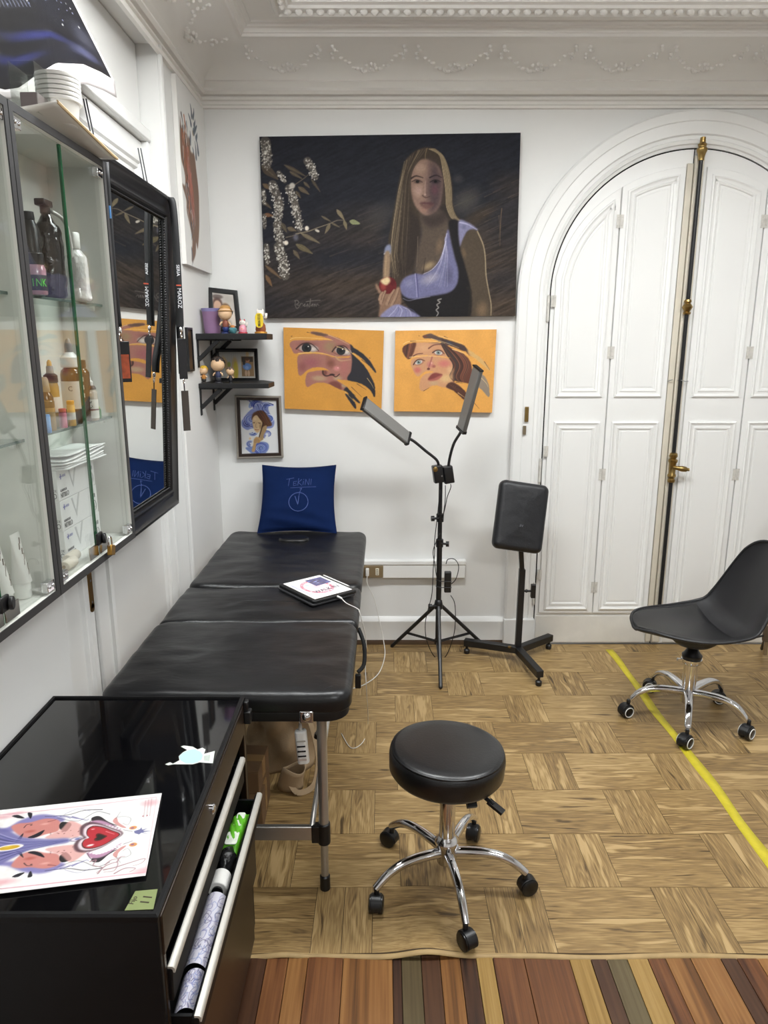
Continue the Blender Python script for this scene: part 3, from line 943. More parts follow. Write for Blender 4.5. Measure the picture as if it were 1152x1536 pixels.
# cables
CAB = pm('white cable', '#dddbd6', 0.45)
cw = thing('charging_cable', 'thin white cable running from the tablet over the bed edge to the floor', 'cable', (pb.x, pb.y, 0.69))
g = G(); d = (TM @ Vector((0.006, -thh - 0.024, 0.008)) - pb)
g.cyl(pb, pb + d, 0.004, n=10); g.obj('plug', WHITEP, cw)
pts = [pb + d, onZ(520, 905, 0.702), onZ(536, 913, 0.700)]
e = Vector((-0.083, 2.33, 0.690)); pts += [e, onY(549, 960, 2.36), onY(548, 1000, 2.38), onY(550, 1040, 2.40), onZ(552, 1085, 0.004) , onZ(545, 1112, 0.004), onZ(527, 1122, 0.004), onZ(512, 1100, 0.004)]
G().tube(smooth_path(pts, 6), 0.0017, 6).obj('lead', CAB, cw, smooth=180)
cw2 = thing('power_cable', 'white cable plugged into the brown socket and curling across the floor', 'cable', (-0.088, YB - 0.05, 0.42))
g = G(); g.box((-0.097, YB - 0.075, 0.408), (-0.079, YB - 0.0475, 0.448)); g.obj('plug', WHITEP, cw2, bevel=0.004)
pts = [Vector((-0.088, YB - 0.072, 0.412)), Vector((-0.087, YB - 0.085, 0.37)), onY(562, 900, 3.57), onY(570, 935, 3.55), onY(576, 965, 3.53), onZ(577, 985, 0.006), onZ(568, 1010, 0.005), onZ(548, 1026, 0.005), onZ(528, 1033, 0.005), onZ(505, 1037, 0.005)]
G().tube(smooth_path(pts, 6), 0.0026, 6).obj('lead', CAB, cw2, smooth=180)
# USB power strip hanging from the bed end
us = thing('usb_power_strip', 'white usb charging block hanging on its cord under the bed end', 'charger', tuple(onY(454, 1145, 1.80)))
p = onY(453, 1118, 1.80)
UM = Matrix.Translation(p) @ Matrix.Rotation(R(-4), 4, 'Y')
G(UM).slab(0.0165, 0.013, -0.052, 0.048, 0.006, 0.010).obj('body', WHITEP, us, smooth=40)
for k in range(3):
    G(UM).box((-0.012, -0.0145, 0.002 - k * 0.015), (0.011, -0.0125, 0.006 - k * 0.015)).obj('usb_port', GAP, us)
G(UM).box((-0.013, -0.0142, 0.018), (0.013, -0.0128, 0.022)).obj('groove', pm('grey plastic', '#a9a59c', 0.5), us)
G(UM).box((-0.012, -0.0142, -0.040), (0.011, -0.0128, -0.034)).obj('rating_label', pm('label grey', '#c8b9b0', 0.5), us)
pt = UM @ Vector((0, 0, 0.047)); q = onY(460, 1073, 1.742)
g = G(); g.tube([pt, pt + Vector((0, 0, 0.02))], [.006, .004], 8); g.tube(smooth_path([pt + Vector((0, 0, .02)), pt + Vector((0.0, -.02, .045)), (q.x - 0.004, 1.737, q.z), (q.x, 1.741, q.z + 0.006)], 5), 0.0018, 6)
g.obj('cord', CAB, us, smooth=180)

# ------------------------------------------------------------------ things under the bed
KRAFT = pm('brown cardboard', '#6d5236', 0.75, var=0.15, vscale=10)
def carton(c, d, rot, label, name='cardboard_box'):
    t = thing(name, label, 'box', (c[0], c[1], c[2]))
    M = Matrix.Translation(Vector(c)) @ Matrix.Rotation(R(rot), 4, 'Z')
    G(M).box((-d[0] / 2, -d[1] / 2, 0), (d[0] / 2, d[1] / 2, d[2] - 0.006)).obj('carton', KRAFT, t, bevel=0.002)
    for s in (-1, 1):
        G(M).box((-d[0] / 2, 0.002 if s > 0 else -d[1] / 2, d[2] - 0.0055), (d[0] / 2, d[1] / 2 if s > 0 else -0.002, d[2])).obj('flap', KRAFT, t, bevel=0.001)
    G(M).box((-d[0] / 2 - 0.0006, -0.02, 0.02), (d[0] / 2 + 0.0006, 0.02, d[2] + 0.0006)).obj('packing_tape', pm('tan tape', '#94744a', 0.35), t)
    return t
carton((-0.495, 2.20, 0.0), (0.17, 0.20, 0.125), 2, 'lower brown cardboard box under the bed')
carton((-0.495, 2.21, 0.126), (0.16, 0.16, 0.085), -3, 'small brown cardboard box stacked on another under the bed')
# cloth bag slumped on the floor
bag = thing('cloth_bag', 'beige cloth bag with a shoulder strap slumped under the bed', 'bag', (-0.38, 2.52, 0))
def bagfn(u, v):
    a = 2 * math.pi * u
    h = 0.34 * v
    r = (0.175 - 0.05 * v) * (1 - max(0, v - 0.8) * 3.2)
    fold = 0.020 * math.sin(a * 5 + v * 7) + 0.012 * math.sin(a * 9 - v * 13) + 0.03 * mnoise.noise(Vector((math.cos(a) * 1.6, math.sin(a) * 1.6, v * 4)))
    r += fold * (0.5 + v)
    return Vector((-0.40 + 0.86 * r * math.cos(a) + 0.02 * v, 2.56 + 0.75 * r * math.sin(a) - 0.02 * v, 0.002 + h + 0.012 * math.sin(a * 2 + 1) * v))
g = G(); g.grid(bagfn, 48, 22, closed_u=True); g.f.append(tuple(range(47, -1, -1))); g.f.append(tuple(21 * 48 + k for k in range(48)))
CLOTH = pm('beige canvas', '#a58e70', 0.9, var=0.12, vscale=14, bump=0.25, bscale=260)
g.obj('sack', CLOTH, bag, smooth=180)
g = G()
A, Bp = Vector((-0.335, 2.385, 0.055)), Vector((-0.375, 2.335, 0.13))
g.grid(lambda u, v: Vector((-0.345, 2.345, 0.0)) + Vector(((0.046 - 0.006 * v) * math.cos(2 * math.pi * u), (0.034) * math.sin(2 * math.pi * u), 0.006 + 0.085 * v)) + Vector((0.018 * v * v, -0.01 * v, 0.01 * math.sin(4 * math.pi * u) * v)), 20, 6, closed_u=True)
g.obj('pocket', CLOTH, bag, smooth=180, solid=0.004)
pts = [(-0.30, 2.47, 0.26), (-0.262, 2.42, 0.17), (-0.245, 2.38, 0.09), (-0.26, 2.33, 0.02), (-0.315, 2.30, 0.012), (-0.35, 2.325, 0.05)]
sp = smooth_path(pts, 6)
g = G()
for k in range(len(sp) - 1): g.obox(sp[k], sp[k + 1] + (sp[k + 1] - sp[k]) * 0.15, 0.020, 0.0035, up=(0.5, -0.6, 0.6))
g.obj('strap', CLOTH, bag, smooth=60)
tb = thing('wooden_frame_stack', 'reddish wooden frame leaning behind the cloth bag under the bed', 'frame', (-0.33, 2.95, 0))
REDW = pm('reddish wood', '#7a3c22', 0.5, var=0.25, vscale=12, aniso=(2, 2, 12))
for k, (xa, xb) in enumerate(((-0.36, -0.26), (-0.32, -0.22))):
    G().obox((xa, 2.82, 0.012), (xb + 0.02, 3.20, 0.33 - 0.03 * k), 0.02, 0.035).obj('rail', [REDW, pm('brown wood', '#5c4128', 0.55, var=0.2)][k], tb, bevel=0.002)
G().obox((-0.36, 2.83, 0.014), (-0.30, 2.83, 0.014), 0.035, 0.026).obj('rail', REDW, tb, bevel=0.002)

# ================================================================== dresser / tool cabinet
dr = thing('tool_cabinet', 'black metal drawer cabinet with a mirror-glossy top in the near left corner', 'cabinet', (-0.6, 1.31, 0))
DX0, DX1, DY0, DY1, DZ = -0.846, -0.358, 0.954, 1.677, 0.72
BLKLAC = pm('black lacquered metal', '#08080a', 0.5, var=0.2, vscale=6, bump=0.04, bscale=40, spec=0.25)
GLOSS = pm('black glass', '#08080a', 0.045, spec=0.75, coat=0.3)
BRWN = pm('dark bronze metal', '#2b2018', 0.34, metal=0.55, var=0.15, vscale=5)
g = G(); g.box((DX0, DY0, 0.03), (DX1, DY0 + 0.012, DZ - 0.008)); g.obj('side_panel', BLKLAC, dr, bevel=0.002)
g = G(); g.box((DX0, DY1 - 0.012, 0.03), (DX1, DY1, DZ - 0.008)); g.obj('side_panel', BLKLAC, dr, bevel=0.002)
g = G(); g.box((DX0, DY0 + 0.012, 0.03), (DX0 + 0.012, DY1 - 0.012, DZ - 0.008)); g.obj('back_panel', BLKLAC, dr)
g = G(); g.box((DX0 + 0.012, DY0 + 0.012, 0.03), (DX1 - 0.002, DY1 - 0.012, 0.045)); g.obj('base_panel', BLKLAC, dr)
g = G(); g.box((DX0 + 0.004, DY0 + 0.004, DZ - 0.012), (DX1 - 0.004, DY1 - 0.004, DZ - 0.002)); g.obj('top_plate', GLOSS, dr)
G().sweep([(0, -.012), (0.002, 0.0), (-.002, .003), (-.008, .003), (-.009, -.002), (-.010, -.012)], [(DX0 + .0, DY0, DZ), (DX1, DY0, DZ), (DX1, DY1, DZ), (DX0, DY1, DZ)], (0, 0, 1), closed=True).obj('top_rim', BLKLAC, dr, smooth=30)
g = G(); g.box((DX1 - 0.016, DY0 + 0.012, 0.632), (DX1 + 0.003, DY1 - 0.03, DZ - 0.010)); fa = g.obj('fascia', BRWN, dr, bevel=0.003)
lk = onX(318, 1190, DX1 + 0.006)
G().lathe([(.011, 0), (.011, .004), (.008, .007), (.001, .0075)], (DX1 + 0.003, lk.y, 0.668), 16, Matrix.Rotation(R(90), 4, 'Y')).obj('lock', CHROME, fa)
g = G(); g.box((DX1 - 0.014, DY1 - 0.030, 0.03), (DX1 + 0.001, DY1 - 0.012, DZ - 0.012)); g.obj('front_stile', BRWN, dr, bevel=0.002)
g = G(); g.box((DX1 - 0.014, DY0 + 0.012, 0.03), (DX1 + 0.001, DY0 + 0.024, DZ - 0.012)); g.obj('front_stile', BRWN, dr, bevel=0.002)
g = G(); g.cbox((DX1 + 0.010, DY1 - 0.012, 0.672), (0.018, 0.026, 0.034)); g.cbox((DX1 + 0.006, DY1 - 0.010, 0.700), (0.012, 0.02, 0.028)); g.obj('corner_clip', BLKPLA, dr, bevel=0.003)
DRY0, DRY1 = 0.982, 1.590
# (front x of the rail, rail z, front bottom z, floor z)
for k, (fx, rz, fb, bz, tip) in enumerate(((-0.347, 0.600, 0.530, 0.535, 0), (-0.309, 0.500, 0.446, 0.440, 0), (-0.327, 0.430, 0.262, 0.27, 0), (-0.340, 0.245, 0.06, 0.07, 0))):
    dw = G().box((fx - 0.016, DRY0 - 0.004, fb), (fx - 0.003, DRY1 + 0.004, rz - 0.004)).obj('drawer', [BLKLAC, BLKLAC, BRWN, BRWN][k], dr, bevel=0.003)
    G().box((fx - 0.42, DRY0 + 0.006, bz), (fx - 0.016, DRY1 - 0.006, bz + 0.006)).obj('drawer_bottom', BLKLAC, dw)
    for yy in (DRY0 + 0.006, DRY1 - 0.012):
        G().box((fx - 0.42, yy, bz + 0.006), (fx - 0.016, yy + 0.006, min(rz - 0.012, bz + 0.05))).obj('drawer_side', BLKLAC, dw)
    # aluminium grip along the top of the front
    P = [(-0.009, 0.0), (-0.001, 0.0), (0.003, -0.004), (0.003, -0.012), (0.0, -0.012), (-0.001, -0.006), (-0.004, -0.004), (-0.009, -0.004)]
    G().prism(P, (fx - 0.001, DRY0 - 0.004, rz), (1, 0, 0), (0, 0, 1), (0, DRY1 - DRY0 + 0.008, 0)).obj('handle_rail', pm('pale aluminium', '#cfccc4', 0.4, metal=0.6), dw, smooth=50)
    if k < 1:
        g = G(); g.box((fx - 0.036, DRY0 + 0.012, fb + 0.02), (fx - 0.028, DRY1 - 0.012, rz - 0.008)); g.obj('inner_lip', BLKPLA, dw, bevel=0.002)
# things in the open drawer
dz0 = 0.447
def inD(u, v, z=0.46): return onZ(u, v, z)
PAPER = pm('sketch paper', '#d9d7e2', 0.8, var=0.05)
gpk = onZ(347, 1246, 0.475)
def packet(u, v):
    a, b = 2 * u - 1, 2 * v - 1
    k = max(0, (1 - a ** 4) * (1 - b ** 4))
    return Vector((-0.352 + 0.020 * a + 0.004 * b, gpk.y + 0.072 * b, 0.458 + 0.026 * k ** 0.6 + 0.002 * math.sin(a * 9 + b * 14)))
pk = thing('snack_packet', 'bright green snack packet lying in the open drawer', 'packet', (gpk.x, gpk.y, dz0))
g = G(); g.grid(packet, 16, 30); g.obj('wrapper', pm('green foil', '#62b32c', 0.35, var=0.3, vscale=40, bump=0.3, bscale=90), pk, smooth=180, solid=0.003)
for (b, sx, sy) in ((0.62, 0.010, 0.012), (0.22, 0.009, 0.011), (-0.52, 0.014, 0.022)):
    q = packet(0.55, (b + 1) / 2)
    G().slab(sx, sy, 0, 0.0012, 0.0005, 0.006, (q.x, q.y, q.z + 0.001)).obj('printed_badge', pm('pale badge', '#dfe6d8', 0.5, var=0.2, vscale=120), pk)
bk = onZ(327, 1292, 0.47)
g = G(); g.ball((-0.353, bk.y, 0.472), (0.019, 0.040, 0.022), 20)
for i, v in enumerate(g.v):
    n_ = mnoise.noise(v * 60) * 0.006 + mnoise.noise(v * 140) * 0.003
    g.v[i] = v + Vector((n_, n_, n_))
single('crumpled_bag', g, pm('crumpled black film', '#1a1a1b', 0.18, var=0.6, vscale=90, bump=0.9, bscale=120), (bk.x, bk.y, dz0), 'crumpled shiny black plastic bag in the open drawer', 'bag', smooth=180)
wk = onZ(322, 1325, 0.47)
g = G(); g.cyl((-0.353, wk.y - 0.022, 0.470), (-0.353, wk.y + 0.022, 0.470), 0.021, n=24)
rt = thing('tape_roll', 'white roll lying between the black bag and the sketches in the drawer', 'roll', (wk.x, wk.y, dz0))
g.obj('roll', WHITEP, rt, bevel=0.002); G().cyl((-0.353, wk.y - 0.026, 0.470), (-0.353, wk.y + 0.026, 0.470), 0.012, n=18).obj('core', BLKPLA, rt)

# ================================================================== rolling stool
def caster(root, c, ang, r=0.026, w_=0.017, ring=False, name='caster'):
    M = Matrix.Translation(Vector(c)) @ Matrix.Rotation(ang, 4, 'Z')
    g = G(M)
    g.cyl((0, 0, r * 1.7), (0, 0, r * 2.75), 0.008, n=12)
    # hood: arc over the wheels
    P = [(r * 1.12 * math.cos(a), r * 1.12 * math.sin(a)) for a in [R(-10 + 200 * k / 12) for k in range(13)]]
    g.prism([(p[0] + 0.010, p[1] + r) for p in P], (0, -w_ * 0.9, 0), (1, 0, 0), (0, 0, 1), (0, w_ * 1.8, 0))
    cs = g.obj(name, BLKPLA, root, smooth=40, bevel=0.0015, seg=1)
    for s in (-1, 1):
        g = G(M)
        y0, y1 = s * w_ * 0.35, s * (w_ * 1.25)
        g.tube([(0.010, y0, r), (0.010, y0 + (y1 - y0) * 0.2, r), (0.010, y0 + (y1 - y0) * 0.8, r), (0.010, y1, r)], [r * 0.9, r, r, r * 0.82], 20)
        g.obj('wheel', pm('black wheel', '#0e0e0f', 0.3), cs, smooth=35)
        if ring:
            g = G(M)
            g.tube([(0.010 + r * 0.74 * math.cos(a), y1 + s * 0.0006, r + r * 0.74 * math.sin(a)) for a in [2 * math.pi * k / 20 for k in range(20)]], 0.0022, 6, closed=True)
            g.obj('wheel_ring', pm('white ring', '#e2e2e0', 0.4), cs, smooth=180)
    return cs
SX, SY = 0.188, 1.862
st = thing('rolling_stool', 'round black padded rolling stool on a chrome five-arm base', 'stool', (SX, SY, 0))
TMs = Matrix.Translation(Vector((SX - 0.006, SY - 0.008, 0.432))) @ Matrix.Rotation(R(2.2), 4, 'Y') @ Matrix.Rotation(R(-1.0), 4, 'X')
G(TMs).lathe([(.02, -.046), (.140, -.046), (.158, -.042), (.166, -.030), (.168, .010), (.166, .024), (.160, .033), (.150, .037), (.120, .040), (.06, .0415), (.001, .042)], n=72).obj('seat', LEATH, st, smooth=180)
G(TMs).lathe([(.1585, .0335), (.1625, .0325), (.1635, .0285), (.1600, .030)], n=72).obj('seat_piping', LEATH, st, smooth=180)
G(TMs).box((-0.06, -0.06, -0.062), (0.06, 0.06, -0.046)).obj('mounting_plate', BLKMET, st, bevel=0.003)
g = G(TMs); g.tube(smooth_path([(0.05, -0.04, -0.058), (0.09, -0.075, -0.062), (0.125, -0.105, -0.074)], 5), [.006] * 10 + [.007], 8); 
g.obox((0.112, -0.094, -0.070), (0.150, -0.120, -0.088), 0.022, 0.008)
g.obox((0.060, -0.075, -0.060), (0.066, -0.105, -0.085), 0.028, 0.014)
g.obj('height_lever', BLKPLA, st, smooth=40)
G().lathe([(.023, .16), (.0235, .165), (.0235, .386), (.021, .39)], (SX, SY, 0), 28).obj('column', CHROME, st, smooth=40)
G().lathe([(.010, .080), (.028, .082), (.030, .088), (.031, .135), (.037, .150), (.036, .158), (.027, .168), (.024, .172)], (SX, SY, 0), 32).obj('hub', CHROME, st, smooth=40)
for k in range(5):
    a = R(278 + 72 * k)
    dv = Vector((math.cos(a), math.sin(a), 0))
    P = [Vector((SX, SY, 0)) + dv * r + Vector((0, 0, z)) for r, z in ((.024, .118), (.07, .124), (.115, .126), (.155, .122), (.190, .109), (.215, .092), (.236, .074))]
    pp = smooth_path(P, 4)
    G().tube(pp, [0.0155 - 0.004 * i / (len(pp) - 1) for i in range(len(pp))], 14).obj('base_arm', CHROME, st, smooth=50)
    c = Vector((SX, SY, 0)) + dv * 0.233
    sw = [R(300), R(15), R(250), R(150), R(265)][k]
    caster(st, (c.x, c.y, 0.0035), sw)

# ================================================================== shell chair
HX, HY = 1.322, 2.853
ch = thing('shell_chair', 'black moulded shell chair on a chrome castor base standing over the yellow tape', 'chair', (HX, HY, 0))
SHELL = pm('black polypropylene', '#1d1d20', 0.42, var=0.06, vscale=30, bump=0.06, bscale=400)
prof_c = [(.264, .429, .010), (.262, .4288, .036), (.256, .428, .062), (.244, .427, .090), (.223, .425, .121), (.19, .421, .152), (.14, .415, .183), (.08, .407, .204), (.02, .400, .215), (-.04, .397, .220), (-.11, .402, .220), (-.16, .418, .217), (-.195, .452, .211), (-.222, .51, .200), (-.245, .58, .182), (-.265, .65, .158), (-.282, .715, .125), (-.294, .760, .088), (-.300, .782, .050), (-.302, .790, .012)]
cf = np.array(prof_c)
def prof_at(s):
    q = s * (len(cf) - 1)
    i = int(min(q, len(cf) - 2)); t = q - i
    a, b, c, d = cf[max(i - 1, 0)], cf[i], cf[i + 1], cf[min(i + 2, len(cf) - 1)]
    return 0.5 * ((2 * b) + (c - a) * t + (2 * a - 5 * b + 4 * c - d) * t * t + (3 * b - a - 3 * c + d) * t ** 3)
CYAW = Matrix.Translation(Vector((HX, HY, 0))) @ Matrix.Rotation(R(4), 4, 'Z')
def shell(s, t, off=0.0, k=1.0):
    f, z, hw = prof_at(s)
    f2, z2, _ = prof_at(min(s + 0.02, 1)); f0, z0, _ = prof_at(max(s - 0.02, 0))
    tan = Vector((f2 - f0, 0, z2 - z0)).normalized()
    nrm = Vector((tan.z, 0, -tan.x))               # up over the seat, forward on the back
    seat = max(0, min(1, (0.62 - s) / 0.2))
    wrap = (0.030 + 0.030 * math.exp(-((s - 0.55) / 0.16) ** 2)) * abs(t) ** 2.4 * (1 if s > 0.03 else 0.3) * min(1, hw / 0.12)
    p = Vector((f, hw * t * k, z)) + nrm * (wrap + off)
    return CYAW @ Vector((-p.x, p.y, p.z))
g = G(); g.grid(lambda u, v: shell(v, 2 * u - 1), 33, 90)
g.obj('shell', SHELL, ch, smooth=180, solid=0.008)
rim = [shell(k / 60, -1) for k in range(61)] + [shell(1 - k / 60, 1) for k in range(61)]
G().tube(rim, 0.0065, 8, closed=True).obj('shell_rim', SHELL, ch, smooth=180)
g = G(); g.grid(lambda u, v: shell(0.03 + 0.50 * v, (2 * u - 1) * 0.90, 0.006 + 0.013 * (max(0, (1 - abs(2 * u - 1) ** 6) * (1 - abs(2 * v - 1) ** 6)) ** 0.5)), 33, 40)
g.obj('seat_pad', pm('black faux leather', '#1a1a1c', 0.38, var=0.06, vscale=30), ch, smooth=180)
G().lathe([(.012, .352), (.075, .355), (.095, .372), (.10, .392), (.02, .394)], (HX, HY, 0), 28).obj('seat_mount', BLKPLA, ch, smooth=40)
G().lathe([(.014, .28), (.014, .354)], (HX, HY, 0), 20).obj('gas_spring', CHROME, ch, smooth=40)
G().lathe([(.021, .27), (.031, .275), (.040, .288), (.042, .30), (.034, .308), (.024, .325), (.016, .33)], (HX, HY, 0), 24).obj('cable_cover', BLKPLA, ch, smooth=40)
g = G(); g.lathe([(.038, .262), (.043, .268), (.043, .284), (.038, .286)], (HX, HY, 0), 24); g.obox((HX - 0.04, HY - 0.005, 0.278), (HX - 0.065, HY - 0.008, 0.282), 0.012, 0.01); g.obj('collar', CHROME, ch, smooth=40)
G().lathe([(.022, .075), (.027, .08), (.027, .16), (.029, .18), (.029, .262), (.022, .265)], (HX, HY, 0), 28).obj('column', CHROME, ch, smooth=40)
for k in range(5):
    a = R(176 + 72 * k)
    dv = Vector((math.cos(a), math.sin(a), 0)); sd = Vector((-math.sin(a), math.cos(a), 0))
    P = [(.018, .128), (.07, .135), (.125, .138), (.175, .132), (.215, .112), (.245, .078)]
    pp = smooth_path([Vector((r, 0, z)) for r, z in P], 4)
    g = G()
    n_ = len(pp)
    vs, fs = [], []
    for i, q in enumerate(pp):
        wd = 0.038 - 0.012 * i / (n_ - 1); hh = 0.030 - 0.008 * i / (n_ - 1)
        for m_ in range(12):
            b = 2 * math.pi * m_ / 12
            cc, ss = math.cos(b), math.sin(b)
            vs.append(Vector((HX, HY, 0)) + dv * (q.x) + sd * (wd / 2 * math.copysign(abs(cc) ** 0.6, cc)) + Vector((0, 0, q.z + hh / 2 * math.copysign(abs(ss) ** 0.6, ss))))
    for i in range(n_ - 1):
        for m_ in range(12): fs.append((i * 12 + m_, i * 12 + (m_ + 1) % 12, (i + 1) * 12 + (m_ + 1) % 12, (i + 1) * 12 + m_))
    fs.append(tuple(range(11, -1, -1))); fs.append(tuple((n_ - 1) * 12 + m_ for m_ in range(12)))
    g._add(vs, fs)
    g.obj('base_arm', CHROME, ch, smooth=50)
    c = Vector((HX, HY, 0)) + dv * 0.250
    caster(ch, (c.x, c.y, 0.0015), [R(200), R(215), R(215), R(170), R(160)][k], r=0.029, w_=0.019, ring=True)

# ================================================================== armrest stand
ar = thing('armrest_stand', 'black padded armrest on a three-footed stand beside the lamp tripod', 'armrest', (0.69, 3.43, 0))
jx, jy = 0.688, 3.425
pads = [onY(754, 720, 3.40), onY(827, 729, 3.42), onY(808, 832, 3.325), onY(734, 820, 3.305)]
pc = sum(pads, Vector()) / 4
px = ((pads[1] - pads[0]) + (pads[2] - pads[3])).normalized()
py = ((pads[0] - pads[3]) + (pads[1] - pads[2])).normalized()
py = (py - px * py.dot(px)).normalized()
PMx = basis(pc, px, py)
hw_ = ((pads[1] - pads[0]).length + (pads[2] - pads[3]).length) / 4
hh_ = ((pads[0] - pads[3]).length + (pads[1] - pads[2]).length) / 4
G(PMx).slab(hw_, hh_, -0.030, 0.026, 0.026, 0.032, wr=0.0012, ws=14, und=0.6, puff=0.004).obj('pad', pm('pad vinyl', '#141519', 0.42, var=0.12, vscale=30, bump=0.22, bscale=120), ar, smooth=180)
G(PMx).box((-hw_ * 0.6, -hh_ * 0.6, -0.040), (hw_ * 0.6, hh_ * 0.6, -0.028)).obj('pad_board', BLKMET, ar, bevel=0.002)
tp = PMx @ Vector((0.01, -0.02, -0.04))
jz = 0.085
up = Vector((tp.x, tp.y, tp.z))
G().obox((jx, jy, jz), (jx + 0.004, jy + 0.003, 0.50), 0.030, 0.030, up=(0, 1, 0)).obj('post', BLKMET, ar, bevel=0.002)
G().obox((jx + 0.004, jy + 0.003, 0.48), up, 0.022, 0.022, up=(0, 1, 0)).obj('inner_post', BLKMET, ar, bevel=0.002)
g = G(); g.cyl((jx + 0.01, jy, 0.385), (jx + 0.055, jy, 0.385), 0.006, n=10); g.ball((jx + 0.03, jy, 0.385), 0.009, 10); g.box((jx + 0.052, jy - 0.012, 0.35), (jx + 0.075, jy + 0.012, 0.42)); g.obj('clamp_handle', BLKPLA, ar, bevel=0.003)
for (cx, cy, e) in ((0.742, 3.16, 1), (0.438, 3.525, 1), (0.885, 3.585, 1)):
    dv = (Vector((cx, cy, 0)) - Vector((jx, jy, 0)))
    en = Vector((jx, jy, 0)) + dv * 1.05
    G().obox((jx, jy, 0.068), (en.x, en.y, 0.064), 0.036, 0.036).obj('foot_bar', BLKMET, ar, bevel=0.003)

    g = G(); g.cyl((cx, cy, 0.025), (cx, cy, 0.05), 0.007, n=10); g.lathe([(.012, .001), (.015, .004), (.016, .022), (.010, .028)], (cx, cy, 0), 14); g.obj('glide', BLKPLA, ar, smooth=40)
G().cyl((jx - 0.045, jy - 0.012, 0.084), (jx - 0.045, jy - 0.012, 0.090), 0.009, n=14).obj('screw_cap', BRASS, ar)
lettering('EV', 0.016, PMx @ Matrix.Translation((0.0, -0.045, 0.031)), pm('worn print', '#6d6f75', 0.7), ar)

# ================================================================== tripod lamp
tl = thing('tripod_lamp', 'black tripod lamp with two tilted grey light bars on goosenecks', 'lamp', (0.275, 3.45, 0))
lx, ly = 0.277, 3.44
def pole(z0, z1, r): G().cyl((lx, ly, z0), (lx, ly, z1), r, n=16).obj('pole', BLKMET, tl)
pole(0.10, 0.62, 0.0135); pole(0.60, 0.78, 0.011); pole(0.76, 1.02, 0.0095)
for z, s in ((0.632, 1), (0.762, -1)):
    g = G(); g.lathe([(.012, -.022), (.018, -.02), (.019, .018), (.013, .022)], (lx, ly, z), 16); g.cyl((lx, ly - 0.01, z), (lx + s * 0.032, ly - 0.018, z), 0.006, n=8); g.cyl((lx + s * 0.03, ly - 0.018, z), (lx + s * 0.045, ly - 0.02, z), 0.014, n=12)
    g.obj('height_clamp', BLKPLA, tl, smooth=40)
g = G(); g.lathe([(.012, .28), (.020, .285), (.022, .31), (.018, .33), (.012, .335)], (lx, ly, 0), 16); g.cyl((lx, ly - 0.012, 0.305), (lx - 0.04, ly - 0.02, 0.305), 0.006, n=8); g.cyl((lx - 0.035, ly - 0.02, 0.305), (lx - 0.052, ly - 0.022, 0.305), 0.013, n=12); g.obj('leg_collar', BLKPLA, tl, smooth=40)
feet = [onZ(661, 1031, 0.008), onZ(588, 969, 0.008), Vector((0.545, 3.60, 0.008))]
br = Vector((lx, ly, 0.105))
for ft in feet:
    top = Vector((lx, ly, 0.30)) + (Vector((ft.x, ft.y, 0)) - Vector((lx, ly, 0))).normalized() * 0.016
    lg = G().cyl(top, ft, 0.0095, n=12).obj('leg', BLKMET, tl)
    G().ball(ft + Vector((0, 0, 0.001)), 0.0095, 10).obj('rubber_foot', BLKPLA, lg)
    mid = top + (ft - top) * 0.66
    g = G(); sd = (ft - top).cross(Vector((0, 0, 1))).normalized() * 0.007
    for s in (-1, 1): g.cyl(br + sd * s, mid + sd * s, 0.0035, n=8)
    g.obj('leg_brace', BLKMET, lg)
G().lathe([(.012, .09), (.018, .094), (.018, .118), (.012, .122)], (lx, ly, 0), 14).obj('brace_collar', BLKPLA, tl)
# control box, goosenecks and light bars
hb = onY(664, 711, 3.425)
g = G(Matrix.Translation(hb) @ Matrix.Rotation(R(-9), 4, 'Y') @ Matrix.Rotation(R(8), 4, 'Z'))
g.slab(0.024, 0.024, -0.042, 0.042, 0.006, 0.008, (-0.023, 0, 0.006)); g.slab(0.024, 0.024, -0.042, 0.042, 0.006, 0.008, (0.026, 0, -0.006))
cb = g.obj('control_box', BLKPLA, tl, smooth=40)
kb = onY(653, 704, 3.397)
G().lathe([(.012, 0), (.012, .004), (.006, .006), (.001, .006)], (kb.x, kb.y, kb.z), 16, Matrix.Rotation(R(90), 4, 'X')).obj('dial', BRASS, cb)
G().lathe([(.004, 0), (.004, .003)], tuple(onY(663, 714, 3.398)), 10, Matrix.Rotation(R(90), 4, 'X')).obj('screw', STEEL, cb)
DIFF = pm('unlit diffuser', '#7a7977', 0.35, var=0.04)
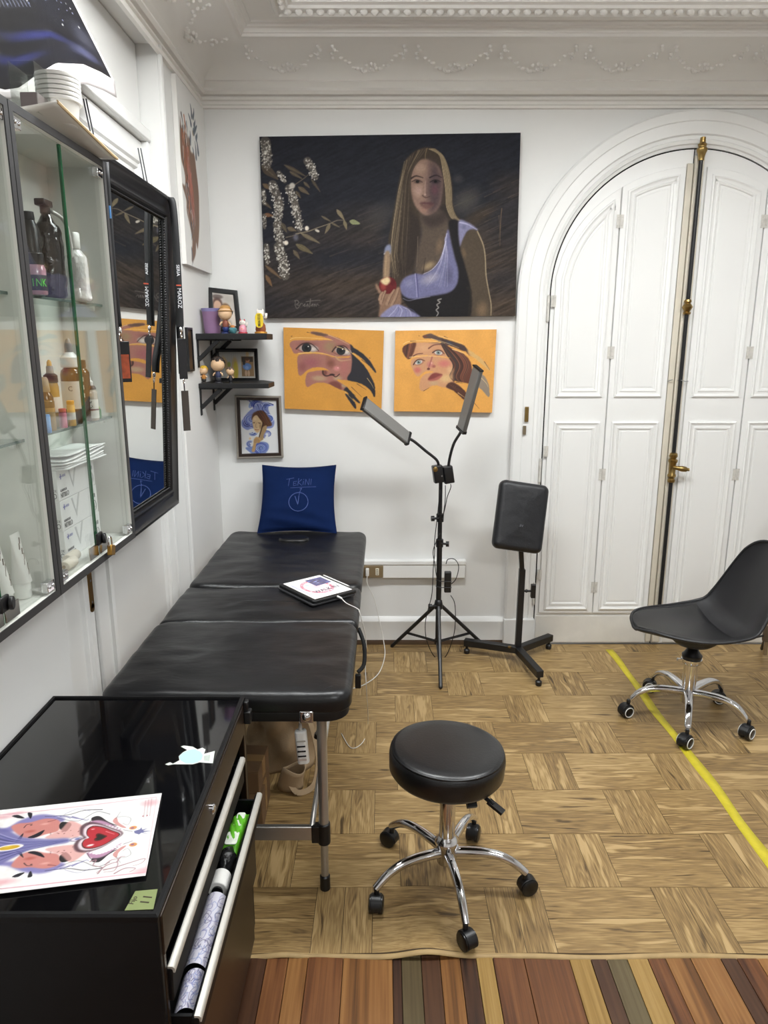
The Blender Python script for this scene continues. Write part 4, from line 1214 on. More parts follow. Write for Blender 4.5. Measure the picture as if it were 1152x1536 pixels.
for nk, (aP, bP, neck) in enumerate((((614, 659), (545, 604), [(690 - 32, 700), (655, 690), (638, 676), (621, 662)]), ((691, 647), (717, 551), [(672, 704), (675, 685), (681, 665), (690, 650)]))):
    Ya, Yb = (3.40, 3.26) if nk == 0 else (3.40, 3.30)
    pa, pb_ = onY(*aP, Ya), onY(*bP, Yb)
    dv = (pb_ - pa).normalized()
    nP = [onY(u, v, 3.425 + (Ya - 3.425) * i / (len(neck) - 1)) for i, (u, v) in enumerate(neck)]
    nP.append(pa + dv * 0.01)
    G().tube(smooth_path(nP, 6), 0.0068, 10).obj('gooseneck', BLKMET, tl, smooth=180)
    face = Vector((0.35, -0.75, 0.55)) if nk == 0 else Vector((-0.92, -0.45, 0.1))
    nz = (face - dv * face.dot(dv)).normalized()
    wx = dv.cross(nz).normalized()
    LM = basis(pa, wx, dv, nz)
    Ln = (pb_ - pa).length
    lb = G(LM).box((-0.034, 0.012, -0.011), (0.034, Ln - 0.006, 0.006)).obj('light_bar', pm('lamp housing grey', '#6b6a68', 0.4, metal=0.3), tl, bevel=0.003)
    G(LM).box((-0.029, 0.014, 0.0045), (0.029, Ln - 0.008, 0.0085)).obj('diffuser', DIFF, lb, bevel=0.002)
    for (y0, y1) in ((0.0, 0.016), (Ln - 0.008, Ln)):
        G(LM).box((-0.036, y0, -0.013), (0.036, y1, 0.010)).obj('end_cap', BLKPLA, lb, bevel=0.003)
    g = G(LM); g.box((-0.014, -0.006, -0.02), (0.014, 0.022, -0.008)); g.obj('mount', BLKPLA, lb, bevel=0.003)
# power brick and leads
pbk = onY(668, 873, 3.425)
g = G(); g.cbox((pbk.x + 0.012, 3.428, pbk.z), (0.034, 0.028, 0.108)); bk_ = g.obj('power_brick', BLKPLA, tl, bevel=0.004)
g = G()
for dz in (-0.02, 0.012): g.tube([(lx - 0.017, ly - 0.018, pbk.z + dz), (lx + 0.01, ly - 0.03, pbk.z + dz - 0.004), (pbk.x + 0.031, 3.412, pbk.z + dz - 0.006)], 0.0022, 6)
g.obj('cable_tie', BLKPLA, tl)
BC = pm('black cable', '#0d0d0e', 0.5)
def lead(pts, r=0.0022): G().tube(smooth_path(pts, 6), r, 6).obj('lead', BC, tl, smooth=180)
Yc = 3.40
lead([onY(676, 726, Yc), onY(676, 732, Yc), onY(671, 745, Yc), onY(669, 755, Yc), onY(666, 768, Yc), onY(663, 778, Yc + .02)])
lead([onY(668, 728, Yc), onY(668, 745, Yc), onY(667, 758, Yc), onY(665, 772, Yc)])
lead([onY(660, 735, Yc), onY(656, 775, Yc), onY(652, 810, Yc), onY(652, 830, Yc), onY(650, 850, Yc), onY(648, 890, Yc), onY(642, 915, Yc), onY(638, 935, Yc), onY(640, 960, Yc), onZ(652, 985, 0.004), onZ(668, 985, 0.004), onY(680, 955, 3.41), onY(683, 930, 3.42), onY(682, 905, 3.42), onY(676, 893, 3.425)])
lead([onY(660, 800, Yc), onY(650, 825, Yc), onY(652, 845, Yc), onY(655, 865, Yc), onY(659, 873, Yc)])
lead([onY(669, 846, 3.425), onY(672, 839, 3.425), onY(682, 839, 3.425), onY(688, 850, 3.425), onY(684, 868, 3.425), onY(677, 876, 3.425)])

# ================================================================== chrome stand behind the chair
cs_ = thing('chrome_stand', 'chrome pole stand with black tripod legs behind the shell chair', 'stand', (1.93, 3.36, 0))
qx, qy = 1.935, 3.38
G().cyl((qx, qy, 0.06), (qx, qy, 0.95), 0.010, n=14).obj('pole', pm('tarnished chrome', '#b8b2aa', 0.2, metal=1.0), cs_)
G().lathe([(.012, .13), (.021, .135), (.023, .15), (.020, .22), (.013, .225)], (qx, qy, 0), 18).obj('collar', pm('bronze collar', '#6f6355', 0.4, metal=0.6), cs_, smooth=40)
for k in range(3):
    a = R(-55 + 120 * k); rl = (0.24, 0.2, 0.15)[k]
    G().tube([(qx + 0.018 * math.cos(a), qy + 0.018 * math.sin(a), 0.165), (qx + rl * math.cos(a), qy + rl * math.sin(a), (0.012, 0.012, 0.135)[k])], [(0.010, 0.009, 0.005)[k]] * 2, 10).obj('leg', BLKMET, cs_)
G().lathe([(.013, .93), (.02, .935), (.02, .965), (.013, .97)], (qx, qy, 0), 16).obj('top_clamp', BLKPLA, cs_, smooth=40)
G().tube(smooth_path([(qx, qy, .955), (qx + .05, qy + .02, 1.0), (qx + .10, qy + .04, 1.02)], 5), 0.008, 10).obj('top_arm', BLKMET, cs_)
# ================================================================== wall cabinet with glass doors
CXB, CXF = -0.846, -0.700
CZ0, CZ1 = 1.070, 2.042
CAB_W = pm('cabinet white laminate', '#dcdbd5', 0.42, var=0.03)
EDGE = pm('charcoal edging', '#2e2d2e', 0.55, var=0.15, vscale=30)
GLS = glass_mat('cabinet glass', '#fbfdfc', 1.1)
GEDGE = pm('green glass edge', '#1f5a38', 0.25, spec=0.6)
SHG = glass_mat('shelf glass', '#f2f8f5', 1.0)
cabs = {}
for (y0, y1, lab) in ((1.470, 1.947, 'white wall cabinet with glass doors holding ink bottles and glove boxes'), (0.990, 1.467, 'white wall cabinet with glass doors holding cream tubes at the left edge')):
    cb = thing('wall_cabinet', lab, 'cabinet', (CXB, (y0 + y1) / 2, CZ0), 'glass door wall cabinets')
    cabs[y0] = cb
    t = 0.016
    G().box((CXB, y0 + t, CZ0 + t), (CXB + 0.006, y1 - t, CZ1 - t)).obj('back_panel', CAB_W, cb)
    for (a, b) in (((CXB, y0, CZ0), (CXF - 0.001, y0 + t, CZ1)), ((CXB, y1 - t, CZ0), (CXF - 0.001, y1, CZ1))): G().box(a, b).obj('side_panel', CAB_W, cb)
    for (a, b) in (((CXB, y0 + t, CZ0), (CXF - 0.001, y1 - t, CZ0 + t)), ((CXB, y0 + t, CZ1 - t), (CXF - 0.001, y1 - t, CZ1))): G().box(a, b).obj('end_panel', CAB_W, cb)
    # charcoal edging on the front
    G().sweep([(0, 0), (0, .0025), (-t, .0025), (-t, 0)], [(CXF - 0.001, y0, CZ0), (CXF - 0.001, y1, CZ0), (CXF - 0.001, y1, CZ1), (CXF - 0.001, y0, CZ1)], (1, 0, 0), closed=True).obj('edge_band', EDGE, cb, smooth=0)
    G().box((CXB + 0.01, y0 - 0.0008, CZ0 - 0.0012), (CXF + 0.001, y1 + 0.0008, CZ0 - 0.0001)).obj('underside', EDGE, cb)
    ym = y0 + (1.668 - 1.470) + 0.035 if y0 > 1.2 else (y0 + y1) / 2 + 0.02
    for (a, b) in ((y0 + t + 0.002, ym - 0.001), (ym + 0.001, y1 - t - 0.002)):
        dg_ = G().box((CXF - 0.012, a, CZ0 + t + 0.003), (CXF - 0.007, b, CZ1 - t - 0.003)).obj('glass_door', GLS, cb, smooth=0)
        for s_, yy in ((0, a if a > ym - 0.02 else b),):
            sgn = 1 if a > ym - 0.02 else -1
            G().box((CXF - 0.0125, min(yy, yy + sgn * 0.0022), CZ0 + t + 0.004), (CXF - 0.0063, max(yy, yy + sgn * 0.0022), CZ1 - t - 0.004)).obj('glass_edge', GEDGE, dg_, smooth=0)
        hy = a + 0.014 if sgn < 0 else b - 0.014
        for zz in (CZ0 + t + 0.016, CZ1 - t - 0.016):
            g = G(); g.box((CXF - 0.016, hy - 0.016, zz - 0.011), (CXF - 0.001, hy + 0.016, zz + 0.011))
            for e in (-1, 1): g.ball((CXF - 0.001, hy + e * 0.008, zz), 0.0042, 8)
            g.obj('pivot_hinge', CHROME, dg_, bevel=0.002)
    for zz in (1.698, 1.411):
        sh = G().box((CXB + 0.007, y0 + t + 0.001, zz - 0.006), (CXF - 0.03, y1 - t - 0.001, zz)).obj('glass_shelf', SHG, cb, smooth=0)
        G().box((CXF - 0.0302, y0 + t + 0.002, zz - 0.0058), (CXF - 0.0292, y1 - t - 0.002, zz - 0.0002)).obj('shelf_edge', pm('grey glass edge', '#5d6b64', 0.2), sh, smooth=0)
        for yy in (y0 + t + 0.001, y1 - t - 0.013):
            for xx in (CXB + 0.02, CXF - 0.06):
                G().box((xx, yy, zz - 0.018), (xx + 0.012, yy + 0.012, zz - 0.0065)).obj('shelf_pin', WHITEP, sh, bevel=0.002)
    # lock plates at the meeting of the doors
    lk = thing('showcase_lock', 'black cam lock with chrome plates on the right glass cabinet' if y0 > 1.2 else 'black cam lock with chrome plates on the left glass cabinet', 'lock', (CXF, ym, CZ0 + 0.03), 'cabinet locks')
    for s in (-1, 1):
        G().box((CXF - 0.0062, ym + s * 0.030 - 0.026, CZ0 + 0.021), (CXF - 0.003, ym + s * 0.030 + 0.026, CZ0 + 0.052)).obj('lock_plate', pm('lock plate chrome', '#c4c3c0', 0.16, metal=1.0), lk, bevel=0.0008)
    g = G(); g.box((CXF - 0.003, ym - 0.018, CZ0 + 0.048), (CXF + 0.004, ym + 0.012, CZ0 + 0.078)); g.cyl((CXF + 0.003, ym + 0.010, CZ0 + 0.060), (CXF + 0.011, ym + 0.012, CZ0 + 0.060), 0.013, n=20); g.obj('lock_body', BLKPLA, lk, bevel=0.002)
    if y0 > 1.2:
        pl = thing('padlock', 'small brass padlock hanging from the cabinet lock', 'padlock', (CXF + 0.012, ym + 0.03, CZ0 + 0.02))
        pcx, pcy, pcz = CXF + 0.014, ym + 0.030, CZ0 + 0.024
        G(Matrix.Translation((pcx, pcy, pcz)) @ Matrix.Rotation(R(-14), 4, 'X')).box((-0.006, -0.013, -0.013), (0.006, 0.013, 0.013)).obj('body', pm('bright brass', '#b48a45', 0.3, metal=1.0), pl, bevel=0.002)
        G().tube(smooth_path([(pcx, pcy - 0.011, pcz + 0.012), (pcx, pcy - 0.012, pcz + 0.028), (pcx, pcy - 0.004, pcz + 0.036), (pcx, pcy + 0.006, pcz + 0.030), (pcx, pcy + 0.008, pcz + 0.011)], 5), 0.0022, 8).obj('shackle', CHROME, pl, smooth=180)
# ------------------------------------------------------------------ glove boxes
BOXW = pm('white carton', '#dedddd', 0.6, var=0.03)
INKG = pm('print grey', '#4c4c50', 0.7)
INKK = pm('print black', '#161618', 0.6)
INKB = pm('print violet blue', '#3d3f98', 0.6)
PALEG = pm('print pale grey', '#b9b9b9', 0.7)
bx0, bx1, by0, by1 = -0.838, -0.768, 1.662, 1.880
for k in range(3):
    z0 = CZ0 + 0.0165 + k * 0.0745
    t = thing('glove_box', ['bottom box of nitrile gloves in the cabinet stack', 'middle box of nitrile gloves in the cabinet stack', 'top box of nitrile gloves under the white papers'][k], 'box', ((bx0 + bx1) / 2, (by0 + by1) / 2, z0), 'stacked glove boxes')
    oy = (0.0, -0.004, -0.008)[k]
    G().box((bx0, by0 + oy, z0), (bx1, by1 + oy, z0 + 0.0735)).obj('carton', BOXW, t, bevel=0.001)
    zc = z0 + 0.037
    FX = lambda y, z, e=0.0004: basis((bx1 + e, y, z), (0, 1, 0), (0, 0, 1))
    FY = lambda x, z, e=0.0004: basis((x, by0 + oy - e, z), (1, 0, 0), (0, 0, 1))
    lettering('GUANTES DE', 0.0085, FX(by0 + oy + 0.012, zc - 0.014), INKG, t, align='LEFT', sx=0.7)
    lettering('NITRILO', 0.017, FX(by0 + oy + 0.012, zc - 0.026), INKK, t, align='LEFT', sx=0.7)
    lettering('100', 0.016, FX(by1 + oy - 0.020, zc + 0.010), INKG, t, sx=0.7)
    g = G(FX(by1 + oy - 0.020, zc - 0.016)); g.tube([(0.009 * math.cos(a), 0.013 * math.sin(a), 0) for a in [2 * math.pi * q / 16 for q in range(16)]], 0.0008, 4, closed=True); g.obj('size_mark', INKG, t)
    lettering('L', 0.018, FX(by1 + oy - 0.020, zc - 0.016), INKG, t)
    # big pale tick and small violet emblem
    g = G(FX(by0 + oy + 0.085, zc + 0.004)); g.prism([(-0.024, 0.028), (-0.016, 0.028), (-0.002, -0.008), (0.018, 0.033), (0.026, 0.033), (0.0, -0.022)], (0, 0, 0), (1, 0, 0), (0, 1, 0), (0, 0, 0.0003)); g.obj('tick_mark', PALEG, t, smooth=0)
    g = G(FX(by0 + oy + 0.020, zc + 0.020)); g.prism([(-.006, .001), (-.002, .001), (-.002, .006), (.002, .006), (.002, .001), (.006, .001), (.006, -.002), (.002, -.002), (.002, -.007), (-.002, -.007), (-.002, -.002), (-.006, -.002)], (0, 0, 0), (1, 0, 0), (0, 1, 0), (0, 0, 0.0003)); g.obj('emblem', INKB, t, smooth=0)
    G(FX(by0 + oy + 0.036, zc + 0.020)).box((-0.008, -0.003, 0), (0.010, 0.003, 0.0003)).obj('brand_line', pm('print lilac', '#8f8fb5', 0.7), t, smooth=0)
    xm = (bx0 + bx1) / 2 + 0.006
    G(FY(xm, zc + 0.015)).lathe([(.016, -.0002), (.016, .0002)], n=28).obj('size_disc', INKK if k == 2 else INKG, t, smooth=0)
    lettering('L', 0.022, FY(xm, zc + 0.015, 0.0009), BOXW, t)
    lettering('GUANTES DE', 0.0085, FY(xm + 0.026, zc - 0.012), INKG, t, align='RIGHT', sx=0.75)
    lettering('NITRILO', 0.018, FY(xm + 0.026, zc - 0.025), INKK, t, align='RIGHT', sx=0.7)
zt = CZ0 + 0.0165 + 3 * 0.0745 + 0.0005
pp_ = thing('paper_stack', 'loose stack of white paper towels on the glove boxes', 'paper', (-0.80, 1.765, zt))
for k in range(7):
    random.seed(40 + k)
    dz, dy, dx = 0.0042 * k, random.uniform(-.012, .014), random.uniform(-.004, .005)
    def sheet(u, v, k=k, dz=dz, dy=dy, dx=dx):
        return Vector((-0.84 + dx + 0.098 * u, 1.655 + dy + 0.235 * v, zt + 0.002 + dz + (0.006 * u * math.sin(v * 3 + k) if k > 2 else 0.001 * math.sin(v * 5 + k)) + 0.012 * max(0, k - 4) * max(0, 0.25 - v) + 0.0015 * math.sin(u * 7)))
    g = G(); g.grid(sheet, 8, 16); g.obj('sheet', pm('tissue paper', '#e6e5e4', 0.8, bump=0.2, bscale=90), pp_, smooth=180, solid=0.0028)
for k, (yy, xx) in enumerate(((1.600, -0.735), (1.655, -0.752))):
    t = thing('bandage_roll', ['beige bandage roll in front of the glove boxes', 'beige bandage roll behind another roll in the cabinet'][k], 'roll', (xx, yy, CZ0 + 0.017), 'bandage rolls')
    G().cyl((xx, yy - 0.026, CZ0 + 0.0295), (xx, yy + 0.026, CZ0 + 0.0295), 0.0125, n=20).obj('roll', pm('beige gauze', '#cfc4b4', 0.85, var=0.08, vscale=60, aniso=(2, 30, 2)), t, bevel=0.0015)
    G().cyl((xx, yy - 0.028, CZ0 + 0.0295), (xx, yy + 0.028, CZ0 + 0.0295), 0.004, n=10).obj('core', pm('brown core', '#8a7355', 0.8), t)

# ------------------------------------------------------------------ bottles
AMBER = pm('amber bottle', '#4a2c14', 0.12, var=0.2, vscale=12, coat=0.4)
LABW = pm('white label', '#dcd8cf', 0.55, var=0.05, vscale=50)
LABK = pm('black label', '#1a1918', 0.5)
GREYP = pm('grey nozzle', '#8c8b88', 0.4)
def bottle(name, label, u, y_, top_v, z0, r, parts, x=-0.755, cat='bottle', group='bottles on the lower glass shelf'):
    """parts: (part name, material, profile of (r factor, height fraction))"""
    p = onX(u, top_v, x)
    Yp = y_ if y_ else p.y
    pt = onY(u, top_v, Yp)
    h = pt.z - z0
    t = thing(name, label, cat, (pt.x, Yp, z0), group)
    for (pn_, m_, pr_) in parts:
        G().lathe([(a * r, z0 + 0.0006 + b * h) for a, b in pr_], (pt.x, Yp, 0), 24).obj(pn_, m_, t, smooth=40)
    return t, Vector((pt.x, Yp, z0)), h
S2, S1 = 1.4115, 1.6985
t, c, h = bottle('ink_bottle', 'tall amber bottle with a white twist cap and grey nozzle on the lower glass shelf', 101, 1.735, 508, S2, 0.024, [
    ('body', AMBER, [(.9, 0), (1, .02), (1, .58), (.9, .63), (.6, .66)]), ('label', LABW, [(1.01, .18), (1.015, .185), (1.015, .50), (1.01, .505)]),
    ('cap', WHITEP, [(.62, .66), (.86, .67), (.86, .78), (.55, .82), (.45, .84)]), ('nozzle', GREYP, [(.36, .84), (.36, .92), (.22, .98), (.1, 1.0)])])
lettering('C', 0.016, basis((c.x + 0.006, c.y - 0.0246, c.z + h * 0.42), (1, 0, 0), (0, 0, 1)), INKG, t)
t, c, h = bottle('ink_bottle', 'amber bottle with a black and white label at the back of the glass shelf', 119, 1.79, 540, S2, 0.020, [
    ('body', AMBER, [(.9, 0), (1, .02), (1, .80), (.7, .86)]), ('label', LABK, [(1.01, .35), (1.02, .36), (1.02, .78), (1.01, .79)]),
    ('cap', BLKPLA, [(.55, .86), (.7, .87), (.7, .99), (.6, 1.0)])], x=-0.80)
for k in range(3): G().box((c.x + 0.0, c.y - 0.0212, c.z + h * (0.40 + 0.13 * k)), (c.x + 0.014, c.y - 0.0204, c.z + h * (0.47 + 0.13 * k))).obj('printed_block', LABW, t, smooth=0)
bottle('ink_bottle', 'black capped bottle with a yellow tip on the lower glass shelf', 73, 1.66, 540, S2, 0.0155, [
    ('body', pm('ochre ink', '#a9843c', 0.25), [(.9, 0), (1, .02), (1, .60), (.85, .66)]), ('label', LABW, [(1.02, .22), (1.03, .23), (1.03, .44), (1.02, .45)]),
    ('cap', BLKPLA, [(.9, .66), (1.0, .67), (.98, .77), (.6, .80)]), ('nozzle', GREYP, [(.55, .80), (.48, .90), (.4, .91)]), ('tip', pm('yellow tip', '#d0a24a', 0.4), [(.36, .91), (.32, .97), (.12, 1.0)])], x=-0.775)
bottle('ink_bottle', 'amber bottle with a beige dropper cap behind the cabinet divider', 66, 1.61, 566, S2, 0.015, [
    ('body', AMBER, [(.9, 0), (1, .03), (1, .62), (.6, .72)]), ('cap', pm('beige cap', '#9c8a70', 0.5), [(.62, .72), (.66, .74), (.5, .96), (.3, 1.0)])], x=-0.77)
bottle('ink_jar', 'tan clear ink jar at the front of the lower glass shelf', 72, 1.585, 601, S2, 0.0125, [
    ('body', pm('tan ink', '#a08150', 0.15, coat=0.4), [(.9, 0), (1, .03), (1, .72), (.95, .76)]), ('cap', pm('clear brown cap', '#6e5636', 0.25), [(.98, .76), (1.02, .78), (1.0, .97), (.85, 1.0)])], x=-0.745, cat='jar')
bottle('ink_bottle', 'small pink ink bottle with a red cap on the glass shelf', 93, 1.64, 613, S2, 0.0085, [
    ('body', pm('pink ink', '#d77b92', 0.35, var=0.2, vscale=90), [(.9, 0), (1, .03), (1, .74), (.8, .78)]), ('cap', pm('crimson cap', '#b23a50', 0.35), [(.85, .78), (.95, .79), (.95, .98), (.8, 1.0)])], x=-0.742)
bottle('ink_bottle', 'small yellow ink bottle with an orange cap on the glass shelf', 105, 1.68, 601, S2, 0.009, [
    ('body', pm('yellow ink', '#d8ab55', 0.35, var=0.2, vscale=90), [(.9, 0), (1, .03), (1, .80), (.8, .84)]), ('label', LABW, [(1.02, .25), (1.03, .26), (1.03, .52), (1.02, .53)]), ('cap', pm('orange cap', '#d99a1e', 0.35), [(.85, .84), (.95, .85), (.95, .98), (.8, 1.0)])], x=-0.742)
t, c, h = bottle('ink_bottle', 'amber dropper bottle with a white label and dark red stripe', 133, 1.80, 564, S2, 0.0165, [
    ('body', pm('cloudy glass', '#b8aa98', 0.15, coat=0.4), [(.9, 0), (1, .02), (1, .62), (.8, .70), (.6, .72)]), ('label', LABW, [(1.015, .06), (1.02, .07), (1.02, .47), (1.015, .48)]),
    ('stripe', pm('dark red stripe', '#6e2630', 0.5), [(1.025, .235), (1.028, .237), (1.028, .262), (1.025, .264)]), ('collar', AMBER, [(.86, .70), (.92, .72), (.7, .78), (.5, .79)]), ('dropper', WHITEP, [(.5, .79), (.48, .88), (.3, .90), (.2, .98), (.1, 1.0)])], x=-0.745)
random.seed(3)
g = G()
for k in range(9): 
    a = random.uniform(-2.2, -0.9); zz = c.z + h * random.uniform(.29, .42); a2 = a + random.uniform(-.35, .35); z2 = zz + random.uniform(-.006, .006)
    g.tube([(c.x + 0.0171 * math.cos(a), c.y + 0.0171 * math.sin(a), zz), (c.x + 0.0171 * math.cos(a2), c.y + 0.0171 * math.sin(a2), z2)], 0.0008, 4)
g.obj('label_drawing', INKK, t)
bottle('ink_bottle', 'slim green ink bottle at the right of the lower glass shelf', 147, 1.845, 610, S2, 0.007, [('body', pm('green ink', '#2f7038', 0.3, var=0.5, vscale=80), [(.8, 0), (1, .04), (1, .78), (.6, .84)]), ('cap', pm('yellow green cap', '#8da52e', 0.4), [(.6, .84), (.7, .86), (.5, 1.0)])], x=-0.742)
bottle('marker_pen', 'light blue marker standing at the front of the glass shelf', 70, 1.545, 622, S2, 0.0065, [('barrel', pm('marker blue', '#6f9fd6', 0.4), [(.9, 0), (1, .04), (1, .92), (.8, 1.0)]), ('cap', pm('marker cap blue', '#5b86bd', 0.4), [(1.04, .0), (1.08, .04), (1.08, .30), (1.04, .31)])], x=-0.738, cat='marker')
ab = thing('acrylic_tray', 'clear acrylic tray holding small ink bottles on the glass shelf', 'tray', (-0.75, 1.64, S2))
ACR = glass_mat('acrylic', '#f4f6f4', 1.2)
for (a, b) in (((-0.7315, 1.56, S2 + 0.001), (-0.7300, 1.72, S2 + 0.030)), ((-0.77, 1.72, S2 + 0.001), (-0.7300, 1.7215, S2 + 0.030))): G().box(a, b).obj('tray_wall', ACR, ab, smooth=0)
# upper shelf
def dense(pr, n=44):
    hs = np.linspace(pr[0][1], pr[-1][1], n)
    return [(float(np.interp(h_, [p[1] for p in pr], [p[0] for p in pr])), float(h_)) for h_ in hs]
WRAP = pm('cling film over dark bottle', '#2b2523', 0.12, var=0.9, vscale=45, bump=1.0, bscale=55, coat=0.8)
WRAPW = pm('cling film over white bottle', '#cfcdca', 0.12, var=0.25, vscale=60, bump=1.0, bscale=70, coat=0.8)
def crinkle(o, amt, sc):
    for v in o.data.vertices:
        n_ = mnoise.noise(v.co * sc) + 0.5 * mnoise.noise(v.co * sc * 2.3)
        d_ = Vector((v.co.x, v.co.y, 0))
        v.co += (d_.normalized() if d_.length > 1e-5 else Vector()) * n_ * amt
t, c, h = bottle('spray_bottle', 'dark spray bottle wrapped in cling film on the upper glass shelf', 66, 1.70, 300, S1, 0.031, [
    ('wrapped_body', WRAP, dense([(.85, 0), (.95, .02), (1.0, .1), (.98, .3), (1, .5), (.97, .66), (.85, .73), (.45, .80), (.32, .86), (.28, .88)]))], x=-0.765, group='bottles on the upper glass shelf')
crinkle(t.children[0], 0.0030, 60)
g = G(); g.cyl((c.x, c.y, c.z + h * .86), (c.x, c.y, c.z + h * .95), 0.011, n=14); g.box((c.x - 0.012, c.y - 0.026, c.z + h * .93), (c.x + 0.012, c.y + 0.016, c.z + h)); g.obj('spray_head', BLKPLA, t, bevel=0.003)
G().tube(smooth_path([(c.x + 0.008, c.y + 0.012, c.z + h * .90), (c.x + 0.025, c.y + 0.035, c.z + h * .82), (c.x + 0.030, c.y + 0.045, c.z + h * .62), (c.x + 0.030, c.y + 0.046, c.z + h * .45)], 5), 0.0045, 8).obj('tube', pm('milky tube', '#bdbab4', 0.3), t, smooth=180)
t, c, h = bottle('wrapped_bottle', 'white bottle wrapped in cling film on the upper glass shelf', 110, 1.805, 349, S1, 0.027, [
    ('wrapped_body', WRAPW, dense([(1.0, 0), (1.12, .03), (1.0, .2), (.98, .55), (.9, .66), (.5, .74), (.42, .76)])), ('cap', WHITEP, [(.44, .76), (.48, .77), (.46, .98), (.4, 1.0)])], x=-0.745, group='bottles on the upper glass shelf')
crinkle(t.children[0], 0.0028, 70)
t, c, h = bottle('ink_jar', 'round jar of pink ink with a black label reading INK', 52, 1.575, 380, S1, 0.0185, [
    ('body', pm('pinkish glass', '#a57c86', 0.1, coat=0.5, var=0.3, vscale=30), [(.9, 0), (1, .03), (1, .62), (.82, .72)]), ('label', LABK, [(1.015, .10), (1.02, .11), (1.02, .46), (1.015, .47)]), ('lid', BLKPLA, [(.84, .72), (.9, .73), (.9, .98), (.8, 1.0)])], x=-0.735, cat='jar', group='bottles on the upper glass shelf')
GRN = pm('neon green print', '#56c43a', 0.5)
for k, lt in enumerate('INK'):
    a = R(-78 + (k - 1) * 34 + 20)
    n_ = Vector((math.cos(a), math.sin(a), 0))
    lettering(lt, 0.022, basis(c + n_ * 0.0191 + Vector((0, 0, h * .285)), Vector((0, 0, 1)).cross(n_), (0, 0, 1)), GRN, t, sx=0.75)
bottle('ink_bottle', 'black bottle at the back of the upper glass shelf', 42, 1.62, 318, S1, 0.018, [('body', BLKPLA, [(.9, 0), (1, .02), (1, .8), (.6, .9)]), ('cap', BLKPLA, [(.62, .9), (.66, .92), (.6, 1.0)])], x=-0.80, group='bottles on the upper glass shelf')
# cream tubes in the left cabinet
for k, (u, v, tv) in enumerate(((17, 904, 812), (45, 891, 802))):
    b_ = onZ(u, v - 8, CZ0 + 0.017)
    X_, Y_ = -0.748, (1.335, 1.408)[k]
    t = thing('cream_tube', ['left white cream tube standing on its cap in the left cabinet', 'right white cream tube standing on its cap beside the cabinet divider'][k], 'tube', (X_, Y_, CZ0 + 0.017), 'white cream tubes')
    zb = CZ0 + 0.0168
    G().lathe([(.015, 0), (.0165, .002), (.0165, .030), (.0155, .033)], (X_, Y_, zb), 24).obj('cap', WHITEP, t, smooth=40)
    def tubefn(u_, v_):
        a = 2 * math.pi * u_
        r1, r2 = 0.0185 + (0.019 - 0.0185) * v_, 0.0185 * (1 - v_) + 0.0012
        return Vector((X_ + r2 * math.cos(a), Y_ + r1 * math.sin(a) + 0.012 * v_ * (-1 if k == 0 else -.6), zb + 0.034 + 0.105 * v_))
    g = G(); g.grid(tubefn, 28, 12, closed_u=True); g.obj('tube_body', pm('tube white', '#dcdad6', 0.35), t, smooth=60)
    g = G()
    for q in range(7):
        z1 = zb + 0.05 + q * 0.011; yy = Y_ + 0.004 * math.sin(q * 2.3) + (-0.012 if k == 0 else -0.007) * (q / 8)
        g.tube([(X_ + 0.0186 * (1 - (z1 - zb - 0.034) / 0.105) + 0.0012, yy, z1), (X_ + 0.0186 * (1 - (z1 + .012 - zb - 0.034) / 0.105) + 0.0012, yy + 0.004, z1 + 0.012)], 0.0014 if q > 3 else 0.0006, 5)
    g.obj('printed_emblem', pm('sepia print', '#5f4938', 0.6), t)

# ------------------------------------------------------------------ board and cup stack on top of the cabinet
wb = thing('white_board', 'warped white board lying on top of the glass cabinet', 'board', (-0.73, 1.74, CZ1))
def boardfn(u, v):
    x = -0.825 + 0.160 * u
    return Vector((x, 1.565 + 0.045 * u + (0.345 - 0.015 * u) * v, CZ1 + 0.005 + 0.032 * (1 - v) ** 1.5 * u ** 1.5 + 0.004 * u * math.sin(v * 3)))
g = G(); g.grid(boardfn, 14, 20); g.obj('sheet', pm('foam board', '#d8d5cf', 0.6), wb, smooth=180, solid=0.005)
G().tube([boardfn(1, k / 10) for k in range(11)], 0.0035, 6).obj('cut_edge', pm('tan cut edge', '#c2a880', 0.7), wb)
cst = thing('cup_stack', 'stack of nested white plastic tubs on the warped board', 'tubs', (-0.735, 1.74, CZ1 + 0.01), )
cc = onY(89, 150, 1.725)
zb = CZ1 + 0.0195
G().lathe([(.033, 0), (.034, .002), (.040, .046), (.0415, .048)], (cc.x, 1.725, zb), 36).obj('tub', WHITEP, cst, smooth=40)
for k in range(6):
    z_ = zb + 0.046 + k * 0.0092
    G().lathe([(.040, 0), (.0455, .0005), (.0465, .003), (.0455, .0078), (.042, .0085)], (cc.x, 1.725, z_), 36).obj('tub_rim', WHITEP, cst, smooth=40)
ct = thing('clear_tub', 'clear plastic tub behind the white tub stack', 'tub', (-0.79, 1.66, CZ1 + 0.01))
q = onY(52, 150, 1.66)
for (a, b) in (((q.x - 0.03, 1.62, zb), (q.x - 0.0285, 1.70, zb + 0.095)), ((q.x + 0.022, 1.62, zb), (q.x + 0.0235, 1.70, zb + 0.095)), ((q.x - 0.03, 1.70, zb), (q.x + 0.0235, 1.7015, zb + 0.095)), ((q.x - 0.03, 1.6185, zb), (q.x + 0.0235, 1.62, zb + 0.095))): G().box(a, b).obj('tub_wall', ACR, ct, smooth=0)
G().box((q.x - 0.022, 1.64, zb + 0.002), (q.x + 0.016, 1.69, zb + 0.045)).obj('packet', pm('mauve packet', '#8d7c80', 0.5), ct, bevel=0.003)

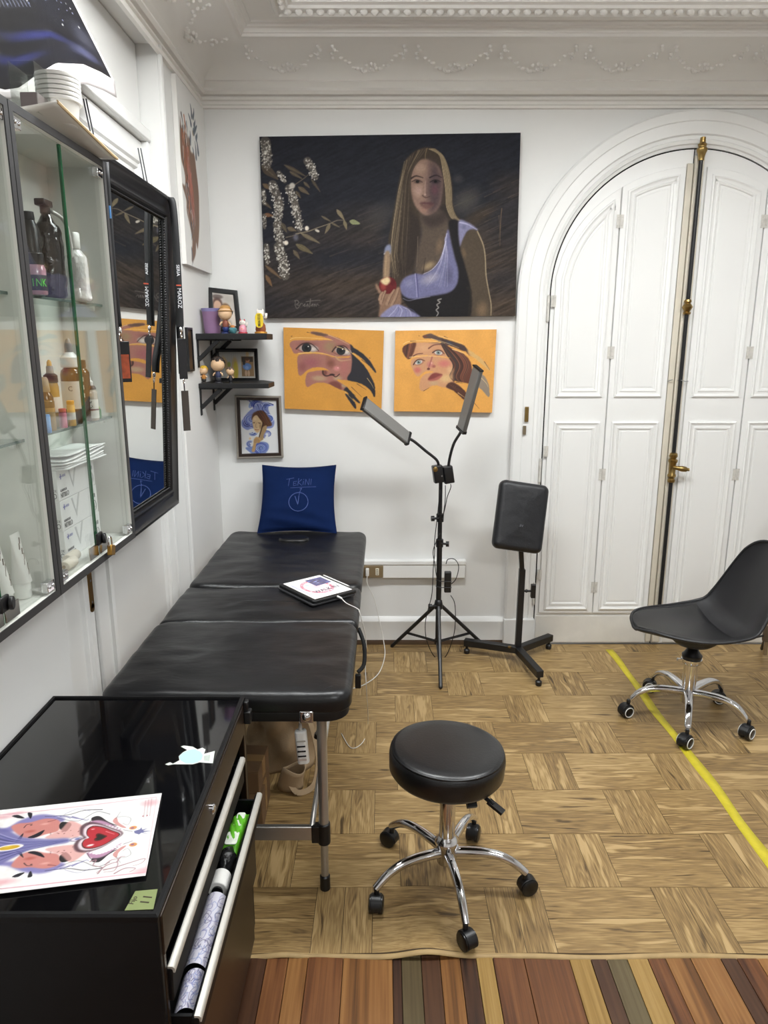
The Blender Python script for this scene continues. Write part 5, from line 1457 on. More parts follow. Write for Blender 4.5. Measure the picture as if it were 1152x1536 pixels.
# ------------------------------------------------------------------ mirror (leans out at the top)
mr = thing('wall_mirror', 'tall mirror in a wide black moulded frame leaning off the side door', 'mirror', (-0.78, 2.315, 1.0))
tl_ = R(2.77)
mup = Vector((math.sin(tl_), 0, math.cos(tl_))); mn_ = Vector((math.cos(tl_), 0, -math.sin(tl_)))
MM = basis((-0.776, 2.315, 1.004), (0, 1, 0), mup)
mw, mh = 0.345, 1.085
BLKF = pm('black frame lacquer', '#121214', 0.3, var=0.1, vscale=20)
path = [MM @ Vector(p) for p in ((-mw, 0, -0.03), (mw, 0, -0.03), (mw, mh, -0.03), (-mw, mh, -0.03))]
G().sweep([(0, 0), (0, .018), (-.006, .028), (-.016, .030), (-.026, .025), (-.040, .019), (-.054, .020), (-.064, .026), (-.070, .024), (-.076, .014), (-.076, .004), (-.076, 0)], path, mn_, closed=True).obj('frame', BLKF, mr, smooth=35)
g = G()
for (a, b) in (((-mw + .079, .079), (mw - .079, .079)), ((mw - .079, .079), (mw - .079, mh - .079)), ((mw - .079, mh - .079), (-mw + .079, mh - .079)), ((-mw + .079, mh - .079), (-mw + .079, .079))):
    n_ = int(max(abs(b[0] - a[0]), abs(b[1] - a[1])) / 0.0085)
    for k in range(n_):
        f_ = k / n_
        g.ball(MM @ Vector((a[0] + (b[0] - a[0]) * f_, a[1] + (b[1] - a[1]) * f_, -0.015)), 0.0035, 6)
tag(g.obj('beaded_edge', BLKF, mr, smooth=180), kind='stuff')
G(MM).box((-mw + 0.07, 0.07, -0.026), (mw - 0.07, mh - 0.07, -0.022)).obj('mirror_glass', pm('silvered glass', '#e8ebe9', 0.0, metal=1.0), mr, smooth=0)
G(MM).box((-mw + 0.01, 0.01, -0.034), (mw - 0.01, mh - 0.01, -0.0265)).obj('backing_board', pm('brown board', '#6b5236', 0.8), mr)
for (ua, va, ub, vb) in ((125, 148, 139, 215), (207, 222, 219, 285)):
    for e in (0, 4):
        G().cyl(onX(ua + e, va, -0.885), onX(ub + e, vb, -0.87), 0.0022, n=6).obj('hanging_wire', pm('dark wire', '#2a2a33', 0.5), mr)
# lanyards on the mirror's corner
RIB = pm('black ribbon', '#101013', 0.6, var=0.1)
def ribbon(root, pts, w_, name='strap'):
    sp = smooth_path(pts, 5)
    g = G()
    def fn(u, v):
        q = v * (len(sp) - 1); i = int(min(q, len(sp) - 2)); p_ = sp[i] + (sp[i + 1] - sp[i]) * (q - i)
        return p_ + Vector((1, 0.3, 0)).normalized() * ((u - 0.5) * w_)
    g.grid(fn, 3, len(sp) * 2)
    return g.obj(name, RIB, root, smooth=180, solid=0.0012)
Xl = -0.79
def lan(label, strap, badge, bw, bh, dark, Xp, w_=0.020):
    pts = [onX(u, v, Xp + dx) for (u, v, dx) in strap]
    t = thing('lanyard', label, 'lanyard', tuple(pts[-1]))
    s1 = ribbon(t, pts, w_)
    ribbon(t, [p + Vector((-0.008, 0.010 + 0.004 * math.sin(i), -0.002)) for i, p in enumerate(pts)], w_)
    e = pts[-1]
    g = G(); g.lathe([(.004, 0), (.006, .003), (.006, .012), (.003, .016)], (e.x, e.y, e.z - 0.018), 10); g.tube([(e.x, e.y + 0.008 * math.cos(a), e.z - 0.028 + 0.010 * math.sin(a)) for a in [2 * math.pi * k / 12 for k in range(12)]], 0.0016, 6, closed=True); g.obj('clip', CHROME, t, smooth=40)
    bt = onX(badge[0], badge[1], Xp)
    if (e.z - 0.04) > bt.z + 0.004:
        G().cyl((e.x, e.y, e.z - 0.036), (bt.x, bt.y, bt.z - 0.004), 0.0022, n=6).obj('cord', RIB, t)
    BM = basis((bt.x, bt.y, bt.z - bh / 2), Vector((1, 0.75, 0)), (0, 0, 1))
    b_ = G(BM).box((-bw / 2, -bh / 2, -0.0015), (bw / 2, bh / 2, 0.0015)).obj('badge', pm('dark badge', '#161518', 0.25) if dark else pm('brown badge', '#3a332e', 0.25), t, bevel=0.001)
    return t, pts, BM, b_
WPR = pm('white print', '#d6d6da', 0.6)
t1, pts, BM, b_ = lan('black lanyard with large white lettering on the right corner of the mirror', [(252, 296, -0.01), (259, 302, 0.006), (264, 350, 0.01), (268, 420, 0.006), (271, 478, 0.002), (271, 490, 0)], (272, 508), 0.030, 0.140, True, -0.712)
# lettering runs down the ribbon
dn = (pts[4] - pts[3]).normalized()
acr = dn.cross(Vector((1, -0.15, 0)).normalized())
def rib_text(txt, a, size, mat):
    nn = Vector((0.3, -1, 0)).normalized()
    yy = nn.cross(dn).normalized()
    lettering(txt, size, basis(a + nn * 0.0016, dn, yy, nn), mat, t1, align='LEFT')
rib_text('MAROZ', onX(268.4, 432, -0.7055), 0.019, WPR)
rib_text('SERIA', onX(266.5, 397, -0.704), 0.015, WPR)
G().cbox(tuple(onX(268, 428, -0.704)), (0.016, 0.004, 0.004)).obj('red_mark', pm('red print', '#b8492f', 0.6), t1)
lan('black lanyard with a long brown badge hanging lowest beside the mirror', [(256, 300, -0.012), (262, 330, -0.006), (266, 420, -0.01), (271, 500, -0.006), (274, 540, 0), (275, 560, 0)], (277, 586), 0.027, 0.145, False, -0.722)
t3, pts, BM, b_ = lan('black lanyard with a flame-coloured badge beside the glass cabinet', [(159, 243, 0), (160, 262, 0.004), (163, 300, 0.004), (170, 400, 0.002), (179, 490, 0.0)], (184, 512), 0.034, 0.110, True, -0.715, 0.014)
G(BM).box((-0.013, -0.045, 0.0016), (0.013, 0.020, 0.0022)).obj('badge_picture', pm('flame picture', '#8f3f22', 0.4, var=0.9, vscale=60), t3)
G().cbox(tuple(onX(162.5, 318, -0.709)), (0.012, 0.004, 0.030)).obj('blue_mark', pm('blue print', '#4f86bf', 0.6), t3)

# ------------------------------------------------------------------ small dark frame on the left wall
f0, f1 = onX(281, 491, XL + 0.012), onX(289, 557, XL + 0.012)
t = thing('small_picture', 'small dark framed picture on the left wall beside the mirror', 'picture', (XL, (f0.y + f1.y) / 2, f1.z))
G().sweep([(0, 0), (0, .012), (-.008, .012), (-.010, 0)], [(XL, f0.y, f1.z), (XL, f0.y + 0.085, f1.z), (XL, f0.y + 0.085, f0.z), (XL, f0.y, f0.z)], (1, 0, 0), closed=True).obj('frame', BLKF, t, smooth=30)
G().box((XL + 0.001, f0.y + 0.005, f1.z + 0.005), (XL + 0.006, f0.y + 0.08, f0.z - 0.005)).obj('print', pm('brown abstract print', '#4a3622', 0.4, var=0.8, vscale=22), t)

# ================================================================== corner shelves
SHB = pm('black shelf', '#141416', 0.5, var=0.15, vscale=14)
def corner_shelf(z0, z1, tiltl, label):
    t = thing('corner_shelf', label, 'shelf', (-0.68, 3.47, z1), 'black corner shelves')
    g = G(); g.prism([(XL + 0.001, 3.325), (-0.528, 3.325), (-0.528, 3.50), (-0.60, 3.64), (XL + 0.001, 3.64)], (0, 0, z0), (1, 0, 0), (0, 1, 0), (0, 0, z1 - z0)); g.obj('board', SHB, t, smooth=0, bevel=0.002)
    for yy in (3.345, 3.605):
        g = G(); zl = z0 - 0.125
        g.box((XL + 0.001, yy - 0.011, zl), (XL + 0.006, yy + 0.011, z0)); g.box((XL + 0.001, yy - 0.011, z0 - 0.005), (XL + 0.15, yy + 0.011, z0))
        g.obox((XL + 0.005, yy, z0 - 0.090), (XL + 0.098, yy, z0 - 0.004), 0.022, 0.017)
        g.obj('bracket', SHB, t, bevel=0.001)
    return z1
Z1 = corner_shelf(1.617, 1.643, 0, 'upper black corner shelf with the lilac cup and lucky cats')
Z2 = corner_shelf(1.399, 1.421, 0, 'lower black corner shelf with small dolls and a landscape photo frame')
# cup
cp = onY(315, 475, 3.40)
t = thing('lilac_cup', 'lilac and mauve tapered plastic cup on the upper corner shelf', 'cup', (cp.x, 3.435, Z1))
def cupcol(z): return z
G().lathe([(.034, 0), (.036, .002), (.0435, .098), (.0445, .099)], (cp.x, 3.435, Z1 + 0.0006), 36).obj('wall', pm('mauve cup', '#8d6c8e', 0.4, var=0.2, vscale=14), t, smooth=40)
G().lathe([(.0436, .098), (.0465, .110), (.048, .113), (.046, .113), (.042, .098), (.041, .09)], (cp.x, 3.435, Z1 + 0.0006), 36).obj('rim', pm('lilac rim', '#8b83b4', 0.4), t, smooth=40)
# plain dolls
SKIN = pm('doll skin', '#d8b48e', 0.5)
def doll(u, vb, vt, Y, z, label, hair, body, legs, hat=None, broad=1.0):
    a = onY(u, vt, Y)
    h = a.z - z
    t = thing('toy_doll', label, 'doll', (a.x, Y, z), 'small dolls on the corner shelves')
    c = Vector((a.x, Y, z))
    rh = h * 0.26 * broad
    G().lathe([(.16 * h, 0), (.165 * h, .01 * h), (.15 * h, .04 * h), (.10 * h, .05 * h)], c + Vector((0, 0, 0.0005)), 18).obj('stand', pm(legs + ' doll base', legs, 0.5), t, smooth=40)
    G().lathe([(.07 * h, .05 * h), (.11 * h, .09 * h), (.125 * h, .20 * h), (.11 * h, .24 * h)], c, 18).obj('legs', pm(legs + ' doll legs', legs, 0.55), t, smooth=40)
    G().lathe([(.11 * h, .24 * h), (.125 * h, .30 * h), (.10 * h, .44 * h), (.06 * h, .50 * h)], c, 18).obj('torso', pm(body + ' doll torso', body, 0.55), t, smooth=40)
    for s in (-1, 1): G().tube([c + Vector((s * .10 * h, 0, .44 * h)), c + Vector((s * .17 * h, -.03 * h, .38 * h)), c + Vector((s * .20 * h, -.06 * h, .30 * h))], [.035 * h, .032 * h, .03 * h], 8).obj('arm', SKIN, t, smooth=180)
    G().ball(c + Vector((0, 0, .48 * h + rh * .95)), (rh, rh * .9, rh * .95), 18).obj('head', SKIN, t, smooth=180)
    g = G()
    for k in range(16):
        n_ = Vector((math.cos(k * 2.4) * (1 - k / 24), 0.12 + 0.85 * math.sin(k * 2.4) * (1 - k / 24), 0.32 + k / 18)).normalized()
        if hat: n_ = Vector((n_.x, abs(n_.y) + 0.25, n_.z - 0.2)).normalized()
        q = c + Vector((0, rh * .12, .48 * h + rh * 1.05))
        g.ball(q + Vector((n_.x * rh * .72, n_.y * rh * .62, n_.z * rh * .72)), rh * .42, 8)
    g.obj('hair', pm(hair + ' doll hair', hair, 0.6), t, smooth=180)
    if hat: G().lathe([(rh * 1.15, 0), (rh * 1.18, .01 * h), (rh * .8, .04 * h), (rh * .72, .16 * h), (rh * .4, .21 * h), (.001, .215 * h)], c + Vector((0, rh * .15, .48 * h + rh * 1.28)), 22).obj('hat', pm('tan felt', hat, 0.7), t, smooth=40)
    return t
doll(337, 496, 459, 3.375, Z1, 'plain toy doll with a tan hat and blue trousers on the upper shelf', '#221a18', '#7c4230', '#1d2f6a', '#b98a4c')
doll(326, 573, 538, 3.37, Z2, 'large-headed toy doll with dark brown hair on the lower shelf', '#2c2019', '#2b3150', '#2a2a30', None, 1.12)
doll(305, 573, 549, 3.38, Z2, 'small toy doll with yellow hair at the wall end of the lower shelf', '#d5ac2a', '#b5772f', '#2a2624')
doll(345, 573, 551, 3.375, Z2, 'small toy doll with grey brown hair before the landscape photo frame', '#5b4a3f', '#25232a', '#19191c')
p = onY(349, 489, 3.355)
t = thing('toy_ornament', 'tiny teal and orange round ornament on the upper shelf', 'ornament', (p.x, 3.355, Z1))
G().lathe([(.010, 0), (.013, .002), (.018, .012), (.019, .020), (.014, .026)], (p.x, 3.355, Z1 + 0.0005), 18).obj('bowl', pm('teal glaze', '#4c7f86', 0.3, var=0.5, vscale=90), t, smooth=40)
G().ball((p.x, 3.355, Z1 + 0.029), (0.011, 0.010, 0.009), 14).obj('top', pm('orange glaze', '#c17a3c', 0.4), t, smooth=180)
# lucky cats
def cat_fig(u, Y, z, h, label, robe, plaque):
    a = onY(u, 490, Y); c = Vector((a.x, Y, z))
    t = thing('lucky_cat', label, 'figurine', tuple(c), 'lucky cat figurines')
    WH = pm('cat white glaze', '#e4ddd4', 0.3); RD_ = pm('cat red glaze', '#b23a48', 0.35); GD = pm('gold glaze', '#c98f3a', 0.35, metal=0.4)
    G().lathe([(.30 * h, 0), (.32 * h, .02 * h), (.31 * h, .09 * h), (.25 * h, .10 * h)], c + Vector((0, 0, .0005)), 24).obj('base', RD_ if not plaque else GD, t, smooth=40)
    G().lathe([(.24 * h, .10 * h), (.27 * h, .2 * h), (.24 * h, .42 * h), (.15 * h, .56 * h)], c, 22).obj('robe', robe, t, smooth=40)
    G().ball(c + Vector((0, -0.01 * h, .70 * h)), (.22 * h, .19 * h, .19 * h), 18).obj('head', WH, t, smooth=180)
    for s in (-1, 1):
        e = G().lathe([(.07 * h, 0), (.045 * h, .07 * h), (.005 * h, .13 * h)], c + Vector((s * .13 * h, 0, .83 * h)), 10).obj('ear', RD_ if not plaque else WH, t, smooth=40)
        G().ball(c + Vector((s * .075 * h, -.185 * h, .72 * h)), .022 * h, 8).obj('eye', INKK, t)
    G().tube([c + Vector((.20 * h, 0, .45 * h)), c + Vector((.30 * h, -.04 * h, .55 * h)), c + Vector((.31 * h, -.05 * h, .74 * h))], [.06 * h, .06 * h, .065 * h], 10).obj('raised_paw', WH, t, smooth=180)
    G().ball(c + Vector((0, -.20 * h, .30 * h)), (.10 * h, .06 * h, .10 * h), 12).obj('coin', GD, t, smooth=180)
    return t, c
cat_fig(364, 3.37, Z1, 0.068, 'small lucky cat figurine in a pink robe on the upper shelf', pm('pink glaze', '#d88fa0', 0.35), False)
t, c = cat_fig(391, 3.385, Z1, 0.090, 'lucky cat figurine behind a yellow oval plaque at the shelf end', pm('brown glaze', '#8f5232', 0.35), True)
for ob in list(t.children):
    if ob.name.startswith(('head', 'ear', 'eye', 'raised_paw')):
        for v in (ob.data.vertices): v.co.z = v.co.z + 0.024
PQ = basis(c + Vector((0, -0.033, 0.058)), (1, 0, 0), (0, 0, 1))
pq = G(PQ).prism([(0.0185 * math.copysign(abs(math.cos(a)) ** .7, math.cos(a)), 0.032 * math.copysign(abs(math.sin(a)) ** .7, math.sin(a))) for a in [2 * math.pi * k / 28 for k in range(28)]], (0, 0, 0), (1, 0, 0), (0, 1, 0), (0, 0, 0.004)).obj('plaque', pm('yellow plaque', '#dfc22f', 0.4), t, smooth=0, bevel=0.001)
for k, cc_ in enumerate('招財進寶'):
    lettering(cc_, 0.0145, PQ @ Matrix.Translation((0, 0.020 - 0.0138 * k, 0.0046)), INKK, pq)
# ================================================================== painted and printed pictures
def homography(src, dst):
    A, b = [], []
    for (x, y), (u, v) in zip(src, dst):
        A.append([x, y, 1, 0, 0, 0, -u * x, -u * y]); b.append(u)
        A.append([0, 0, 0, x, y, 1, -v * x, -v * y]); b.append(v)
    return np.append(np.linalg.solve(np.array(A, float), np.array(b, float)), 1).reshape(3, 3)

def box_blur(m, r):
    if r < 1: return m
    k = 2 * r + 1
    for ax in (0, 1):
        pad = [(0, 0), (0, 0)]; pad[ax] = (r + 1, r)
        c = np.cumsum(np.pad(m, pad, mode='edge'), axis=ax)
        m = (np.take(c, np.arange(k, c.shape[ax]), ax) - np.take(c, np.arange(0, c.shape[ax] - k), ax)) / k
    return m

def vnoise(h, w_, cell_y, cell_x, seed):
    rs = np.random.RandomState(seed)
    gy, gx = int(h / cell_y) + 3, int(w_ / cell_x) + 3
    g = rs.rand(gy, gx)
    y, x = np.mgrid[0:h, 0:w_]
    y, x = y / cell_y, x / cell_x
    iy, ix = y.astype(int), x.astype(int)
    fy, fx = y - iy, x - ix
    fy, fx = fy * fy * (3 - 2 * fy), fx * fx * (3 - 2 * fx)
    return (g[iy, ix] * (1 - fy) * (1 - fx) + g[iy, ix + 1] * (1 - fy) * fx + g[iy + 1, ix] * fy * (1 - fx) + g[iy + 1, ix + 1] * fy * fx)

def crom(P, closed, n=6):
    P = [np.array(p, float) for p in P]
    m = len(P)
    out = []
    for i in range(m if closed else m - 1):
        if closed: a, b, c, d = P[i - 1], P[i], P[(i + 1) % m], P[(i + 2) % m]
        else: a, b, c, d = P[max(i - 1, 0)], P[i], P[i + 1], P[min(i + 2, m - 1)]
        for k in range(n):
            t = k / n
            out.append(0.5 * ((2 * b) + (c - a) * t + (2 * a - 5 * b + 4 * c - d) * t * t + (3 * b - a - 3 * c + d) * t ** 3))
    if not closed: out.append(P[-1])
    return np.array(out)

class Paint:
    """paints with polygons, strokes and soft ellipses given in the frame of a view (x, y, scale)"""
    def __init__(s, W, H, quad, bg):
        s.W, s.H = W, H
        s.a = np.ones((H, W, 3)) * hx(bg)
        s.Hm = homography(quad, [(0, 0), (W - 1, 0), (W - 1, H - 1), (0, H - 1)])
        s.k = W / (0.5 * (math.dist(quad[0], quad[1]) + math.dist(quad[3], quad[2])))
        s.vx, s.vy, s.vs = 0, 0, 1
        s.clip = None
    def view(s, x, y, sc): s.vx, s.vy, s.vs = x, y, sc; return s
    def T(s, P):
        P = np.array(P, float).reshape(-1, 2)
        q = np.stack([s.vx + P[:, 0] / s.vs, s.vy + P[:, 1] / s.vs, np.ones(len(P))])
        r = s.Hm @ q
        return (r[:2] / r[2]).T
    def comp(s, m, col, x0, y0, alpha):
        h, w_ = m.shape
        if s.clip is not None: m = m * s.clip[y0:y0 + h, x0:x0 + w_]
        m = (m * alpha)[..., None]
        reg = s.a[y0:y0 + h, x0:x0 + w_]
        s.a[y0:y0 + h, x0:x0 + w_] = reg * (1 - m) + (hx(col) if isinstance(col, str) else col) * m
    def bounds(s, P, pad):
        x0, y0 = np.floor(P.min(0) - pad).astype(int); x1, y1 = np.ceil(P.max(0) + pad).astype(int) + 1
        x0, y0, x1, y1 = max(x0, 0), max(y0, 0), min(x1, s.W), min(y1, s.H)
        return (x0, y0, x1, y1) if x1 > x0 and y1 > y0 else None
    def mask(s, P, soft):
        B = s.bounds(P, soft * 2 + 2)
        if B is None: return None
        x0, y0, x1, y1 = B
        yy, xx = np.mgrid[y0:y1, x0:x1]
        acc = np.zeros(yy.shape)
        for oy, ox in ((-.25, -.25), (.25, -.25), (-.25, .25), (.25, .25)):
            ins = np.zeros(yy.shape, bool)
            Y, X = yy + oy, xx + ox
            for i in range(len(P)):
                ax, ay = P[i - 1]; bx, by = P[i]
                if ay == by: continue
                ins ^= ((ay > Y) != (by > Y)) & (X < (bx - ax) * (Y - ay) / (by - ay) + ax)
            acc += ins
        acc /= 4
        if soft > 0:
            acc = box_blur(box_blur(acc, max(1, int(soft))), max(1, int(soft)))
        return acc, x0, y0
    def poly(s, P, col, soft=0, alpha=1.0, sm=True):
        Q = s.T(crom(P, True) if sm else P)
        r = s.mask(Q, soft)
        if r: s.comp(r[0], col, r[1], r[2], alpha)
        return s
    def stroke(s, P, col, w_=2.0, w1=None, alpha=1.0, sm=True, soft=0.6):
        Q = s.T(crom(P, False, 5) if sm and len(P) > 2 else P)
        kk = s.k / s.vs
        ws = np.linspace(w_, w_ if w1 is None else w1, len(Q)) * kk / 2
        B = s.bounds(Q, ws.max() + 2)
        if B is None: return s
        x0, y0, x1, y1 = B
        yy, xx = np.mgrid[y0:y1, x0:x1].astype(float)
        best = np.full(yy.shape, 1e9)
        for i in range(len(Q) - 1):
            a, b = Q[i], Q[i + 1]
            d = b - a; L2 = max(d @ d, 1e-9)
            t = np.clip(((xx - a[0]) * d[0] + (yy - a[1]) * d[1]) / L2, 0, 1)
            dist = np.hypot(xx - a[0] - t * d[0], yy - a[1] - t * d[1]) - (ws[i] + (ws[i + 1] - ws[i]) * t)
            best = np.minimum(best, dist)
        thin = min(1.0, max(0.45, ws.max() * 2.4))
        s.comp(np.clip(0.5 - best / (2 * soft), 0, 1) * thin, col, x0, y0, alpha)
        return s
    def ell(s, cx, cy, rx, ry, col, alpha=1.0, soft=0.5, ang=0):
        c = s.T([(cx, cy)])[0]
        kk = s.k / s.vs
        rx, ry = rx * kk, ry * kk
        R_ = max(rx, ry) * 1.1 + 2
        B = s.bounds(np.array([c]), R_)
        if B is None: return s
        x0, y0, x1, y1 = B
        yy, xx = np.mgrid[y0:y1, x0:x1].astype(float)
        ca, sa = math.cos(R(ang)), math.sin(R(ang))
        X, Y = (xx - c[0]), (yy - c[1])
        d = np.hypot((X * ca + Y * sa) / max(rx, .3), (-X * sa + Y * ca) / max(ry, .3))
        e = max(soft, 1.0 / max(min(rx, ry), 1))
        m = np.clip((1 - d) / e + (0.5 if soft < 0.2 else 0), 0, 1)
        s.comp(m * m * (3 - 2 * m), col, x0, y0, alpha)
        return s
    def grain(s, amt, seed=1, cy=2, cx=2):
        s.a = s.a * (1 + amt * (vnoise(s.H, s.W, cy, cx, seed) - 0.5)[..., None])
        return s

def print_surface(name, pt, fn, mat, parent, double=False):
    """a sheet carrying the picture: one vertex per painted dot; fn(u, v) -> point, v runs down"""
    W, H = pt.W, pt.H
    org = WL.get(parent, Vector((0, 0, 0)))
    u, v = np.meshgrid(np.linspace(0, 1, W), np.linspace(0, 1, H))
    co = fn(u.ravel(), v.ravel()) - np.array(org)
    i = np.arange(W * H).reshape(H, W)
    f = np.stack([i[1:, :-1], i[1:, 1:], i[:-1, 1:], i[:-1, :-1]], -1).reshape(-1, 4)
    me = bpy.data.meshes.new(name)
    me.vertices.add(W * H); me.vertices.foreach_set('co', co.astype(np.float32).ravel())
    n = len(f)
    me.loops.add(n * 4); me.loops.foreach_set('vertex_index', f.astype(np.int32).ravel())
    me.polygons.add(n); me.polygons.foreach_set('loop_start', np.arange(0, n * 4, 4, dtype=np.int32))
    me.update(calc_edges=True)
    ca = me.color_attributes.new('print', 'FLOAT_COLOR', 'POINT')
    rgba = np.ones((W * H, 4), np.float32); rgba[:, :3] = s2l(np.clip(pt.a, 0, 1)).reshape(-1, 3)
    ca.data.foreach_set('color', rgba.ravel())
    me.materials.append(mat)
    me.shade_smooth()
    o = bpy.data.objects.new(name, me)
    COL.objects.link(o); o.parent = parent; WL[o] = org
    return o

def flat(TL, TR, BR, BL):
    TL, TR, BR, BL = [np.array(p, float) for p in (TL, TR, BR, BL)]
    def fn(u, v):
        u, v = u[:, None], v[:, None]
        return (TL * (1 - u) + TR * u) * (1 - v) + (BL * (1 - u) + BR * u) * v
    return fn
def proj(p):
    c, s = math.cos(PITCH), math.sin(PITCH)
    z = p[2] - CAM_H
    d, up = p[1] * c - z * s, p[1] * s + z * c
    return (576 + F_PX * p[0] / d, 768 - F_PX * up / d)

OIL = attr_mat('oil paint', 0.6, 0.12, bump=0.25, bscale=260)
ACRY = attr_mat('acrylic paint', 0.55, 0.35, bump=0.15, bscale=420)
PRINT = attr_mat('printed paper', 0.5, 0.4)

def canvas(name, label, quad, Y, thick, painter, mat, sidecol, cat='painting', group=None):
    """stretched canvas hung on the back wall; quad = photo corners TL TR BR BL"""
    c = [onY(*q, Y) for q in quad]
    t = thing(name, label, cat, tuple((c[2] + c[3]) / 2), group)
    n = len(c)
    inw = 0.0004
    g = G()
    vs = [tuple(p + Vector((0, inw, 0))) for p in c] + [tuple(p + Vector((0, thick, 0))) for p in c]
    g._add(vs, [(3, 2, 1, 0), (4, 5, 6, 7), (0, 1, 5, 4), (1, 2, 6, 5), (2, 3, 7, 6), (3, 0, 4, 7)])
    g.obj('stretcher', pm(name + ' side ' + sidecol, sidecol, 0.7), t, smooth=0, bevel=0.001, seg=1)
    print_surface('painted_face', painter, flat(*c), mat, t)
    return t

# ------------------------------------------------------------------ large portrait
Q = [(389, 205), (781, 199), (773, 474), (398, 477)]
P = Paint(440, 300, Q, '#2b2c31')
yy, xx = np.mgrid[0:P.H, 0:P.W] / np.array([P.H, P.W]).reshape(2, 1, 1)
n1 = vnoise(P.H, P.W, 40, 60, 5); n2 = vnoise(P.H, P.W, 4, 13, 6); n3 = vnoise(P.H, P.W, 2, 5, 8)
# diagonal brush streaks
sy, sx = np.mgrid[0:P.H, 0:P.W]
rot = vnoise(900, 900, 3.0, 26, 9)
dg_ = rot[np.clip((sy + 0.45 * sx).astype(int), 0, 899), np.clip((sx - 0.45 * sy + 200).astype(int), 0, 899)]
base = hx('#25262e')[None, None] * np.ones((P.H, P.W, 1))
warm = hx('#45392e')[None, None]
k = np.clip((yy - 0.28) * 1.3 + (xx - 0.5) * 0.35 + (n1 - 0.5) * 0.7, 0, 1)[..., None] * 0.85
P.a = base * (1 - k) + warm * k
P.a *= (0.78 + 0.44 * dg_[..., None] * (0.4 + 0.8 * k) + 0.10 * (n3[..., None] - 0.5))
P.view(560, 210, 5.69)
P.ell(790, 520, 210, 150, '#5d574e', 0.55, 0.9, -35); P.ell(60, 640, 260, 150, '#4c4844', 0.5, 0.9, -30); P.ell(900, 640, 260, 90, '#57452f', 0.45, 0.9, -30)
P.ell(720, 330, 70, 55, '#4a4947', 0.5, 0.9)
for i in range(70):
    rs = random.Random(i)
    x, y = rs.uniform(640, 1200), rs.uniform(350, 1350)
    P.stroke([(x, y), (x + 60, y - 28), (x + 140, y - 60)], rs.choice(['#6a5743', '#5a5048', '#7a664e', '#33302d']), rs.uniform(4, 12), 1, rs.uniform(.15, .4))
for i in range(45):
    rs = random.Random(i + 100)
    x, y = rs.uniform(-800, 60), rs.uniform(560, 1450)
    P.stroke([(x, y), (x + 80, y - 30), (x + 190, y - 66)], rs.choice(['#5e4f40', '#4c443d', '#6a5a48', '#2c2a29']), rs.uniform(5, 14), 1, rs.uniform(.12, .35))
P.stroke([(1095, 580), (1085, 700), (1078, 900)], '#8a6f4e', 6, 2, 0.7); P.stroke([(1070, 640), (1078, 760), (1066, 860)], '#7a6448', 4, 1, 0.6)
# hair mass
HAIR = [(470, 60), (360, 88), (275, 165), (228, 285), (200, 420), (175, 560), (145, 730), (122, 860), (132, 1000), (150, 1120), (165, 1190), (215, 1215), (290, 1165), (350, 1080), (385, 900), (420, 700), (600, 690), (690, 690), (745, 680), (700, 630), (675, 540), (675, 420), (655, 300), (622, 195), (560, 105)]
P.poly(HAIR, '#3d342b', 1)
P.poly([(300, 560), (330, 620), (400, 690), (390, 850), (370, 1000), (330, 1100), (230, 1150), (200, 1050), (250, 880), (290, 720)], '#2f2825', 3, .85)
P.poly([(570, 560), (620, 560), (640, 690), (560, 700), (520, 640)], '#2a2524', 3, .8)
# face and neck
P.poly([(400, 600), (405, 780), (372, 950), (352, 1130), (425, 1142), (520, 1085), (592, 965), (640, 760), (625, 660), (560, 590)], '#51463d', 2)
P.poly([(410, 640), (520, 640), (600, 600), (620, 680), (520, 740), (440, 720)], '#332b29', 4, .8)
P.poly([(440, 160), (365, 195), (320, 290), (316, 420), (342, 535), (388, 605), (450, 640), (512, 616), (562, 560), (584, 450), (588, 330), (545, 215)], '#836a5d', 1)
P.poly([(470, 165), (545, 215), (588, 330), (584, 450), (562, 560), (512, 616), (470, 636), (470, 520), (455, 470), (460, 350), (480, 260)], '#43363a', 5, .85)
P.ell(395, 240, 75, 60, '#9a8071', .85, .9); P.ell(380, 430, 62, 70, '#a3877b', .85, .9); P.ell(430, 590, 50, 36, '#8b6a5c', .7, .9); P.ell(520, 420, 50, 70, '#5d3c44', .7, .9)
P.stroke([(318, 325), (360, 304), (420, 320)], '#2d2422', 15, 6, .9); P.stroke([(478, 318), (530, 298), (578, 318)], '#241d20', 13, 6, .8)
P.ell(372, 352, 48, 24, '#54423c', .8, .6); P.ell(372, 352, 18, 14, '#1c1817', 1, .3); P.stroke([(325, 352), (365, 335), (415, 358)], '#1f1917', 6, 3, .9); P.ell(378, 347, 4, 4, '#b8a89a', .8, .3)
P.ell(528, 352, 48, 24, '#33292c', .8, .6); P.ell(526, 352, 17, 13, '#161315', 1, .3); P.stroke([(480, 356), (525, 336), (574, 354)], '#1a1516', 6, 3, .9)
P.stroke([(440, 350), (436, 400), (437, 465)], '#a58a7d', 10, 13, .5); P.stroke([(415, 470), (440, 488), (478, 480)], '#3a2a28', 8, 5, .8); P.ell(436, 462, 14, 12, '#b2978a', .6, .7)
P.poly([(388, 538), (430, 524), (452, 530), (478, 526), (520, 545), (478, 552), (440, 552)], '#4f3436', 1, .95); P.poly([(395, 545), (450, 553), (515, 548), (470, 580), (430, 578)], '#634542', 1, .85); P.stroke([(420, 546), (470, 546)], '#a08a80', 3, 2, .5)
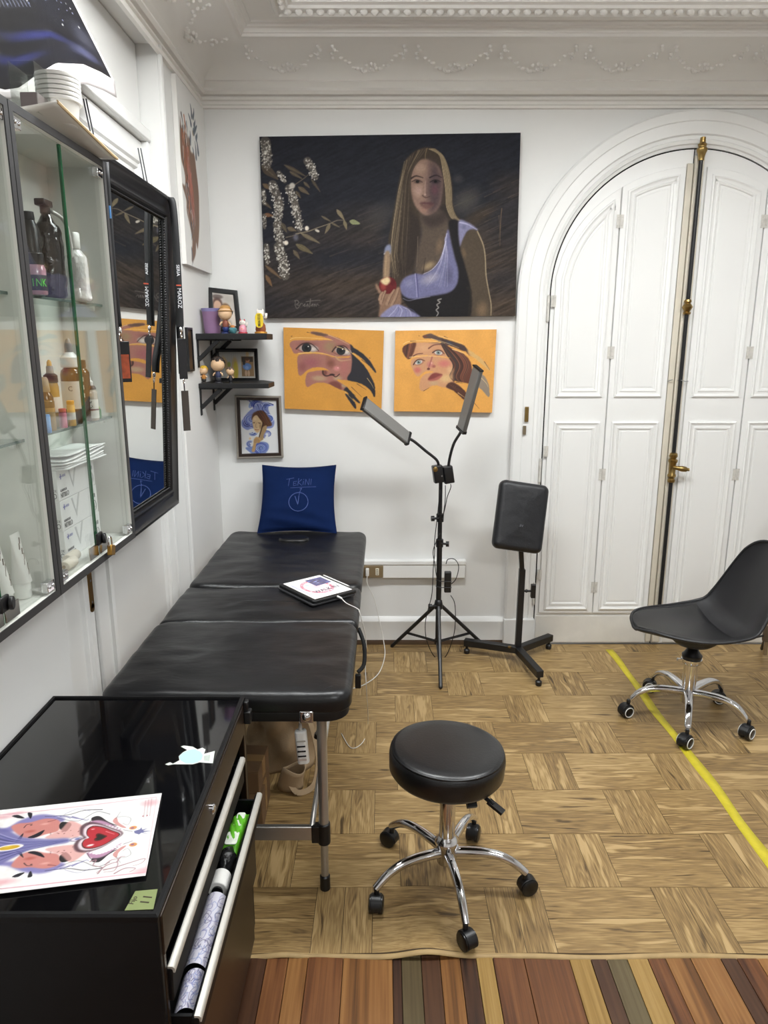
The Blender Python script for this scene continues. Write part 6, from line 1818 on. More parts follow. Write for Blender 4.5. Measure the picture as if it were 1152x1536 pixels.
# hair light
for i in range(150):
    rs = random.Random(i + 500)
    t = rs.random()
    x0 = 455 - 190 * t + rs.uniform(-8, 8); y0 = 72 + 110 * t * t + rs.uniform(-6, 6)
    off = rs.uniform(0, 1)
    P.stroke([(x0, y0), (300 - 75 * t + 30 * off, 260 + 90 * t), (258 - 60 * t + 55 * off, 470 + rs.uniform(-30, 30)), (215 - 60 * t + 95 * off, 720), (175 - 40 * t + 120 * off, 960), (165 + 110 * off + rs.uniform(-18, 18), 1130 + rs.uniform(-110, 60))],
             rs.choice(['#7d6e57', '#93836a', '#5e5142', '#a4957a', '#453a30'] if off < .3 else ['#2f2823', '#453a30', '#5e5142', '#332b26', '#6d5f4c', '#28221f']), rs.uniform(1.5, 5.5), 1, rs.uniform(.3, .8))
for i in range(100):
    rs = random.Random(i + 700)
    o = rs.uniform(-26, 26)
    P.stroke([(490 + rs.uniform(-20, 30), 75), (575 + o * .5, 130), (615 + o, 260), (638 + o, 420), (645 + o, 560), (680 + o, 650), (715 + o, 682)], rs.choice(['#a08e70', '#b5a583', '#7d6c54', '#4f4335', '#8f7c5f', '#3a322b', '#4a3f33']), rs.uniform(1.5, 6), 1, rs.uniform(.3, .75))
P.stroke([(455, 70), (440, 120), (440, 165)], '#9d8765', 5, 2, .8)
P.stroke([(375, 820), (372, 950), (365, 1080)], '#9a8a76', 4, 2, .5)
# dress, blouse, arms
P.poly([(640, 700), (722, 690), (732, 880), (762, 1010), (812, 1180), (832, 1290), (800, 1520), (380, 1520), (310, 1450), (245, 1350), (230, 1270), (360, 1340), (560, 1300), (690, 1240), (700, 1100), (670, 900)], '#1f1d1e', 1)
P.poly([(632, 758), (600, 905), (560, 1020), (500, 1100), (424, 1142), (362, 1138), (282, 1160), (236, 1205), (222, 1275), (262, 1335), (345, 1356), (480, 1332), (640, 1300), (708, 1232), (722, 1120), (692, 1000), (662, 880)], '#686786', 1)
P.ell(480, 1180, 130, 60, '#96929f', .8, .9, -20); P.ell(640, 1150, 60, 120, '#505068', .7, .9); P.ell(300, 1220, 60, 50, '#7e7c98', .8, .9)
for i in range(22):
    rs = random.Random(i + 900)
    x = rs.uniform(0, 1)
    P.stroke([(625 - 20 * x, 790 + 60 * x), (590 + 40 * x, 960), (540 + 90 * x, 1100), (430 + 200 * x, 1250)], rs.choice(['#aca9c0', '#56566f', '#84829e', '#c2bfd0']), rs.uniform(3, 9), 1, rs.uniform(.2, .6))
P.stroke([(362, 1138), (372, 1220), (380, 1340)], '#3f3f66', 7, 5, .8); P.stroke([(352, 1138), (360, 1230), (368, 1340)], '#b7b4d8', 5, 4, .7)
P.ell(470, 1070, 85, 48, '#a08a68', .75, .95, -25); P.ell(560, 900, 45, 110, '#7a6650', .6, .95, 12); P.stroke([(420, 1130), (430, 1060), (440, 1000)], '#2e2722', 8, 3, .7)
P.stroke([(615, 860), (570, 1010), (500, 1100), (425, 1140)], '#d6d2e4', 6, 4, .7)
P.poly([(724, 690), (800, 698), (868, 742), (888, 768), (806, 772), (768, 838), (736, 902)], '#7a7894', 1); P.stroke([(735, 700), (800, 715), (880, 760)], '#bdb9d8', 10, 4, .7); P.ell(770, 740, 34, 26, '#55556e', .5, .95)
P.poly([(806, 772), (885, 772), (932, 880), (956, 1000), (962, 1150), (986, 1300), (1008, 1400), (1006, 1500), (848, 1502), (842, 1350), (815, 1200), (772, 1030), (740, 912)], '#4a4035', 1)
P.stroke([(885, 775), (935, 890), (953, 1000), (960, 1150), (985, 1300), (1003, 1400), (1002, 1495)], '#a8977a', 9, 7, .8); P.ell(925, 1450, 80, 110, '#7d6750', .7, .95); P.ell(770, 960, 30, 70, '#6b5844', .6, .9, -15)
P.stroke([(800, 1260), (830, 1300), (810, 1500)], '#2a2520', 22, 22, .6)
P.poly([(100, 905), (140, 890), (140, 970), (90, 972)], '#777c94', 1); P.stroke([(88, 968), (135, 964)], '#c9c7cc', 9, 8, .8); P.poly([(90, 970), (138, 965), (128, 1185), (80, 1185)], '#86705a', 1); P.stroke([(104, 990), (96, 1170)], '#a8906e', 10, 10, .5)
# hand with the bitten apple
P.poly([(40, 1500), (50, 1420), (40, 1350), (80, 1290), (150, 1290), (215, 1250), (232, 1330), (225, 1410), (150, 1440), (120, 1460), (75, 1515)], '#7d6250', 1)
P.poly([(12, 1240), (28, 1230), (60, 1290), (45, 1310)], '#8d705c', 1)
P.ell(118, 1238, 76, 72, '#5e2224', 1, .12); P.ell(80, 1250, 40, 50, '#8d3f38', .8, .8); P.ell(160, 1210, 34, 40, '#4c1a1d', .7, .8)
P.poly([(55, 1200), (80, 1180), (120, 1165), (140, 1200), (110, 1235), (75, 1225)], '#cbb58c', 1)
for (a, b, c_) in (((60, 1390), (78, 1330), (96, 1290)), ((110, 1400), (140, 1330), (172, 1280)), ((150, 1410), (185, 1340), (205, 1270)), ((50, 1360), (60, 1320), (75, 1300))):
    P.stroke([a, b, c_], '#8f735f', 26, 18, 1); P.stroke([(a[0] + 12, a[1]), (b[0] + 12, b[1]), (c_[0] + 10, c_[1])], '#463630', 5, 3, .7)
P.poly([(68, 1520), (118, 1440), (205, 1402), (300, 1448), (390, 1520)], '#7c7a98', 1)
for x in range(6): P.stroke([(205, 1410), (180 + 30 * x, 1450), (120 + 50 * x, 1515)], ['#c4c2de', '#55557f'][x % 2], 7, 4, .6)
pts = [(575, 1355), (545, 1365), (565, 1385), (538, 1405), (552, 1430), (532, 1450), (550, 1475), (535, 1505)]
P.stroke(pts, '#a19c97', 8, 8, .9); P.stroke([(250, 1350), (300, 1370), (380, 1350), (480, 1335)], '#b9b6cf', 5, 4, .5)
# flowering branch on the left
P.view(385, 195, 5.4857)
def leaf(x, y, L, a, wd, col):
    ca, sa = math.cos(R(a)), math.sin(R(a))
    pts = [(0, 0), (.3 * L, -wd), (.7 * L, -wd * .7), (L, 0), (.7 * L, wd * .6), (.3 * L, wd)]
    P.poly([(x + px * ca - py * sa, y + px * sa + py * ca) for px, py in pts], col, 0)
    P.stroke([(x, y), (x + L * ca, y + L * sa)], '#7d7360', 4, 1, .6)
for l in [(40, 290, 180, 40, 34, '#463d33'), (225, 285, 200, 28, 16, '#4b4236'), (270, 340, 120, 30, 14, '#4f463a'), (340, 465, 110, 35, 18, '#5a4f40'), (445, 400, 130, 55, 12, '#453d33'), (385, 425, 70, 45, 12, '#554b3d'), (320, 500, 70, 55, 14, '#4a4136'),
          (50, 440, 90, 35, 18, '#5a4a38'), (60, 690, 80, 10, 16, '#6a4a34'), (200, 760, 90, 60, 20, '#4c4438'), (250, 800, 80, 20, 18, '#5d5140'), (360, 845, 180, 28, 16, '#665c4a'), (320, 935, 160, 30, 22, '#5d543f'), (300, 985, 90, 55, 16, '#574d3e'),
          (530, 705, 90, 30, 9, '#5d5444'), (600, 770, 90, 118, 15, '#6a604c'), (655, 650, 110, 55, 16, '#776c55'), (715, 740, 80, 75, 14, '#736951'), (760, 745, 90, 15, 20, '#7f8460'), (610, 760, 80, 28, 8, '#5c5343'), (70, 1110, 170, 40, 14, '#5e4a38'), (75, 1190, 110, 62, 16, '#6d5138'), (45, 580, 100, 40, 14, '#4b4034')]:
    leaf(*l)
P.stroke([(320, 850), (420, 830), (500, 800), (600, 765), (660, 740), (720, 740)], '#8a7e68', 8, 4, .9); P.stroke([(240, 880), (320, 860), (360, 840)], '#7c705c', 6, 5, .8); P.stroke([(300, 455), (380, 400), (440, 350)], '#6c604d', 8, 5, .8)
def bloom(x0, y0, x1, y1, r, n, seed):
    rs = random.Random(seed)
    P.stroke([(x0, y0), ((x0 + x1) / 2 + 6, (y0 + y1) / 2), (x1, y1)], '#57514a', r * 1.7, r * 1.3, .8)
    for i in range(n):
        t = rs.random()
        a, q = rs.uniform(0, 6.28), r * math.sqrt(rs.random()) * (0.75 + 0.4 * math.sin(t * 3.1))
        x, y = x0 + (x1 - x0) * t + q * math.cos(a), y0 + (y1 - y0) * t + q * math.sin(a)
        P.ell(x, y, rs.uniform(6, 11), rs.uniform(5, 9), rs.choice(['#a8a49c', '#c9c5bb', '#8a857c', '#dcd8ce', '#6f6a62', '#b7b1a6']), .9, .5, rs.uniform(0, 180))
bloom(70, 100, 85, 290, 50, 120, 1); bloom(415, 255, 480, 385, 38, 70, 2); bloom(130, 450, 195, 640, 44, 90, 3); bloom(175, 600, 170, 790, 42, 100, 4); bloom(265, 480, 320, 640, 40, 90, 5); bloom(315, 620, 350, 810, 38, 90, 6); bloom(165, 780, 195, 960, 38, 90, 7)
bloom(180, 960, 235, 1200, 50, 150, 8); bloom(55, 500, 60, 600, 22, 30, 9); bloom(80, 950, 85, 1090, 26, 40, 10); bloom(180, 350, 230, 420, 22, 30, 11); bloom(60, 700, 65, 800, 18, 20, 12)
P.ell(290, 455, 30, 30, '#b0aaa0', 1, .5); P.ell(410, 805, 22, 24, '#d4cabb', 1, .5); P.ell(240, 925, 24, 24, '#d9cfbf', 1, .5); P.ell(495, 825, 26, 12, '#cfc6b6', .9, .5, 25); P.ell(320, 880, 34, 40, '#6a6a78', .7, .8)
# signature scrawl
for st_ in [[(310, 1405), (330, 1400), (345, 1420), (325, 1435), (350, 1445), (330, 1468), (315, 1440), (318, 1405)], [(355, 1440), (362, 1425), (375, 1430)], [(380, 1445), (395, 1430), (390, 1450), (405, 1445)], [(412, 1450), (415, 1430), (425, 1450)], [(440, 1390), (432, 1455)], [(405, 1412), (470, 1402), (520, 1400)], [(445, 1445), (460, 1430), (455, 1450)], [(470, 1450), (475, 1432), (488, 1450), (495, 1430), (510, 1445)]]:
    P.stroke(st_, '#77716a', 6, 4, .8)
P.grain(0.10, 3)
canvas('portrait_painting', 'large dark oil painting of a long-haired woman holding a bitten apple', Q, 3.625, 0.033, P, OIL, '#17181c')

# ------------------------------------------------------------------ two orange canvases: a face seen through brush marks
def ragged(P, bands, seed):
    m = np.zeros((P.H, P.W))
    for b in bands:
        r = P.mask(P.T(crom(b, True)), 0)
        if r: m[r[2]:r[2] + r[0].shape[0], r[1]:r[1] + r[0].shape[1]] = np.maximum(m[r[2]:r[2] + r[0].shape[0], r[1]:r[1] + r[0].shape[1]], r[0])
    e = box_blur(m, 2) + 0.30 * (vnoise(P.H, P.W, 3, 6, seed) - 0.5)
    return box_blur(np.clip((e - 0.42) * 6, 0, 1), 1) * 0.9 + np.clip((e - 0.42) * 6, 0, 1) * 0.1
Q = [(425, 491), (576, 496), (572, 619), (427, 613)]
P = Paint(270, 222, Q, '#c98f3e').view(420, 490, 7.2)
og = P.a * (0.97 + 0.06 * vnoise(P.H, P.W, 30, 30, 2)[..., None])
P.a[:] = hx('#9a675c')
P.ell(540, 220, 110, 90, '#8f7458', 1, .9); P.ell(330, 390, 150, 90, '#93575a', .9, .9); P.ell(690, 430, 80, 140, '#a3655f', .9, .9); P.ell(240, 440, 70, 80, '#7f4a48', .7, .9)
P.poly([(770, 180), (900, 290), (1060, 520), (1060, 800), (740, 600), (765, 480), (775, 360), (760, 250)], '#25242a', 1)
P.ell(420, 560, 120, 45, '#a98d70', 1, .8); P.ell(620, 560, 70, 40, '#a98d70', 1, .8)
P.ell(545, 400, 75, 75, '#77493c', .9, .9); P.ell(520, 340, 50, 50, '#8d5d48', .8, .9); P.ell(610, 455, 55, 42, '#bd7a76', 1, .8); P.ell(622, 448, 14, 10, '#e0a8a2', .9, .8); P.ell(480, 500, 38, 40, '#6b3f36', .9, .7)
P.stroke([(462, 470), (462, 510), (495, 535), (560, 525), (600, 545), (640, 515)], '#3a221e', 20, 10, .85); P.ell(560, 520, 40, 14, '#2b1917', .9, .6)
P.ell(640, 330, 60, 50, '#a97f62', .7, .9); P.stroke([(600, 330), (650, 370), (760, 360)], '#b99a72', 22, 10, .6)
for (ex, ey, wx_, ir) in ((285, 232, 1, 52), (655, 262, .85, 48)):
    P.ell(ex + 10, ey - 38, 150 * wx_, 52, '#7a4f47', .8, .8); P.ell(ex + 25, ey + 6, 118 * wx_, 48, '#9d8f88', 1, .25, 8 if wx_ < 1 else 0)
    P.ell(ex + 70 * wx_, ey + 12, 42 * wx_, 26, '#c4bab2', .9, .6); P.ell(ex, ey, ir, ir * .95, '#232326', 1, .12); P.ell(ex, ey, ir * .5, ir * .5, '#0e0e10', 1, .3); P.ell(ex + 18, ey - 16, 8, 8, '#e4e0dc', 1, .3)
    P.stroke([(ex - 110 * wx_, ey + 10), (ex - 50, ey - 42), (ex + 30, ey - 52), (ex + 90 * wx_, ey - 14), (ex + 130 * wx_, ey + 32)], '#3b2521', 16, 7, .9); P.stroke([(ex - 100 * wx_, ey + 18), (ex - 10, ey + 52), (ex + 80 * wx_, ey + 46)], '#6d453e', 8, 5, .7)
P.poly([(520, 620), (580, 590), (640, 610), (660, 650), (650, 700), (590, 665)], '#713f38', 2, .95); P.ell(690, 640, 40, 30, '#a98f70', .9, .7)
P.poly([(715, 655), (760, 690), (830, 760), (880, 830), (820, 900), (690, 720)], '#26252b', 1)
P.poly([(330, 60), (420, 55), (470, 75), (520, 90), (460, 105), (350, 85)], '#4d3b2f', 2, .8)
face = P.a.copy()
bands = [[(320, 66), (350, 52), (420, 60), (520, 85), (640, 130), (730, 175), (790, 220), (740, 222), (640, 172), (540, 135), (440, 105), (360, 85)],
         [(103, 205), (112, 172), (150, 152), (300, 148), (450, 148), (560, 152), (640, 165), (735, 205), (810, 240), (900, 300), (985, 390), (1045, 512), (960, 425), (880, 345), (790, 282), (750, 320), (590, 325), (500, 296), (400, 278), (300, 276), (215, 284), (150, 292), (128, 250)],
         [(185, 340), (215, 306), (300, 298), (400, 296), (500, 312), (600, 338), (745, 335), (775, 300), (850, 362), (920, 440), (985, 550), (1025, 650), (1022, 768), (985, 706), (930, 652), (860, 615), (745, 585), (610, 568), (515, 470), (440, 442), (360, 446), (290, 474), (240, 520), (205, 530), (188, 440)],
         [(275, 550), (300, 502), (370, 482), (470, 474), (515, 482), (610, 578), (690, 632), (735, 668), (870, 830), (800, 790), (720, 708), (690, 696), (600, 662), (520, 622), (430, 606), (350, 622), (305, 655), (277, 638)],
         [(695, 722), (745, 745), (812, 830), (815, 890), (770, 840), (725, 775)]]
m = ragged(P, bands, 4)[..., None]
P.a = og * (1 - m) + face * m
for st_, a_ in (([(110, 140), (160, 122), (300, 122), (470, 132), (570, 150)], 6), ([(200, 294), (310, 284), (420, 286), (520, 305), (590, 326)], 7), ([(610, 216), (680, 240), (770, 285), (830, 322)], 7), ([(520, 90), (640, 140), (740, 195)], 5), ([(940, 560), (985, 620), (1010, 670)], 6), ([(700, 705), (760, 770), (800, 810)], 4)):
    P.stroke(st_, '#e3c283', a_, 2, .9)
for st_ in ([(880, 360), (960, 420)], [(830, 620), (930, 685)], [(740, 690), (815, 748)], [(290, 60), (320, 66)], [(120, 105), (135, 103)], [(965, 340), (975, 348)], [(770, 655), (880, 760)]): P.stroke(st_, '#3a2c24', 7, 2, .9)
P.grain(0.05, 5)
canvas('face_canvas', 'orange canvas of a dark-eyed face seen through brush marks, left of the pair', Q, 3.630, 0.028, P, ACRY, '#b58038', group='orange face canvases')

Q = [(593, 496), (745, 494), (738, 619), (591, 617)]
P = Paint(270, 222, Q, '#d59a4c').view(590, 490, 7.2)
og = P.a * (0.97 + 0.06 * vnoise(P.H, P.W, 30, 30, 12)[..., None])
P.a[:] = hx('#c08d68')
P.poly([(80, 140), (230, 160), (225, 250), (190, 330), (150, 370), (60, 330)], '#5a3426', 1)
P.poly([(520, 120), (760, 180), (860, 330), (860, 640), (640, 600), (655, 480), (610, 340), (560, 250)], '#5e3629', 1)
for i in range(46):
    rs = random.Random(i + 40); o = rs.uniform(-60, 130)
    P.stroke([(520 + o * .3, 180), (620 + o, 300), (690 + o, 420), (650 + o, 540), (700 + o * .6, 600)], rs.choice(['#7d4a36', '#2f1f1b', '#9a5f45', '#43291f', '#3a302e']), rs.uniform(5, 14), 3, .7)
    P.stroke([(160 + o * .4, 150), (150 + o * .3, 240), (130 + o * .3, 340)], rs.choice(['#7d4a36', '#2f1f1b', '#8a543c']), rs.uniform(4, 10), 3, .6)
P.ell(330, 230, 110, 60, '#c99a72', .9, .9); P.ell(540, 400, 110, 60, '#bd6d66', .95, .9); P.ell(255, 470, 60, 50, '#b75c5c', .8, .9); P.ell(390, 410, 60, 60, '#b5706a', .9, .9); P.ell(560, 560, 110, 80, '#cba676', 1, .9); P.ell(430, 610, 90, 40, '#b99a74', .9, .9); P.ell(600, 470, 50, 60, '#cfa57c', .8, .9)
P.stroke([(410, 330), (390, 400), (370, 450)], '#93524f', 18, 10, .7); P.ell(372, 458, 22, 16, '#5a2c28', .9, .5); P.ell(430, 430, 30, 24, '#8d4a45', .8, .8); P.ell(405, 395, 14, 20, '#dba795', .8, .8)
for (ex, ey, s_, an) in ((478, 282, 1.0, 8), (268, 385, .95, -18)):
    P.ell(ex, ey, 80 * s_, 44, '#7d4c47', .85, .7, an); P.ell(ex, ey + 2, 50 * s_, 24, '#c3b8ae', 1, .3, an); P.ell(ex, ey, 24, 23, '#7e8a86', 1, .15); P.ell(ex, ey, 11, 11, '#1d1c1e', 1, .3); P.ell(ex + 8, ey - 8, 5, 5, '#f0ece6', 1, .3)
    ca, sa = math.cos(R(an)), math.sin(R(an))
    P.stroke([(ex + px * ca - py * sa, ey + px * sa + py * ca) for px, py in ((-62, 8), (-20, -24), (25, -26), (66, 6))], '#2d1c1b', 11, 5, .9)
P.stroke([(375, 235), (430, 200), (520, 190)], '#6b3f35', 17, 8, .85); P.stroke([(210, 320), (250, 298), (310, 290)], '#5a352d', 14, 8, .85)
P.poly([(365, 575), (400, 520), (440, 500), (480, 505), (525, 520), (480, 545), (420, 575)], '#7c3b37', 1); P.poly([(375, 578), (430, 560), (520, 522), (480, 570), (410, 588)], '#a25a50', 1, .95)
P.poly([(560, 650), (620, 600), (720, 650), (820, 740), (780, 830), (640, 700)], '#4c2d24', 1)
for i in range(10): P.stroke([(580 + i * 10, 610 + i * 5), (680 + i * 8, 690), (770 + i * 3, 790)], ['#7b4a38', '#2a1d1b'][i % 2], 6, 2, .7)
P.poly([(280, 60), (480, 90), (780, 210), (790, 280), (560, 200), (300, 140)], '#3b3030', 3, .8); P.ell(600, 180, 60, 22, '#3a4152', .8, .8, 20); P.ell(330, 105, 40, 18, '#6b3d2b', .8, .6)
P.poly([(800, 230), (900, 290), (1060, 480), (960, 440), (820, 320)], '#c8a066', 2); P.poly([(900, 480), (980, 520), (1050, 680), (1050, 800), (880, 640)], '#877a6c', 2)
face = P.a.copy()
bands = [[(305, 100), (345, 86), (400, 74), (480, 112), (600, 150), (740, 195), (785, 240), (760, 268), (680, 236), (560, 190), (480, 158), (400, 130), (330, 126)],
         [(95, 262), (105, 218), (170, 182), (330, 170), (520, 180), (640, 245), (760, 300), (715, 332), (585, 330), (470, 316), (350, 308), (225, 322), (160, 352), (122, 320)],
         [(183, 395), (220, 342), (350, 320), (470, 326), (600, 342), (700, 300), (775, 315), (832, 400), (845, 500), (850, 612), (720, 600), (640, 585), (570, 600), (520, 505), (400, 484), (330, 490), (262, 540), (215, 490)],
         [(275, 625), (298, 548), (360, 506), (480, 492), (560, 515), (650, 585), (555, 658), (470, 638), (400, 645), (320, 696), (282, 684)],
         [(552, 655), (612, 598), (710, 640), (795, 742), (772, 800), (700, 742), (640, 692)],
         [(775, 238), (872, 290), (975, 372), (1048, 478), (990, 440), (880, 348), (800, 300)], [(925, 520), (985, 540), (1032, 640), (1032, 765), (960, 690), (915, 640)]]
m = ragged(P, bands, 14)[..., None]
P.a = og * (1 - m) + face * m
for st_, a_ in (([(105, 190), (160, 162), (300, 152), (450, 162), (550, 182)], 6), ([(170, 332), (300, 318), (450, 322), (560, 330)], 6), ([(630, 245), (740, 280), (800, 310)], 7), ([(400, 130), (560, 175), (700, 230)], 4), ([(940, 550), (1000, 610), (1020, 650)], 6), ([(690, 715), (770, 770)], 6), ([(480, 100), (620, 140), (740, 185)], 4)): P.stroke(st_, '#e9ca92', a_, 2, .9)
for st_ in ([(180, 158), (240, 156)], [(670, 602), (740, 612)], [(860, 815), (925, 888)], [(540, 105), (580, 122)], [(320, 695), (380, 660)], [(270, 100), (278, 100)], [(980, 380), (1040, 470)]): P.stroke(st_, '#4a3326', 7, 2, .9)
P.grain(0.05, 15)
canvas('face_canvas', 'orange canvas of a red-haired face seen through brush marks, right of the pair', Q, 3.630, 0.028, P, ACRY, '#bd8843', group='orange face canvases')

# ------------------------------------------------------------------ framed drawing: woman among blue waves
Q = [(352, 593), (421, 594), (425, 686), (356, 688)]
c = [onY(*q, 3.642) for q in Q]
t = thing('framed_drawing', 'framed drawing of a woman wrapped in blue waves below the corner shelves', 'picture', tuple((c[2] + c[3]) / 2))
cc = [c[3], c[2], c[1], c[0]]
G().sweep([(0, -.016), (0, .006), (-.003, .008), (-.009, .007), (-.010, -.016)], cc, (0, -1, 0), closed=True).obj('outer_frame', pm('silver champagne frame', '#9d968c', 0.4, metal=0.4), t, smooth=30)
G().sweep([(-.0095, -.014), (-.0095, .005), (-.022, .003), (-.024, -.004), (-.024, -.014)], cc, (0, -1, 0), closed=True).obj('inner_frame', pm('dark walnut frame', '#2c1d14', 0.4, var=0.2), t, smooth=30)
ctr = sum(c, Vector()) / 4
ins = [p + (ctr - p) * 0.13 for p in c]
P = Paint(168, 232, [proj(p) for p in ins], '#dfe0e0').view(345, 580, 12.8)
rs = random.Random(77)
BL_ = ['#2f3f8e', '#5a6fb8', '#8f93cf', '#20244f', '#7fa3d6', '#b9b4dd', '#3a3a6a', '#4b57a6', '#dfe3f2']
def swirl(cx, cy, r0, r1, a0, a1, n, wmin=5, wmax=14):
    for i in range(n):
        r = r0 + (r1 - r0) * i / max(1, n - 1)
        aa = np.linspace(R(a0 + rs.uniform(-12, 12)), R(a1 + rs.uniform(-15, 15)), 8)
        P.stroke([(cx + r * math.cos(q) * (1 - .05 * k_), cy + r * .8 * math.sin(q) * (1 - .05 * k_)) for k_, q in enumerate(aa)], rs.choice(BL_), rs.uniform(wmin, wmax), 2, .9)
P.poly([(360, 240), (480, 235), (600, 300), (700, 300), (830, 345), (740, 390), (760, 500), (830, 600), (850, 700), (800, 790), (620, 800), (420, 800), (330, 830), (230, 760), (220, 650), (290, 600), (300, 540), (400, 440), (440, 420), (400, 320)], '#6f7cb8', 1, .85)
for i in range(40):
    x = rs.uniform(330, 560); P.stroke([(x, 240 + rs.uniform(0, 60)), (x + 80, 320 + rs.uniform(-20, 60)), (x + 120, 420 + rs.uniform(-20, 40))], rs.choice(BL_), rs.uniform(6, 14), 2, .9)
    x = rs.uniform(600, 700); P.stroke([(830, 350 + rs.uniform(-12, 20)), (x + 50, 320 + rs.uniform(-10, 60)), (x - 20, 420 + rs.uniform(-20, 60)), (x + 60, 520)], rs.choice(BL_), rs.uniform(5, 12), 2, .9)
swirl(420, 620, 60, 200, 100, 270, 26, 8, 20); swirl(560, 360, 60, 200, 170, 300, 14, 8, 18); swirl(330, 690, 30, 110, 60, 230, 10); swirl(740, 620, 40, 115, -90, 110, 14); swirl(710, 910, 30, 110, 120, 420, 16); swirl(600, 1180, 30, 155, 100, 440, 26); swirl(400, 1090, 30, 110, 100, 300, 14); swirl(420, 870, 20, 110, 20, 150, 10)
P.poly([(300, 1170), (420, 1150), (560, 1060), (720, 1080), (745, 1190), (650, 1300), (470, 1310), (340, 1230)], '#5f74b4', 1, .8); swirl(600, 1180, 40, 150, 120, 430, 18)
P.ell(400, 985, 46, 44, '#e9e4dc', .9, .5); P.ell(385, 995, 26, 30, '#dfc79a', .9, .4)
P.poly([(420, 640), (440, 520), (520, 470), (610, 455), (680, 500), (770, 640), (800, 740), (700, 770), (640, 880), (600, 800), (520, 560)], '#57351f', 2)
for i in range(34):
    x = rs.uniform(-40, 60); P.stroke([(560 + x, 470), (620 + x, 560), (690 + x * .6, 660), (740 + x, 740)], rs.choice(['#8f4b2a', '#2e2019', '#a9683c', '#6b3a24', '#30343f']), rs.uniform(6, 14), 2, .7)
P.poly([(600, 800), (700, 740), (700, 830), (650, 920), (640, 1010), (560, 1040), (560, 930)], '#a98d66', 1)
P.poly([(430, 650), (450, 580), (510, 545), (560, 600), (620, 690), (610, 780), (570, 850), (530, 885), (480, 850), (450, 780)], '#cdb088', 1); P.ell(590, 760, 40, 90, '#8d6c49', .7, .8); P.ell(480, 620, 50, 40, '#dcc29b', .8, .8)
P.stroke([(440, 690), (480, 680)], '#5a3d2b', 12, 8, .9); P.stroke([(540, 690), (600, 695)], '#5a3d2b', 12, 8, .9); P.ell(465, 695, 14, 9, '#2b1d16', .9, .4); P.ell(572, 700, 14, 9, '#2b1d16', .9, .4); P.stroke([(505, 690), (495, 770), (525, 778)], '#8a6243', 8, 8, .8); P.stroke([(485, 820), (520, 828), (555, 822)], '#8a3f33', 14, 8, .9)
P.stroke([(640, 690), (600, 840), (560, 970)], '#3a241b', 22, 16, .95)
P.poly([(420, 1240), (450, 1100), (460, 1010), (520, 960), (600, 1010), (560, 1080), (510, 1090), (480, 1240)], '#c09a68', 1)
for k_ in range(4): P.stroke([(470, 1020 + 18 * k_), (530, 1000 + 22 * k_), (570, 1040 + 14 * k_)], '#6d4c2f', 6, 3, .8)
print_surface('drawing', P, flat(*[p + Vector((0, 0.006, 0)) for p in ins]), PRINT, t)

# ------------------------------------------------------------------ wing canvas on the left wall
wx0, y0, y1, z0, z1 = XL + 0.022, 3.172, 3.628, 1.925, 2.645
W4 = [(wx0, y0, z1), (wx0, y1, z1), (wx0, y1, z0), (wx0, y0, z0)]
t = thing('wing_canvas', 'tall white canvas with a rust and grey feathered wing beside the room corner', 'painting', (XL, 3.4, z0))
G().box((XL + 0.001, y0, z0), (wx0 - 0.0004, y1, z1)).obj('stretcher', pm('canvas white', '#dcdad6', 0.75), t, bevel=0.001)
P = Paint(150, 236, [proj(p) for p in W4], '#dddcd9').view(255, 145, 5.486)
P.ell(190, 300, 10, 10, '#8a6a3a', .8, .5)
for (a, b, w_) in (((165, 60), (178, 160), 22), ((195, 100), (190, 170), 20), ((150, 140), (172, 225), 22), ((220, 240), (195, 290), 26), ((165, 285), (165, 370), 26), ((222, 300), (215, 345), 22), ((215, 345), (232, 460), 26), ((205, 370), (215, 500), 22), ((185, 420), (195, 480), 18), ((205, 190), (198, 240), 20)):
    P.stroke([a, ((a[0] + b[0]) / 2 + 3, (a[1] + b[1]) / 2), b], '#66707a', 4, w_ * .8, .95); P.stroke([a, b], '#3e464e', 2, 6, .7)
P.poly([(82, 160), (95, 260), (130, 300), (160, 350), (170, 450), (200, 480), (215, 600), (235, 780), (240, 950), (240, 1100), (228, 1250), (215, 1200), (210, 1300), (180, 1355), (180, 1150), (140, 950), (135, 850), (100, 720), (125, 730), (120, 620), (95, 520), (85, 400)], '#775a48', 1)
for i in range(110):
    rs = random.Random(i + 3000)
    t_ = rs.random(); x = 95 + 90 * t_ + rs.uniform(-10, 40) * (1 if t_ < .8 else .5); y = 180 + 1050 * t_ + rs.uniform(-60, 60)
    P.stroke([(x, y), (x + rs.uniform(-4, 12), y + 60), (x + rs.uniform(0, 18), y + 130)], rs.choice(['#a85a34', '#3a3632', '#8a5a3c', '#8d9095', '#b8704a', '#4b3a30', '#c8c4c0', '#b07a70'] if t_ < .6 else ['#6a6f76', '#9a9da2', '#3b3d40', '#8a5a3c', '#c5c8cb', '#55595e']), rs.uniform(4, 11), 2, .9)
P.ell(170, 740, 34, 120, '#b8695a', .6, .8, -8); P.ell(130, 480, 30, 50, '#8a4a2c', .7, .8); P.ell(190, 900, 24, 70, '#a1553f', .6, .8)
print_surface('painted_face', P, flat(*W4), ACRY, t)

